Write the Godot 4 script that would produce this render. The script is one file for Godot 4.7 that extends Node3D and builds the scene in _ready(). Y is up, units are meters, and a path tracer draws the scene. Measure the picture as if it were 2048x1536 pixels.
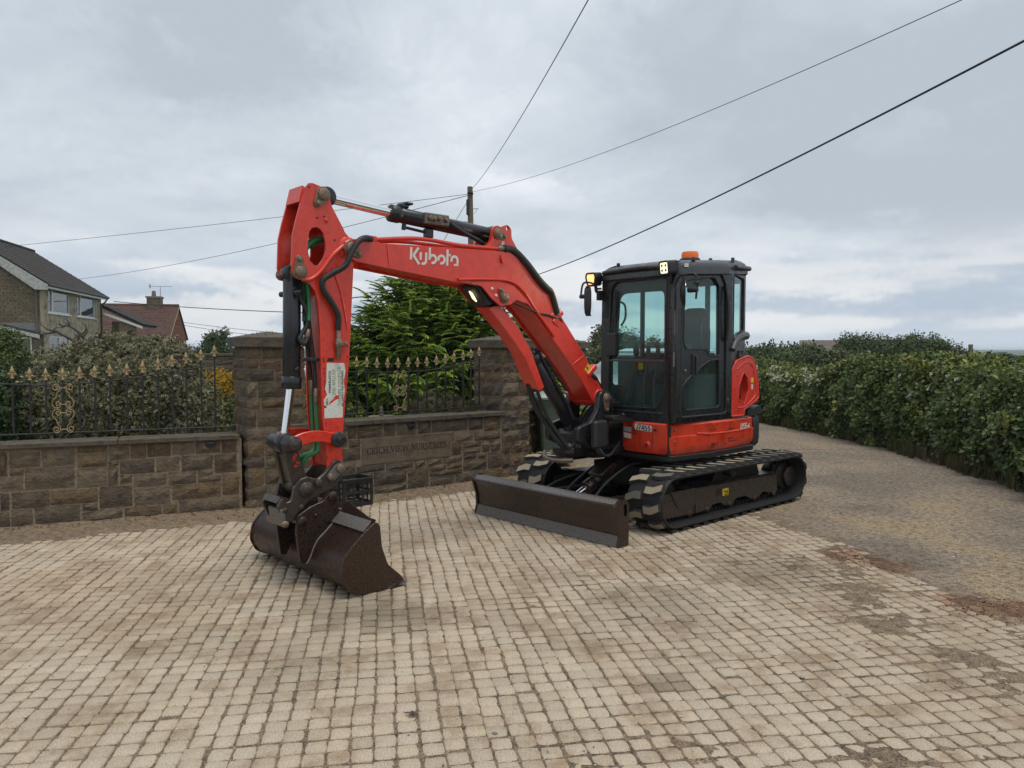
extends Node3D
# A red mini excavator standing on a cobbled yard in front of a stone boundary wall, under an overcast sky.

var M := {}
var T := {}
var names := {}
var rng := RandomNumberGenerator.new()
var noise := FastNoiseLite.new()
var exc: Node3D


func _ready():
	rng.seed = 11
	noise.seed = 5
	noise.frequency = 1.0
	noise.fractal_octaves = 3
	camera_sky_sun()
	make_textures()
	make_materials()
	# the setting
	build_ground()
	build_paving()
	build_gravel()
	# large structure
	build_walls()
	build_railings()
	build_houses()
	build_barn()
	build_pole_and_wires()
	# vegetation
	build_hedges()
	build_trees()
	build_garden()
	# the machine
	build_excavator()
	# small things
	build_props()


func camera_sky_sun():
	var cam := Camera3D.new()
	cam.name = "camera"
	cam.fov = 53.01
	cam.position = Vector3(0, 1.65, 0)
	cam.rotation_degrees.x = -2.417
	cam.near = 0.05
	cam.far = 6000.0
	cam.current = true
	add_child(cam)
	var env := Environment.new()
	env.background_mode = Environment.BG_SKY
	env.tonemap_mode = Environment.TONE_MAPPER_LINEAR
	env.tonemap_exposure = 1.2
	env.sdfgi_enabled = true
	env.ssao_enabled = true
	env.ssil_enabled = true
	env.fog_enabled = true
	env.fog_density = 0.0004
	env.fog_light_color = Color(0.74, 0.79, 0.85)
	var sky := Sky.new()
	var pan := PanoramaSkyMaterial.new()
	pan.panorama = sky_picture()
	sky.sky_material = pan
	env.sky = sky
	var w := WorldEnvironment.new()
	w.name = "world_environment"
	w.environment = env
	add_child(w)
	var sun := DirectionalLight3D.new()
	sun.name = "sun"
	sun.light_energy = 0.5
	sun.light_color = Color(1.0, 0.97, 0.92)
	sun.light_angular_distance = 28.0
	sun.shadow_enabled = true
	add_child(sun)
	sun.look_at_from_position(Vector3(2.0, 11.0, 2.2), Vector3.ZERO, Vector3.UP)


# an overcast sky: a layer of stratus in perspective, thinner and brighter patches in it, and a broken band of cloud low down
func sky_picture() -> ImageTexture:
	var w := 2048
	var h := 1024
	var im := Image.create(w, h, false, Image.FORMAT_RGBF)
	var a := FastNoiseLite.new()
	a.seed = 21
	a.frequency = 0.55
	a.fractal_octaves = 5
	a.fractal_gain = 0.5
	a.domain_warp_enabled = true
	a.domain_warp_amplitude = 0.5
	a.domain_warp_frequency = 0.7
	var b := FastNoiseLite.new()
	b.seed = 8
	b.frequency = 1.5
	b.fractal_octaves = 5
	b.domain_warp_enabled = true
	b.domain_warp_amplitude = 0.25
	b.domain_warp_frequency = 2.0
	var dark := Vector3(0.415, 0.468, 0.53)
	var mid := Vector3(0.565, 0.618, 0.67)
	var lit := Vector3(0.80, 0.82, 0.86)
	for j in h:
		var el := PI * 0.5 - PI * (j + 0.5) / h
		if el < -0.06:
			im.fill_rect(Rect2i(0, j, w, h - j), Color(0.30, 0.29, 0.26))
			break
		var up := maxf(sin(el), 0.0)
		for i in w:
			var az := TAU * (i + 0.5) / w
			var d := Vector3(sin(az), up, -cos(az))
			var k := 1.0 / (up + 0.16)
			var p := Vector3(d.x * k, d.z * k, 0.0)
			var big := a.get_noise_3d(p.x * 0.55 + 3.1, p.y * 0.55 - 1.7, 2.0)
			var fine := a.get_noise_3d(p.x * 1.4, p.y * 1.4 + 9.0, 7.0)
			var t := 0.5 + big * 0.85 + fine * 0.62
			# a thin brighter lane of cloud lies ahead, heavier cloud to its right
			t += 0.26 * exp(-pow((az if az < PI else az - TAU) - 0.17, 2.0) / 0.16) * smoothstep(0.14, 0.5, up)
			t -= 0.50 * exp(-pow((az if az < PI else az - TAU) - 0.78, 2.0) / 0.22) * smoothstep(0.1, 0.2, up) * (1.0 - smoothstep(0.3, 0.6, up))
			t = clampf(t, -0.1, 1.15)
			var c := dark.lerp(mid, clampf(t * 2.0, 0, 1)) if t < 0.5 else mid.lerp(lit, clampf(t * 2.0 - 1.0, 0, 1.2))
			# low broken cloud with bright gaps
			var low := 1.0 - smoothstep(0.05, 0.17, up)
			if low > 0.0:
				var q := b.get_noise_3d(az * 2.6, up * 16.0, 1.0)
				var cl := Vector3(0.40, 0.47, 0.56).lerp(Vector3(0.70, 0.71, 0.72), smoothstep(-0.16, 0.3, q))
				c = c.lerp(cl, low * 0.85)
			var hz := 1.0 - smoothstep(0.0, 0.05, up)
			c = c.lerp(Vector3(0.60, 0.66, 0.71), hz * 0.6)
			im.set_pixel(i, j, Color(c.x, c.y, c.z))
	return ImageTexture.create_from_image(im)


# ---------------------------------------------------------------- nodes

func numbered(called: String) -> String:
	if not names.has(called):
		names[called] = 0
		return called
	names[called] += 1
	return "%s_%03d" % [called, names[called]]


func tag(o: Node, label: String, category := "", group := "", kind := "") -> Node:
	if label: o.set_meta("label", label)
	if category: o.set_meta("category", category)
	if group: o.set_meta("group", group)
	if kind: o.set_meta("kind", kind)
	return o


func thing(called: String, label: String, category: String, at := Vector3.ZERO, turn := 0.0, group := "") -> Node3D:
	var o := Node3D.new()
	o.name = numbered(called)
	add_child(o)
	o.position = at
	o.rotation.y = turn
	tag(o, label, category, group)
	return o


func part(called: String, mesh: Mesh, mat: Material, parent: Node, xf := Transform3D()) -> MeshInstance3D:
	var o := MeshInstance3D.new()
	o.name = numbered(called) if parent == self else called
	o.mesh = mesh
	o.material_override = mat
	o.transform = xf
	parent.add_child(o, true)
	return o


func copies(called: String, mesh: Mesh, mat: Material, where: Array, tints: Array, parent: Node, label := "", category := "") -> MultiMeshInstance3D:
	var mm := MultiMesh.new()
	mm.transform_format = MultiMesh.TRANSFORM_3D
	mm.use_colors = true
	mm.mesh = mesh
	mm.instance_count = where.size()
	for i in where.size():
		mm.set_instance_transform(i, where[i])
		mm.set_instance_color(i, tints[i])
	var o := MultiMeshInstance3D.new()
	o.name = numbered(called) if parent == self else called
	o.multimesh = mm
	o.material_override = mat
	parent.add_child(o, true)
	tag(o, label, category, "", "stuff")
	return o


# ---------------------------------------------------------------- shapes

class MB:
	var v := PackedVector3Array()
	var n := PackedVector3Array()
	var c := PackedColorArray()
	var col := Color.WHITE
	var colored := false

	func tint(x: Color) -> MB:
		col = x
		colored = true
		return self

	# corners run counter-clockwise seen from outside
	func tri(a: Vector3, b: Vector3, d: Vector3):
		var m := (b - a).cross(d - a)
		if m.length_squared() < 1e-18: return
		m = m.normalized()
		trin(a, b, d, m, m, m)

	func trin(a: Vector3, b: Vector3, d: Vector3, na: Vector3, nb: Vector3, nd: Vector3):
		v.push_back(a); v.push_back(d); v.push_back(b)
		n.push_back(na); n.push_back(nd); n.push_back(nb)
		c.push_back(col); c.push_back(col); c.push_back(col)

	func quad(a: Vector3, b: Vector3, d: Vector3, e: Vector3):
		tri(a, b, d)
		tri(a, d, e)

	func face(pts: Array, out: Vector3):
		var m: Vector3 = (pts[1] - pts[0]).cross(pts[2] - pts[0])
		if m.dot(out) < 0.0: pts.reverse()
		for i in range(1, pts.size() - 1): tri(pts[0], pts[i], pts[i + 1])

	func box(xf: Transform3D, s: Vector3, b := 0.0) -> MB:
		var h := s * 0.5
		b = minf(b, minf(h.x, minf(h.y, h.z)) * 0.9)
		for ax in 3:
			for sg in [-1.0, 1.0]:
				var pts := []
				for q in [[-1, -1], [1, -1], [1, 1], [-1, 1]]:
					var p := Vector3.ZERO
					p[ax] = h[ax] * sg
					p[(ax + 1) % 3] = (h[(ax + 1) % 3] - b) * q[0]
					p[(ax + 2) % 3] = (h[(ax + 2) % 3] - b) * q[1]
					pts.append(xf * p)
				var o := Vector3.ZERO
				o[ax] = sg
				face(pts, xf.basis * o)
		if b > 0.0:
			for ax in 3:
				var u := (ax + 1) % 3
				var w := (ax + 2) % 3
				for su in [-1.0, 1.0]:
					for sw in [-1.0, 1.0]:
						var pts := []
						for e in [-1.0, 1.0]:
							var p := Vector3.ZERO
							p[ax] = (h[ax] - b) * e
							p[u] = h[u] * su
							p[w] = (h[w] - b) * sw
							var q := p
							q[u] = (h[u] - b) * su
							q[w] = h[w] * sw
							if e < 0: pts.append(xf * p); pts.append(xf * q)
							else: pts.append(xf * q); pts.append(xf * p)
						var o := Vector3.ZERO
						o[u] = su
						o[w] = sw
						face(pts, xf.basis * o)
			for sx in [-1.0, 1.0]:
				for sy in [-1.0, 1.0]:
					for sz in [-1.0, 1.0]:
						var k := Vector3(sx, sy, sz)
						var pts := []
						for ax in 3:
							var p := (h - Vector3(b, b, b)) * k
							p[ax] = h[ax] * k[ax]
							pts.append(xf * p)
						face(pts, xf.basis * k)
		return self

	func bx(x0: float, x1: float, y0: float, y1: float, z0: float, z1: float, b := 0.0) -> MB:
		return box(Transform3D(Basis(), Vector3(x0 + x1, y0 + y1, z0 + z1) * 0.5), Vector3(absf(x1 - x0), absf(y1 - y0), absf(z1 - z0)), b)

	static func inset(p: PackedVector2Array, d: float) -> PackedVector2Array:
		var r := PackedVector2Array()
		var k := p.size()
		for i in k:
			var e0 := (p[i] - p[(i + k - 1) % k]).normalized()
			var e1 := (p[(i + 1) % k] - p[i]).normalized()
			var n0 := Vector2(-e0.y, e0.x)
			var n1 := Vector2(-e1.y, e1.x)
			var m := (n0 + n1)
			m = m / maxf(m.length_squared() * 0.5, 0.35)
			r.push_back(p[i] + m * d)
		return r

	# a polygon drawn in x, y and drawn out from z0 to z1
	func prism(p: PackedVector2Array, z0: float, z1: float, b := 0.0, xf := Transform3D(), skip := INF) -> MB:
		if Geometry2D.is_polygon_clockwise(p):
			p = p.duplicate()
			p.reverse()
		var k := p.size()
		var cap := inset(p, b) if b > 0.0 else p
		var ids := Geometry2D.triangulate_polygon(cap)
		if ids.is_empty():
			cap = p
			ids = Geometry2D.triangulate_polygon(p)
		var zu := xf.basis.z.normalized()
		for i in range(0, ids.size(), 3):
			var q := [cap[ids[i]], cap[ids[i + 1]], cap[ids[i + 2]]]
			if (q[1] - q[0]).cross(q[2] - q[0]) < 0: q.reverse()
			trin(xf * Vector3(q[0].x, q[0].y, z1), xf * Vector3(q[1].x, q[1].y, z1), xf * Vector3(q[2].x, q[2].y, z1), zu, zu, zu)
			trin(xf * Vector3(q[0].x, q[0].y, z0), xf * Vector3(q[2].x, q[2].y, z0), xf * Vector3(q[1].x, q[1].y, z0), -zu, -zu, -zu)
		var en := []
		for i in k:
			var e := (p[(i + 1) % k] - p[i]).normalized()
			en.append(Vector2(e.y, -e.x))
		for i in k:
			var j := (i + 1) % k
			if skip != INF and absf(p[i].x - skip) < 1e-4 and absf(p[j].x - skip) < 1e-4: continue
			var e: Vector2 = en[i]
			var ei: Vector2 = (e + en[(i + k - 1) % k]).normalized() if e.dot(en[(i + k - 1) % k]) > 0.75 else e
			var ej: Vector2 = (e + en[j]).normalized() if e.dot(en[j]) > 0.75 else e
			var ni := (xf.basis * Vector3(ei.x, ei.y, 0)).normalized()
			var nj := (xf.basis * Vector3(ej.x, ej.y, 0)).normalized()
			var a0 := xf * Vector3(p[i].x, p[i].y, z0 + b)
			var b0 := xf * Vector3(p[j].x, p[j].y, z0 + b)
			var a1 := xf * Vector3(p[i].x, p[i].y, z1 - b)
			var b1 := xf * Vector3(p[j].x, p[j].y, z1 - b)
			trin(a0, b0, b1, ni, nj, nj)
			trin(a0, b1, a1, ni, nj, ni)
			if b > 0.0:
				var c0 := xf * Vector3(cap[i].x, cap[i].y, z1)
				var c1 := xf * Vector3(cap[j].x, cap[j].y, z1)
				trin(a1, b1, c1, (ni + zu).normalized(), (nj + zu).normalized(), (nj + zu).normalized())
				trin(a1, c1, c0, (ni + zu).normalized(), (nj + zu).normalized(), (ni + zu).normalized())
				var d0 := xf * Vector3(cap[i].x, cap[i].y, z0)
				var d1 := xf * Vector3(cap[j].x, cap[j].y, z0)
				trin(d0, d1, b0, (ni - zu).normalized(), (nj - zu).normalized(), (nj - zu).normalized())
				trin(d0, b0, a0, (ni - zu).normalized(), (nj - zu).normalized(), (ni - zu).normalized())
		return self

	# the same with holes: cut along a line through each hole, so that no piece has one
	func plate(p: PackedVector2Array, holes: Array, z0: float, z1: float, xf := Transform3D()) -> MB:
		if Geometry2D.is_polygon_clockwise(p):
			p = p.duplicate()
			p.reverse()
		var cuts := []
		for h in holes:
			var lo := INF
			var hi := -INF
			for q in h:
				lo = minf(lo, q.x)
				hi = maxf(hi, q.x)
			cuts.append((lo + hi) * 0.5)
		cuts.sort()
		cuts.push_front(-1000.0)
		cuts.append(1000.0)
		for i in cuts.size() - 1:
			if cuts[i + 1] - cuts[i] < 1e-5: continue
			var slab := PackedVector2Array([Vector2(cuts[i], -1000), Vector2(cuts[i + 1], -1000), Vector2(cuts[i + 1], 1000), Vector2(cuts[i], 1000)])
			var pieces: Array = Geometry2D.intersect_polygons(p, slab)
			for h in holes:
				var next := []
				for q in pieces: next.append_array(Geometry2D.clip_polygons(q, h))
				pieces = next
			for q in pieces:
				if Geometry2D.is_polygon_clockwise(q): continue
				prism_cut(q, z0, z1, xf, cuts)
		return self

	func prism_cut(p: PackedVector2Array, z0: float, z1: float, xf: Transform3D, cuts: Array):
		var k := p.size()
		var ids := Geometry2D.triangulate_polygon(p)
		for i in range(0, ids.size(), 3):
			var q := [p[ids[i]], p[ids[i + 1]], p[ids[i + 2]]]
			if (q[1] - q[0]).cross(q[2] - q[0]) < 0: q.reverse()
			tri(xf * Vector3(q[0].x, q[0].y, z1), xf * Vector3(q[1].x, q[1].y, z1), xf * Vector3(q[2].x, q[2].y, z1))
			tri(xf * Vector3(q[0].x, q[0].y, z0), xf * Vector3(q[2].x, q[2].y, z0), xf * Vector3(q[1].x, q[1].y, z0))
		for i in k:
			var j := (i + 1) % k
			var seam := false
			for x in cuts:
				if absf(p[i].x - x) < 1e-4 and absf(p[j].x - x) < 1e-4: seam = true
			if not seam:
				quad(xf * Vector3(p[i].x, p[i].y, z0), xf * Vector3(p[j].x, p[j].y, z0), xf * Vector3(p[j].x, p[j].y, z1), xf * Vector3(p[i].x, p[i].y, z1))

	func tube(p: PackedVector3Array, r: float, sides := 8, r_end := -1.0, caps := true) -> MB:
		var k := p.size()
		if r_end < 0.0: r_end = r
		var t0 := (p[1] - p[0]).normalized()
		var u := t0.cross(Vector3.UP if absf(t0.y) < 0.9 else Vector3.RIGHT).normalized()
		var rings := []
		var dirs := []
		for i in k:
			var t := (p[mini(i + 1, k - 1)] - p[maxi(i - 1, 0)]).normalized()
			u = (u - t * u.dot(t)).normalized()
			var w := t.cross(u)
			var ring := PackedVector3Array()
			var dd := PackedVector3Array()
			var rr := lerpf(r, r_end, float(i) / (k - 1))
			for s in sides:
				var an := TAU * s / sides
				var d := u * cos(an) + w * sin(an)
				dd.push_back(d)
				ring.push_back(p[i] + d * rr)
			rings.append(ring)
			dirs.append(dd)
		for i in k - 1:
			for s in sides:
				var q := (s + 1) % sides
				trin(rings[i][s], rings[i][q], rings[i + 1][q], dirs[i][s], dirs[i][q], dirs[i + 1][q])
				trin(rings[i][s], rings[i + 1][q], rings[i + 1][s], dirs[i][s], dirs[i + 1][q], dirs[i + 1][s])
		if caps:
			var last := k - 1
			for s in range(1, sides - 1):
				tri(rings[0][0], rings[0][s + 1], rings[0][s])
				tri(rings[last][0], rings[last][s], rings[last][s + 1])
		return self

	# profile of (radius, height along the y axis of xf)
	func lathe(pr: PackedVector2Array, xf := Transform3D(), sides := 16) -> MB:
		var k := pr.size()
		var sn := []
		for i in k - 1:
			var e := (pr[i + 1] - pr[i]).normalized()
			sn.append(Vector2(e.y, -e.x))
		for i in k - 1:
			var e: Vector2 = sn[i]
			var ea: Vector2 = (e + sn[i - 1]).normalized() if i > 0 and e.dot(sn[i - 1]) > 0.7 else e
			var eb: Vector2 = (e + sn[i + 1]).normalized() if i < k - 2 and e.dot(sn[i + 1]) > 0.7 else e
			for s in sides:
				var a := TAU * s / sides
				var b := TAU * (s + 1) / sides
				var da := Vector3(cos(a), 0, -sin(a))
				var db := Vector3(cos(b), 0, -sin(b))
				var p00 := xf * (da * pr[i].x + Vector3.UP * pr[i].y)
				var p01 := xf * (db * pr[i].x + Vector3.UP * pr[i].y)
				var p10 := xf * (da * pr[i + 1].x + Vector3.UP * pr[i + 1].y)
				var p11 := xf * (db * pr[i + 1].x + Vector3.UP * pr[i + 1].y)
				var n00 := (xf.basis * (da * ea.x + Vector3.UP * ea.y)).normalized()
				var n01 := (xf.basis * (db * ea.x + Vector3.UP * ea.y)).normalized()
				var n10 := (xf.basis * (da * eb.x + Vector3.UP * eb.y)).normalized()
				var n11 := (xf.basis * (db * eb.x + Vector3.UP * eb.y)).normalized()
				if pr[i].x > 1e-5: trin(p00, p01, p11, n00, n01, n11)
				if pr[i + 1].x > 1e-5: trin(p00, p11, p10, n00, n11, n10)
		return self

	# a cylinder from a to b with a small chamfer
	func rod(a: Vector3, b: Vector3, r: float, sides := 16, ch := 0.0, r1 := -1.0) -> MB:
		if r1 < 0.0: r1 = r
		var d := b - a
		var l := d.length()
		var y := d / l
		var x := y.cross(Vector3.RIGHT if absf(y.x) < 0.8 else Vector3.UP).normalized()
		var xf := Transform3D(Basis(x, y, x.cross(y)), a)
		return lathe(PackedVector2Array([Vector2(0, 0), Vector2(r - ch, 0), Vector2(r, ch), Vector2(r1, l - ch), Vector2(r1 - ch, l), Vector2(0, l)]), xf, sides)

	func loft(rings: Array, caps := true) -> MB:
		var k: int = rings[0].size()
		for i in rings.size() - 1:
			for s in k:
				var q := (s + 1) % k
				quad(rings[i][s], rings[i][q], rings[i + 1][q], rings[i + 1][s])
		if caps:
			for s in range(1, k - 1):
				tri(rings[0][0], rings[0][s + 1], rings[0][s])
				var l := rings.size() - 1
				tri(rings[l][0], rings[l][s], rings[l][s + 1])
		return self

	# averages the normals of faces that meet at less than this angle
	func smooth(deg := 40.0) -> MB:
		var at := {}
		for i in v.size():
			var key := Vector3i((v[i] * 5000.0).round())
			if not at.has(key): at[key] = PackedInt32Array()
			at[key].push_back(i)
		var lim := cos(deg_to_rad(deg))
		var out := n.duplicate()
		for key in at:
			var l: PackedInt32Array = at[key]
			for i in l:
				var s := Vector3.ZERO
				for j in l:
					if n[i].dot(n[j]) > lim: s += n[j]
				out[i] = s.normalized()
		n = out
		return self

	func mesh() -> ArrayMesh:
		var arr := []
		arr.resize(Mesh.ARRAY_MAX)
		arr[Mesh.ARRAY_VERTEX] = v
		arr[Mesh.ARRAY_NORMAL] = n
		if colored: arr[Mesh.ARRAY_COLOR] = c
		var m := ArrayMesh.new()
		m.add_surface_from_arrays(Mesh.PRIMITIVE_TRIANGLES, arr)
		return m


func poly(a: Array) -> PackedVector2Array:
	var p := PackedVector2Array()
	for i in range(0, a.size(), 2): p.push_back(Vector2(a[i], a[i + 1]))
	return p


# a polygon with rounded corners: x, y, radius, x, y, radius ...
func rounded(a: Array, seg := 5) -> PackedVector2Array:
	var k := a.size() / 3
	var out := PackedVector2Array()
	for i in k:
		var p := Vector2(a[i * 3], a[i * 3 + 1])
		var r: float = a[i * 3 + 2]
		var q: int = (i + k - 1) % k
		var s: int = (i + 1) % k
		var d0 := (Vector2(a[q * 3], a[q * 3 + 1]) - p)
		var d1 := (Vector2(a[s * 3], a[s * 3 + 1]) - p)
		var an := absf(d0.angle_to(d1))
		if r <= 0.0 or an > PI - 0.02:
			out.push_back(p)
			continue
		var t := minf(r / tan(an * 0.5), minf(d0.length(), d1.length()) * 0.49)
		var a0 := p + d0.normalized() * t
		var a1 := p + d1.normalized() * t
		for j in seg + 1:
			var f := float(j) / seg
			out.push_back(a0.lerp(p, f).lerp(p.lerp(a1, f), f))
	return out


func ellipse(cx: float, cy: float, rx: float, ry: float, k := 24) -> PackedVector2Array:
	var p := PackedVector2Array()
	for i in k: p.push_back(Vector2(cx + rx * cos(TAU * i / k), cy + ry * sin(TAU * i / k)))
	return p


func curve(pts: Array, sub := 6) -> PackedVector3Array:
	var out := PackedVector3Array()
	var k := pts.size()
	for i in k - 1:
		var p0: Vector3 = pts[maxi(i - 1, 0)]
		var p1: Vector3 = pts[i]
		var p2: Vector3 = pts[i + 1]
		var p3: Vector3 = pts[mini(i + 2, k - 1)]
		for j in sub: out.push_back(p1.cubic_interpolate(p2, p0, p3, float(j) / sub))
	out.push_back(pts[k - 1])
	return out


func hash2(x: float, y: float) -> float:
	return fposmod(sin(x * 127.1 + y * 311.7) * 43758.5453, 1.0)


func words(text: String, height: float, depth: float, bold := true, serif := false) -> TextMesh:
	var f := SystemFont.new()
	f.font_names = PackedStringArray(["Droid Serif" if serif else "Droid Sans"])
	f.font_weight = 700 if bold else 400
	var t := TextMesh.new()
	t.text = text
	t.font = f
	t.font_size = 64
	t.pixel_size = height / 46.0
	t.depth = depth
	t.curve_step = 2.0
	return t


# ---------------------------------------------------------------- textures and materials

func tex(called: String, sd: int, freq: float, stops: Array, octaves := 4, kind := FastNoiseLite.TYPE_SIMPLEX_SMOOTH, size := 512, gain := 0.5):
	var f := FastNoiseLite.new()
	f.seed = sd
	f.frequency = freq
	f.noise_type = kind
	f.fractal_octaves = octaves
	f.fractal_gain = gain
	if kind == FastNoiseLite.TYPE_CELLULAR: f.fractal_type = FastNoiseLite.FRACTAL_NONE
	var t := NoiseTexture2D.new()
	t.width = size
	t.height = size
	t.seamless = true
	t.noise = f
	var g := Gradient.new()
	var off := PackedFloat32Array()
	var col := PackedColorArray()
	for s in stops:
		off.push_back(s[0])
		col.push_back(s[1])
	g.offsets = off
	g.colors = col
	t.color_ramp = g
	T[called] = t


func g1(x: float) -> Color: return Color(x, x, x)


func make_textures():
	tex("blotch", 3, 0.008, [[0.15, g1(0.82)], [0.5, g1(0.95)], [0.85, g1(1.0)]], 5)
	tex("speck", 4, 0.09, [[0.2, g1(0.55)], [0.45, g1(0.9)], [0.75, g1(1.0)]], 4)
	tex("pits", 5, 0.16, [[0.0, g1(0.30)], [0.27, g1(0.62)], [0.42, g1(0.93)], [0.62, g1(0.98)], [0.9, g1(1.0)]], 3)
	tex("bump", 6, 0.03, [[0.0, g1(0.0)], [1.0, g1(1.0)]], 6, FastNoiseLite.TYPE_SIMPLEX_SMOOTH, 512, 0.62)
	tex("fine_bump", 7, 0.12, [[0.1, g1(0.0)], [0.9, g1(1.0)]], 4, FastNoiseLite.TYPE_SIMPLEX_SMOOTH, 512, 0.6)
	tex("stone", 8, 0.012, [[0.1, Color(0.60, 0.58, 0.58)], [0.38, Color(0.82, 0.80, 0.78)], [0.6, Color(0.95, 0.92, 0.86)], [0.9, Color(1.0, 0.93, 0.80)]], 6, FastNoiseLite.TYPE_SIMPLEX_SMOOTH, 512, 0.6)
	tex("gravel", 9, 0.075, [[0.05, Color(0.45, 0.42, 0.40)], [0.35, Color(0.78, 0.73, 0.67)], [0.6, Color(0.95, 0.90, 0.83)], [0.92, Color(1.0, 1.0, 1.0)]], 5, FastNoiseLite.TYPE_SIMPLEX_SMOOTH, 1024, 0.62)
	tex("rust", 10, 0.02, [[0.2, Color(0.62, 0.58, 0.58)], [0.5, Color(0.85, 0.78, 0.74)], [0.68, Color(1.0, 0.86, 0.72)], [0.9, Color(1.0, 0.72, 0.50)]], 6, FastNoiseLite.TYPE_SIMPLEX_SMOOTH, 512, 0.6)
	tex("worn", 12, 0.012, [[0.0, Color(0.90, 0.89, 0.88)], [0.35, Color(0.96, 0.955, 0.95)], [0.6, Color(1, 1, 1)], [1.0, Color(1, 1, 1)]], 6, FastNoiseLite.TYPE_SIMPLEX_SMOOTH, 512, 0.65)
	tex("scratch", 13, 0.05, [[0.0, g1(0.10)], [0.5, g1(0.30)], [0.8, g1(0.55)]], 5)
	tex("gloss", 14, 0.012, [[0.1, g1(0.22)], [0.5, g1(0.32)], [0.9, g1(0.46)]], 5)
	tex("grit", 17, 0.06, [[0.1, g1(0.50)], [0.38, g1(0.82)], [0.6, g1(0.98)], [0.9, g1(1.0)]], 5, FastNoiseLite.TYPE_SIMPLEX_SMOOTH, 1024, 0.7)
	tex("dirt", 18, 0.01, [[0.15, Color(0.80, 0.74, 0.68)], [0.45, Color(0.97, 0.95, 0.93)], [0.9, Color(1, 1, 1)]], 6, FastNoiseLite.TYPE_SIMPLEX_SMOOTH, 512, 0.65)
	tex("bark", 15, 0.03, [[0.2, Color(0.55, 0.52, 0.48)], [0.8, Color(1, 1, 1)]], 5)
	tex("lawn", 16, 0.02, [[0.1, Color(0.65, 0.72, 0.5)], [0.5, Color(0.9, 0.92, 0.8)], [0.9, Color(1, 1, 0.85)]], 6, FastNoiseLite.TYPE_SIMPLEX_SMOOTH, 512, 0.65)


# base colours are given as linear reflectances
func mat(called: String, r: float, g: float, b: float, rough := 0.8, t := "", scale := 1.0, o := {}) -> StandardMaterial3D:
	var m := StandardMaterial3D.new()
	m.resource_name = called
	m.albedo_color = Color(r, g, b).linear_to_srgb()
	m.roughness = rough
	m.metallic_specular = o.get("spec", 0.5)
	m.metallic = o.get("metal", 0.0)
	if t:
		m.albedo_texture = T[t]
	if t or o.has("bump") or o.has("rough_map"):
		m.uv1_triplanar = true
		m.uv1_world_triplanar = o.get("world", false)
		m.uv1_scale = Vector3(scale, scale, scale)
	if o.has("bump"):
		m.heightmap_enabled = true
		m.heightmap_texture = T[o.bump]
		m.heightmap_scale = o.get("relief", 0.5)
	if o.has("rough_map"):
		m.roughness = 1.0
		m.roughness_texture = T[o.rough_map]
		m.roughness_texture_channel = BaseMaterial3D.TEXTURE_CHANNEL_RED
	if o.has("over"):
		m.detail_enabled = true
		m.detail_albedo = T[o.over]
		m.detail_blend_mode = BaseMaterial3D.BLEND_MODE_MUL
		m.detail_uv_layer = BaseMaterial3D.DETAIL_UV_2
		m.uv2_triplanar = true
		m.uv2_world_triplanar = true
		var k: float = o.over_scale
		m.uv2_scale = Vector3(k, k, k)
	if o.has("coat"):
		m.clearcoat_enabled = true
		m.clearcoat = o.coat
		m.clearcoat_roughness = o.get("coat_rough", 0.15)
	if o.get("vc", false): m.vertex_color_use_as_albedo = true
	if o.has("back"):
		m.backlight_enabled = true
		m.backlight = o.back
	if o.has("glow"):
		m.emission_enabled = true
		m.emission = o.glow
		m.emission_energy_multiplier = o.get("energy", 1.0)
	M[called] = m
	return m


func glass(called: String, c: Color, alpha: float, rough := 0.03):
	var m := StandardMaterial3D.new()
	m.resource_name = called
	m.transparency = BaseMaterial3D.TRANSPARENCY_ALPHA
	m.albedo_color = Color(c.r, c.g, c.b, alpha)
	m.roughness = rough
	M[called] = m


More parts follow.
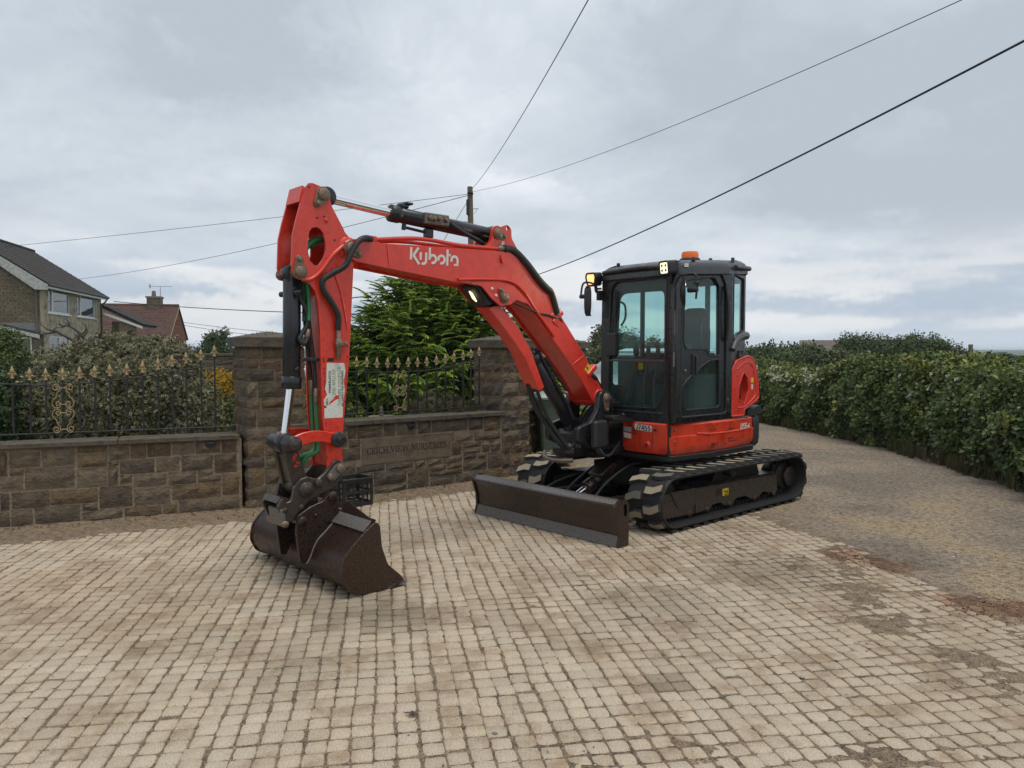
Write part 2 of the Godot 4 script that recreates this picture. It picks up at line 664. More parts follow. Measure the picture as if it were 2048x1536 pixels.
func make_materials():
	mat("turf", 0.075, 0.105, 0.028, 0.95, "lawn", 0.35, {"world": true, "bump": "bump", "relief": 2.0})
	mat("field", 0.13, 0.17, 0.055, 0.95, "lawn", 0.02, {"world": true})
	mat("gravel", 0.47, 0.425, 0.365, 0.95, "gravel", 0.85, {"world": true, "bump": "gravel", "relief": 1.4, "vc": true, "over": "grit", "over_scale": 0.22})
	mat("joint_dirt", 0.175, 0.142, 0.108, 0.97, "gravel", 1.7, {"world": true, "bump": "gravel", "relief": 0.35, "vc": true})
	mat("cobble", 0.585, 0.510, 0.405, 0.9, "pits", 1.9, {"world": true, "bump": "pits", "relief": 0.22, "vc": true, "over": "dirt", "over_scale": 0.4})
	mat("pebble", 1.0, 1.0, 1.0, 0.9, "", 1.0, {"vc": true})
	mat("stone", 0.205, 0.174, 0.136, 0.93, "stone", 1.6, {"world": true, "bump": "bump", "relief": 1.6, "vc": true})
	mat("smooth_stone", 0.17, 0.146, 0.115, 0.9, "stone", 1.1, {"world": true, "bump": "fine_bump", "relief": 0.25})
	mat("coping", 0.105, 0.095, 0.078, 0.9, "stone", 1.3, {"world": true, "bump": "bump", "relief": 0.8})
	mat("mortar", 0.33, 0.285, 0.225, 0.97, "stone", 3.0, {"world": true, "bump": "fine_bump", "relief": 0.8})
	mat("carved", 0.022, 0.019, 0.016, 0.9)
	mat("iron", 0.014, 0.014, 0.016, 0.5, "blotch", 3.0)
	mat("gilt", 0.40, 0.325, 0.19, 0.6, "stone", 6.0)
	mat("lamp_black", 0.02, 0.021, 0.024, 0.55)
	# the machine
	mat("paint", 0.62, 0.034, 0.016, 0.35, "worn", 1.2, {"rough_map": "gloss", "coat": 0.35, "coat_rough": 0.2})
	mat("faded_paint", 0.62, 0.040, 0.020, 0.45, "worn", 1.7, {"rough_map": "gloss", "coat": 0.2, "coat_rough": 0.3})
	mat("scuffed_paint", 0.62, 0.046, 0.016, 0.4, "dirt", 0.9, {"rough_map": "gloss", "coat": 0.3, "coat_rough": 0.2})
	mat("cab_black", 0.014, 0.0155, 0.018, 0.4, "worn", 2.0, {"rough_map": "gloss"})
	mat("roof_grey", 0.030, 0.033, 0.037, 0.45, "worn", 1.3, {"rough_map": "gloss"})
	mat("black_plastic", 0.017, 0.018, 0.020, 0.5, "worn", 2.0)
	mat("grey_plastic", 0.055, 0.058, 0.062, 0.45, "worn", 2.0)
	mat("hose", 0.012, 0.012, 0.013, 0.55)
	mat("green_sleeve", 0.012, 0.135, 0.045, 0.5)
	mat("barrel", 0.012, 0.013, 0.018, 0.35, "worn", 2.0, {"rough_map": "gloss"})
	mat("chrome", 0.80, 0.80, 0.82, 0.10, "", 1.0, {"metal": 1.0})
	mat("pin_steel", 0.28, 0.27, 0.25, 0.5, "rust", 5.0, {"metal": 0.6})
	mat("bucket_steel", 0.034, 0.0215, 0.0165, 0.45, "rust", 2.4, {"rough_map": "gloss", "metal": 0.15, "bump": "bump", "relief": 0.3})
	mat("bucket_end", 0.046, 0.029, 0.0195, 0.6, "rust", 3.0, {"bump": "bump", "relief": 0.3, "rough_map": "scratch"})
	mat("scraped_steel", 0.15, 0.142, 0.136, 0.45, "worn", 5.0, {"rough_map": "gloss", "metal": 0.4, "bump": "fine_bump", "relief": 0.25})
	mat("brown_frame", 0.040, 0.029, 0.023, 0.5, "worn", 1.8, {"rough_map": "gloss"})
	mat("blade_paint", 0.026, 0.015, 0.012, 0.3, "rust", 2.0, {"rough_map": "gloss", "coat": 0.3, "coat_rough": 0.15})
	mat("dark_chassis", 0.009, 0.008, 0.008, 0.5, "worn", 2.0)
	mat("rubber", 0.017, 0.017, 0.018, 0.7, "worn", 3.0, {"vc": true})
	mat("white_decal", 0.62, 0.63, 0.58, 0.5, "worn", 5.0)
	mat("logo_white", 0.66, 0.63, 0.60, 0.45)
	mat("yellow_decal", 0.72, 0.47, 0.01, 0.45)
	mat("black_print", 0.012, 0.012, 0.013, 0.5)
	mat("green_print", 0.12, 0.25, 0.09, 0.5)
	mat("grey_label", 0.33, 0.35, 0.37, 0.45)
	mat("lens_warm", 1.0, 0.75, 0.45, 0.2, "", 1.0, {"glow": Color(1.0, 0.72, 0.42), "energy": 1.25})
	mat("lens_white", 1.0, 0.95, 0.75, 0.2, "", 1.0, {"glow": Color(1.0, 0.96, 0.74), "energy": 1.1})
	mat("amber", 0.85, 0.16, 0.01, 0.2)
	mat("red_lens", 0.45, 0.015, 0.02, 0.25)
	mat("seat", 0.018, 0.020, 0.022, 0.85)
	mat("cab_grey", 0.06, 0.065, 0.066, 0.7)
	mat("mirror_glass", 0.55, 0.57, 0.58, 0.06, "", 1.0, {"metal": 1.0})
	var tinted := StandardMaterial3D.new()
	tinted.resource_name = "cab_glass"
	tinted.albedo_color = Color(0.66, 0.86, 0.83, 0.02).linear_to_srgb()
	tinted.roughness = 0.02
	tinted.refraction_enabled = true
	tinted.refraction_scale = 0.025
	M["cab_glass"] = tinted
	glass("window_glass", Color(0.30, 0.36, 0.38), 0.35)
	glass("car_glass", Color(0.20, 0.28, 0.29), 0.55)
	# buildings
	mat("house_stone", 0.24, 0.21, 0.16, 0.95, "stone", 1.2, {"vc": true})
	mat("house_joint", 0.13, 0.112, 0.088, 0.95)
	mat("render_wall", 0.40, 0.37, 0.31, 0.95, "stone", 0.35, {"bump": "fine_bump", "relief": 0.6})
	mat("white_upvc", 0.66, 0.67, 0.67, 0.45)
	mat("grey_fascia", 0.45, 0.46, 0.45, 0.6, "blotch", 1.0)
	mat("dark_tile", 0.043, 0.038, 0.037, 0.85, "stone", 0.8, {"vc": true})
	mat("red_tile", 0.125, 0.066, 0.055, 0.85, "stone", 0.8, {"vc": true})
	mat("brick", 0.32, 0.115, 0.065, 0.9, "stone", 0.9, {"vc": true})
	mat("brick_joint", 0.24, 0.19, 0.145, 0.95)
	mat("curtain", 0.34, 0.36, 0.35, 0.9)
	mat("room_dark", 0.02, 0.021, 0.021, 0.9)
	mat("gutter", 0.016, 0.016, 0.017, 0.4)
	mat("lead", 0.20, 0.21, 0.22, 0.6, "blotch", 2.0)
	mat("barn_roof", 0.155, 0.135, 0.12, 0.85, "stone", 0.2)
	mat("barn_wall", 0.05, 0.05, 0.045, 0.9)
	mat("pole_wood", 0.165, 0.135, 0.095, 0.9, "bark", 2.5)
	mat("cable", 0.02, 0.02, 0.022, 0.6)
	mat("pot", 0.13, 0.10, 0.085, 0.9)
	mat("aerial", 0.20, 0.21, 0.22, 0.4, "", 1.0, {"metal": 0.8})
	# plants
	for k in ["leaf", "leaf_gloss"]:
		mat(k, 1, 1, 1, 0.55 if k == "leaf" else 0.35, "", 1.0, {"vc": true, "back": Color(0.35, 0.42, 0.15), "spec": 0.35})
	mat("far_leaf", 1, 1, 1, 0.9, "", 1.0, {"vc": true, "spec": 0.2})
	mat("bark", 0.060, 0.050, 0.040, 0.95, "bark", 3.0)
	mat("core", 0.052, 0.050, 0.032, 1.0)  # dark fill for foliage cores, in place of the shade inside
	mat("antler", 0.055, 0.047, 0.040, 0.6, "bark", 4.0)
	# small things
	mat("bin_green", 0.105, 0.145, 0.105, 0.5, "worn", 1.5)
	mat("bin_lid", 0.30, 0.355, 0.31, 0.5, "worn", 2.0)
	mat("silver_car", 0.43, 0.44, 0.46, 0.3, "", 1.0, {"metal": 0.3, "coat": 1.0, "coat_rough": 0.05})
	mat("white_car", 0.62, 0.63, 0.64, 0.3, "", 1.0, {"coat": 1.0, "coat_rough": 0.05})
	mat("red_trim", 0.50, 0.12, 0.13, 0.4)
	mat("tyre", 0.015, 0.015, 0.016, 0.85)
	mat("crate", 0.013, 0.016, 0.018, 0.45)
	mat("basin", 0.28, 0.25, 0.16, 0.9, "stone", 4.0)
	mat("soil", 0.105, 0.062, 0.042, 1.0, "gravel", 3.0, {"world": true, "bump": "gravel", "relief": 0.8})


# ---------------------------------------------------------------- ground, paving, gravel

# walls: a point on the foot of the face, the way it runs, the way it looks
var WALL := [
	[Vector3(-4.724, 0, -7.041), Vector3(0.910, 0, -0.4147), Vector3(0.4147, 0, 0.910)],
	[Vector3(-1.851, 0, -8.472), Vector3(0.774, 0, -0.633), Vector3(0.633, 0, 0.774)],
	[Vector3(0.06, 0, -10.42), Vector3(0.34, 0, -0.9404), Vector3(0.9404, 0, 0.34)],
]
var YARD := PackedVector2Array([Vector2(-8.5, -4.6), Vector2(-6.5, -5.55), Vector2(-4.4, -6.56), Vector2(-2.65, -7.44), Vector2(-1.67, -8.33), Vector2(-0.53, -9.06), Vector2(0.7, -9.35), Vector2(2.40, -8.1), Vector2(2.62, -7.6), Vector2(2.84, -6.59), Vector2(3.06, -4.76), Vector2(3.2, -2.0), Vector2(3.25, 1.6), Vector2(-8.5, 1.6)])
# soil and soot that lie on the yard: x, z, radius, red, green, blue, share
var STAINS := [
	[2.75, -6.15, 0.28, 0.62, 0.40, 0.30, 0.85], [2.95, -5.85, 0.22, 0.62, 0.40, 0.30, 0.8], [3.05, -4.95, 0.30, 0.58, 0.38, 0.28, 0.9], [3.3, -4.8, 0.22, 0.6, 0.4, 0.3, 0.8],
	[-1.1, -5.0, 0.5, 0.55, 0.55, 0.52, 0.7], [-0.7, -4.75, 0.35, 0.55, 0.56, 0.53, 0.6], [-2.3, -4.7, 0.6, 0.78, 0.70, 0.62, 0.6], [0.9, -5.0, 0.6, 0.66, 0.68, 0.66, 0.6],
	[1.9, -5.7, 0.6, 0.6, 0.6, 0.58, 0.7], [0.45, -2.95, 0.25, 0.6, 0.63, 0.66, 0.7], [0.75, -3.75, 0.16, 0.45, 0.42, 0.38, 0.8], [0.35, -4.35, 0.25, 0.7, 0.68, 0.62, 0.5],
	[-1.0, -3.9, 0.4, 0.75, 0.78, 0.74, 0.5], [-1.9, -4.3, 0.4, 0.78, 0.80, 0.76, 0.5], [1.0, -6.0, 0.5, 0.72, 0.62, 0.52, 0.6], [1.5, -3.2, 0.2, 0.6, 0.6, 0.6, 0.5], [-3.2, -5.4, 0.7, 0.8, 0.68, 0.6, 0.5],
]


func behind_walls(x: float, z: float) -> float:
	var d := INF
	for w in WALL: d = minf(d, -((x - w[0].x) * w[2].x + (z - w[0].z) * w[2].z))
	return d


func land(x: float, z: float) -> float:
	var r := sqrt(x * x + z * z)
	var h := -0.05
	h += -0.25 + 0.58 * smoothstep(0.9, 2.2, behind_walls(x, z)) + 0.25 * smoothstep(8.0, 12.0, x) + 0.25 * smoothstep(-14.0, -20.0, z) * (1.0 - smoothstep(0.9, 2.2, behind_walls(x, z)))
	h -= clampf((r - 75.0) * 0.02, 0.0, 7.0)
	h += smoothstep(450.0, 1500.0, r) * (9.5 + 5.0 * noise.get_noise_2d(x * 0.0016, z * 0.0016))
	h += 0.25 * noise.get_noise_2d(x * 0.05, z * 0.05) * smoothstep(25.0, 60.0, r)
	return h


func yard_edge(x: float, z: float) -> float:
	var p := Vector2(x, z)
	var d := INF
	for i in YARD.size():
		d = minf(d, p.distance_to(Geometry2D.get_closest_point_to_segment(p, YARD[i], YARD[(i + 1) % YARD.size()])))
	return d if Geometry2D.is_point_in_polygon(p, YARD) else -d


func stained(x: float, z: float, c: Color) -> Color:
	for s in STAINS:
		var d: float = Vector2(x - s[0], z - s[1]).length() / s[2]
		if d < 1.3:
			var k: float = s[6] * (1.0 - smoothstep(0.35, 1.2, d + 0.5 * noise.get_noise_2d(x * 6.0, z * 6.0)))
			c = c.lerp(Color(c.r * s[3], c.g * s[4], c.b * s[5]), k)
	return c


func sheet(called: String, xs: PackedFloat32Array, zs: PackedFloat32Array, height: Callable, tinted: Callable, m: Material) -> MeshInstance3D:
	var nx := xs.size()
	var nz := zs.size()
	var v := PackedVector3Array()
	var n := PackedVector3Array()
	var c := PackedColorArray()
	var ix := PackedInt32Array()
	v.resize(nx * nz)
	n.resize(nx * nz)
	c.resize(nx * nz)
	for j in nz:
		for i in nx:
			v[j * nx + i] = Vector3(xs[i], height.call(xs[i], zs[j]), zs[j])
			c[j * nx + i] = tinted.call(xs[i], zs[j])
	for j in nz:
		for i in nx:
			var a := v[j * nx + mini(i + 1, nx - 1)] - v[j * nx + maxi(i - 1, 0)]
			var b := v[mini(j + 1, nz - 1) * nx + i] - v[maxi(j - 1, 0) * nx + i]
			var m3 := b.cross(a).normalized()
			n[j * nx + i] = m3 if m3.y > 0 else -m3
	for j in nz - 1:
		for i in nx - 1:
			var p := j * nx + i
			ix.append_array(PackedInt32Array([p, p + 1, p + nx, p + 1, p + nx + 1, p + nx]))
	if zs[1] < zs[0]:
		ix.reverse()
	var arr := []
	arr.resize(Mesh.ARRAY_MAX)
	arr[Mesh.ARRAY_VERTEX] = v
	arr[Mesh.ARRAY_NORMAL] = n
	arr[Mesh.ARRAY_COLOR] = c
	arr[Mesh.ARRAY_INDEX] = ix
	var me := ArrayMesh.new()
	me.add_surface_from_arrays(Mesh.PRIMITIVE_TRIANGLES, arr)
	var o := part(called, me, m, self)
	o.set_meta("kind", "structure")
	return o


func steps(a: float, b: float, k: int) -> PackedFloat32Array:
	var p := PackedFloat32Array()
	for i in k + 1: p.push_back(lerpf(a, b, float(i) / k))
	return p


func build_ground():
	var far := PackedFloat32Array()
	for i in range(-60, 61): far.push_back(signf(i) * (absf(i) * 0.55 + pow(absf(i) / 60.0, 4.0) * 3200.0))
	var o := sheet("ground", far, far, land, func(_x, _z): return Color.WHITE, M.turf)
	tag(o, "grassy garden and fields spreading away behind walls and hedge")
	# the open field beyond the hedge, a sheet of its own
	var fx := steps(9.0, 420.0, 60)
	var fz := steps(-16.0, -430.0, 60)
	var f := sheet("field", fx, fz, func(x, z): return land(x, z) + 0.05 * smoothstep(8.0, 12.0, x), func(_x, _z): return Color.WHITE, M.field)
	tag(f, "pale green open field beyond the roadside hedge")


func yard_height(x: float, z: float) -> float:
	var e := yard_edge(x, z)
	var rough := noise.get_noise_2d(x * 2.1, z * 2.1) * 0.004 + noise.get_noise_2d(x * 9.0, z * 9.0) * 0.0035
	var low := -0.0058 + 0.0035 * smoothstep(0.6, 2.6, x) + rough * 0.75
	low += 0.0042 * smoothstep(0.1, 0.5, noise.get_noise_2d(x * 0.55 + 7.0, z * 0.55)) * smoothstep(-0.6, 0.5, x)
	var edge := 1.0 - smoothstep(-0.02, 0.22 + 0.12 * noise.get_noise_2d(x * 3.0, z * 3.0), e)
	var out := 0.002 + rough * 1.7
	# dirt banked up against the foot of the walls
	var b := behind_walls(x, z)
	out += 0.03 * (1.0 - smoothstep(0.0, 0.28, -b)) + noise.get_noise_2d(x * 7.0, z * 7.0) * 0.008 * smoothstep(-0.5, 0.0, b)
	# worn lane with a slight crown
	out += 0.01 * noise.get_noise_2d(x * 0.7, z * 0.35) * smoothstep(3.2, 4.5, x)
	return lerpf(low, out, edge)


func yard_tint(x: float, z: float) -> Color:
	var e := smoothstep(-0.1, 0.15, yard_edge(x, z) + 0.08 * noise.get_noise_2d(x * 5.0, z * 5.0))
	var k := noise.get_noise_2d(x * 0.6, z * 0.45 + 4.0)
	var road := Color(1.0, 1.0, 1.0).lerp(Color(0.72, 0.73, 0.76), smoothstep(-0.05, 0.4, k)).lerp(Color(1.28, 1.18, 1.02), smoothstep(0.05, 0.45, -k))
	road = road.lerp(Color(0.86, 0.88, 0.92), smoothstep(4.4, 5.4, x) * 0.6)
	var wall_foot := smoothstep(-1.0, -0.2, behind_walls(x, z)) * (1.0 - smoothstep(0.0, 1.5, x))
	road = road.lerp(Color(0.86, 0.78, 0.70), wall_foot)
	var joint := Color(0.82, 0.76, 0.69)
	var sp := 0.86 + 0.28 * hash2(x * 3.3, z * 7.7)
	var c := stained(x, z, road.lerp(joint, e)) * 0.80
	return Color(c.r * sp, c.g * sp, c.b * sp)


func build_paving():
	tag(sheet("yard_bed", steps(-8.6, 7.6, 300), steps(1.4, -13.0, 270), yard_height, yard_tint, M.gravel), "brown dirt and fine gravel of the yard between and beside the cobbles")
	var root := Node3D.new()
	root.name = "paving"
	add_child(root)
	tag(root, "tan square cobbles laid in rows across the yard", "", "", "structure")
	var an := deg_to_rad(-9.5)
	var fw := Vector2(sin(an), -cos(an))
	var rt := Vector2(cos(an), sin(an))
	var shapes := []
	var hues := [Color(0.91, 0.91, 0.91), Color(0.84, 0.83, 0.81), Color(0.96, 0.95, 0.93)]
	for k in 6: shapes.append(cobble(k, Color(0.92, 0.92, 0.92)))
	var toned := []
	for k in 18: toned.append(cobble(k % 6, hues[k / 6]))
	var all := []
	for i in range(-84, 46):
		var wob := 0.0
		for j in range(-18, 106):
			var jump := 0.5 * float(hash2(floorf(j / 9.0), i * 0.37) > 0.9)
			var u := (i + 0.10 * (hash2(i, j) - 0.5) + 0.12 * noise.get_noise_2d(i * 0.2, j * 0.13)) * 0.0965
			var w := (j + 0.5 * jump + 0.10 * (hash2(j, i + 9.0) - 0.5) + 0.16 * noise.get_noise_2d(i * 0.11 + 50.0, j * 0.2)) * 0.1015
			var p := rt * u + fw * w
			if not Geometry2D.is_point_in_polygon(p, YARD): continue
			if p.y > 1.1: continue
			all.append([p, i, j])
	var near := all.duplicate()
	near.sort_custom(func(a, b): return near_key(a[0]) < near_key(b[0]))
	var single := {}
	for k in 300: single[Vector2i(near[k][1], near[k][2])] = true
	var where := []
	var tints := []
	for k in 6:
		where.append([])
		tints.append([])
	for a in all:
		var p: Vector2 = a[0]
		var k: int = int(hash2(a[1] * 1.7, a[2] * 2.3) * 5.99)
		var xf := Transform3D(Basis(Vector3.UP, -an + (hash2(a[2], a[1] * 3.1) - 0.5) * 0.07), Vector3(p.x, (hash2(a[1], a[2] * 1.9) - 0.5) * 0.004, p.y))
		xf = xf * Transform3D(Basis(Vector3.RIGHT, (hash2(a[1] + 4.0, a[2]) - 0.5) * 0.03))
		xf.basis = xf.basis * Basis.from_scale(Vector3(1.0 + 0.05 * (hash2(a[1], a[2] + 33.0) - 0.5), 1, 1.0 + 0.05 * (hash2(a[1] + 71.0, a[2]) - 0.5)))
		if single.has(Vector2i(a[1], a[2])):
			part("cobble", toned[k + 6 * int(hash2(a[2] + 5.0, a[1]) * 2.99)], M.cobble, root, xf)
		else:
			where[k].append(xf)
			var c := 0.90 + 0.15 * hash2(a[1] + 0.5, a[2])
			var big := noise.get_noise_2d(p.x * 0.8, p.y * 0.8)
			var col := Color(c, c * 0.99, c * 0.97).lerp(Color(c * 0.80, c * 0.77, c * 0.73), smoothstep(0.0, 0.5, big) * 0.8)
			col = col.lerp(Color(0.80, 0.76, 0.70), smoothstep(0.9, 3.0, p.x) * 0.55)
			tints[k].append(stained(p.x, p.y, col))
	for k in 6: copies("cobbles", shapes[k], M.cobble, where[k], tints[k], root)


func near_key(p: Vector2) -> float:
	var off := maxf(0.0, absf(p.x) - absf(p.y) * 0.67) * 50.0
	return p.length() + off + (50.0 if p.y > -2.85 else 0.0)


func cobble(sd: int, hue: Color) -> ArrayMesh:
	var r := RandomNumberGenerator.new()
	r.seed = 100 + sd
	var mb := MB.new().tint(hue)
	var top := []
	var mid := []
	var low := []
	for k in 12:
		var an := TAU * (k + 0.5) / 12
		var d := Vector2(cos(an), sin(an))
		var q := pow(pow(absf(d.x), 7.0) + pow(absf(d.y), 7.0), -1.0 / 7.0)
		var j := 1.0 + r.randf_range(-0.035, 0.035)
		var p := Vector2(d.x * 0.0462, d.y * 0.0486) * q * j
		low.append(Vector3(p.x, -0.022, p.y))
		mid.append(Vector3(p.x * 0.97, -0.0038 + r.randf_range(-0.001, 0.001), p.y * 0.975))
		top.append(Vector3(p.x * 0.88, r.randf_range(-0.001, 0.0012), p.y * 0.88))
	mb.loft([low, mid, top].map(func(q): q.reverse(); return q), false)
	var t: Array = top
	for k in 12: mb.tri(Vector3(0, 0.0012, 0), t[k], t[(k + 1) % 12])
	return mb.smooth(48).mesh()


func pebble_mesh(sd: int) -> ArrayMesh:
	var r := RandomNumberGenerator.new()
	r.seed = 300 + sd
	var mb := MB.new()
	var rings := []
	for j in 4:
		var y := -0.5 + j / 3.0
		var rad := sqrt(maxf(0.03, 1.0 - pow(y * 1.8, 2.0)))
		var ring := []
		for k in 6: ring.append(Vector3(cos(-TAU * k / 6) * rad * r.randf_range(0.75, 1.1), y * 0.8, sin(-TAU * k / 6) * rad * r.randf_range(0.7, 1.0)))
		rings.append(ring)
	mb.loft(rings)
	return mb.tint(Color.WHITE).smooth(50).mesh()


func build_gravel():
	# the lane runs on between the hedge and the garden
	var o := sheet("gravel_lane", steps(0.6, 7.4, 34), steps(-12.9, -75.0, 90), func(x, z): return yard_height(x, z) + 0.003, yard_tint, M.gravel)
	tag(o, "worn grey gravel lane running past the hedge")
	var r := RandomNumberGenerator.new()
	r.seed = 77
	var kinds := []
	for k in 3: kinds.append(pebble_mesh(k))
	for k in 3:
		var where := []
		var tints := []
		for i in 11000:
			var x := r.randf_range(-6.5, 7.2)
			var z := -2.6 - pow(r.randf(), 1.25) * 15.0
			if absf(x) > absf(z) * 0.72 + 0.4: continue
			var e := yard_edge(x, z)
			if e > 0.1 and r.randf() > 0.045 + 0.10 * smoothstep(1.6, 2.8, x): continue
			if behind_walls(x, z) > -0.02: continue
			var clump := noise.get_noise_2d(x * 1.3, z * 1.3)
			if e <= 0.1 and r.randf() > 0.45 + clump * 1.3: continue
			var s := r.randf_range(0.003, 0.009) * (1.0 if r.randf() < 0.93 else 2.0)
			var xf := Transform3D(Basis(Vector3.UP, r.randf() * TAU).scaled(Vector3(s, s * 0.8, s)), Vector3(x, (0.001 if e > 0.1 else yard_height(x, z)) + s * 0.25, z))
			where.append(xf)
			var g := r.randf_range(0.10, 0.42)
			tints.append(Color(g * 1.03, g, g * r.randf_range(0.82, 1.0)))
		tag(copies("pebbles", kinds[k], M.pebble, where, tints, self), "small loose grey and buff stones scattered over the gravel")


# ---------------------------------------------------------------- stone walls

func stone_mesh(w: float, h: float, sd: int, hue: Color, flat := false) -> ArrayMesh:
	var r := RandomNumberGenerator.new()
	r.seed = 1000 + sd
	var mb := MB.new().tint(hue)
	var nx := clampi(int(w / 0.075), 3, 7)
	var ny := clampi(int(h / 0.045), 3, 5)
	var ledge := r.randf_range(0.12, 0.4)
	var deep := r.randf_range(0.010, 0.026)
	var g := []
	for j in ny + 1:
		var row := []
		for i in nx + 1:
			var u := float(i) / nx
			var t := float(j) / ny
			var edge := minf(minf(u, 1 - u) * w, minf(t, 1 - t) * h)
			var z := 0.005
			if edge > 0.002:
				var bulge: float = deep * smoothstep(ledge - 0.15, ledge + 0.12, t + 0.1 * sin(u * 9.0 + sd)) + r.randf_range(-0.006, 0.008)
				z = 0.006 + (0.004 if flat else maxf(0.0, bulge))
			var x := (u - 0.5) * w + (r.randf_range(-0.004, 0.004) if i == 0 or i == nx else r.randf_range(-0.008, 0.008))
			var y := (t - 0.5) * h + (r.randf_range(-0.003, 0.003) if j == 0 or j == ny else r.randf_range(-0.006, 0.006))
			row.append(Vector3(x, y, z))
		g.append(row)
	for j in ny:
		for i in nx: mb.quad(g[j][i], g[j][i + 1], g[j + 1][i + 1], g[j + 1][i])
	var b := Vector3(0, 0, -0.03)
	for i in nx:
		mb.quad(g[0][i] + b, g[0][i + 1] + b, g[0][i + 1], g[0][i])
		mb.quad(g[ny][i], g[ny][i + 1], g[ny][i + 1] + b, g[ny][i] + b)
	for j in ny:
		mb.quad(g[j][0] + b, g[j][0], g[j + 1][0], g[j + 1][0] + b)
		mb.quad(g[j][nx], g[j][nx] + b, g[j + 1][nx] + b, g[j + 1][nx])
	return mb.smooth(32).mesh()


func stone_hue(r: RandomNumberGenerator) -> Color:
	var k := r.randf_range(0.54, 0.90)
	var c := Color(k, k, k)
	var t := r.randf()
	if t < 0.22: c = Color(k * 1.14, k * 1.03, k * 0.84)
	elif t < 0.34: c = Color(k * 0.78, k * 0.80, k * 0.86)
	elif t < 0.44: c = Color(k * 1.04, k * 0.93, k * 0.86)
	return c


func lay(root: Node3D, list: PackedFloat32Array, r: RandomNumberGenerator, xf := Transform3D()):
	for i in range(0, list.size(), 4):
		var w := list[i + 1] - list[i]
		var h := list[i + 3] - list[i + 2]
		if w < 0.03 or h < 0.03: continue
		part("stone", stone_mesh(w, h, r.randi() % 100000, stone_hue(r)), M.stone, root, xf * Transform3D(Basis(), Vector3(list[i] + w * 0.5, list[i + 2] + h * 0.5, 0)))


func courses(x0: float, x1: float, y0: float, y1: float, r: RandomNumberGenerator, lo := 0.2, hi := 0.42) -> PackedFloat32Array:
	var out := PackedFloat32Array()
	var y := y0
	while y < y1 - 0.02:
		var h := minf(r.randf_range(0.10, 0.19), y1 - y)
		if y1 - y - h < 0.07: h = y1 - y
		var x := x0
		while x < x1 - 0.01:
			var w := minf(r.randf_range(lo, hi), x1 - x)
			if x1 - x - w < 0.09: w = x1 - x
			out.append_array(PackedFloat32Array([x, x + w - 0.014, y, y + h - 0.014]))
			x += w
		y += h
	return out


func wall_node(called: String, label: String, k: int) -> Node3D:
	var o := thing(called, label, "stone wall", WALL[k][0])
	o.transform = Transform3D(Basis(WALL[k][1], Vector3.UP, WALL[k][2]), WALL[k][0])
	return o


func coping_run(root: Node3D, cuts: Array, y0: float, y1: float):
	for i in cuts.size() - 1:
		var w: float = cuts[i + 1] - cuts[i] - 0.006
		part("coping_stone", MB.new().box(Transform3D(), Vector3(w, y1 - y0, 0.34), 0.008).mesh(), M.coping, root, Transform3D(Basis(), Vector3((cuts[i] + cuts[i + 1]) * 0.5, (y0 + y1) * 0.5, -0.115)))


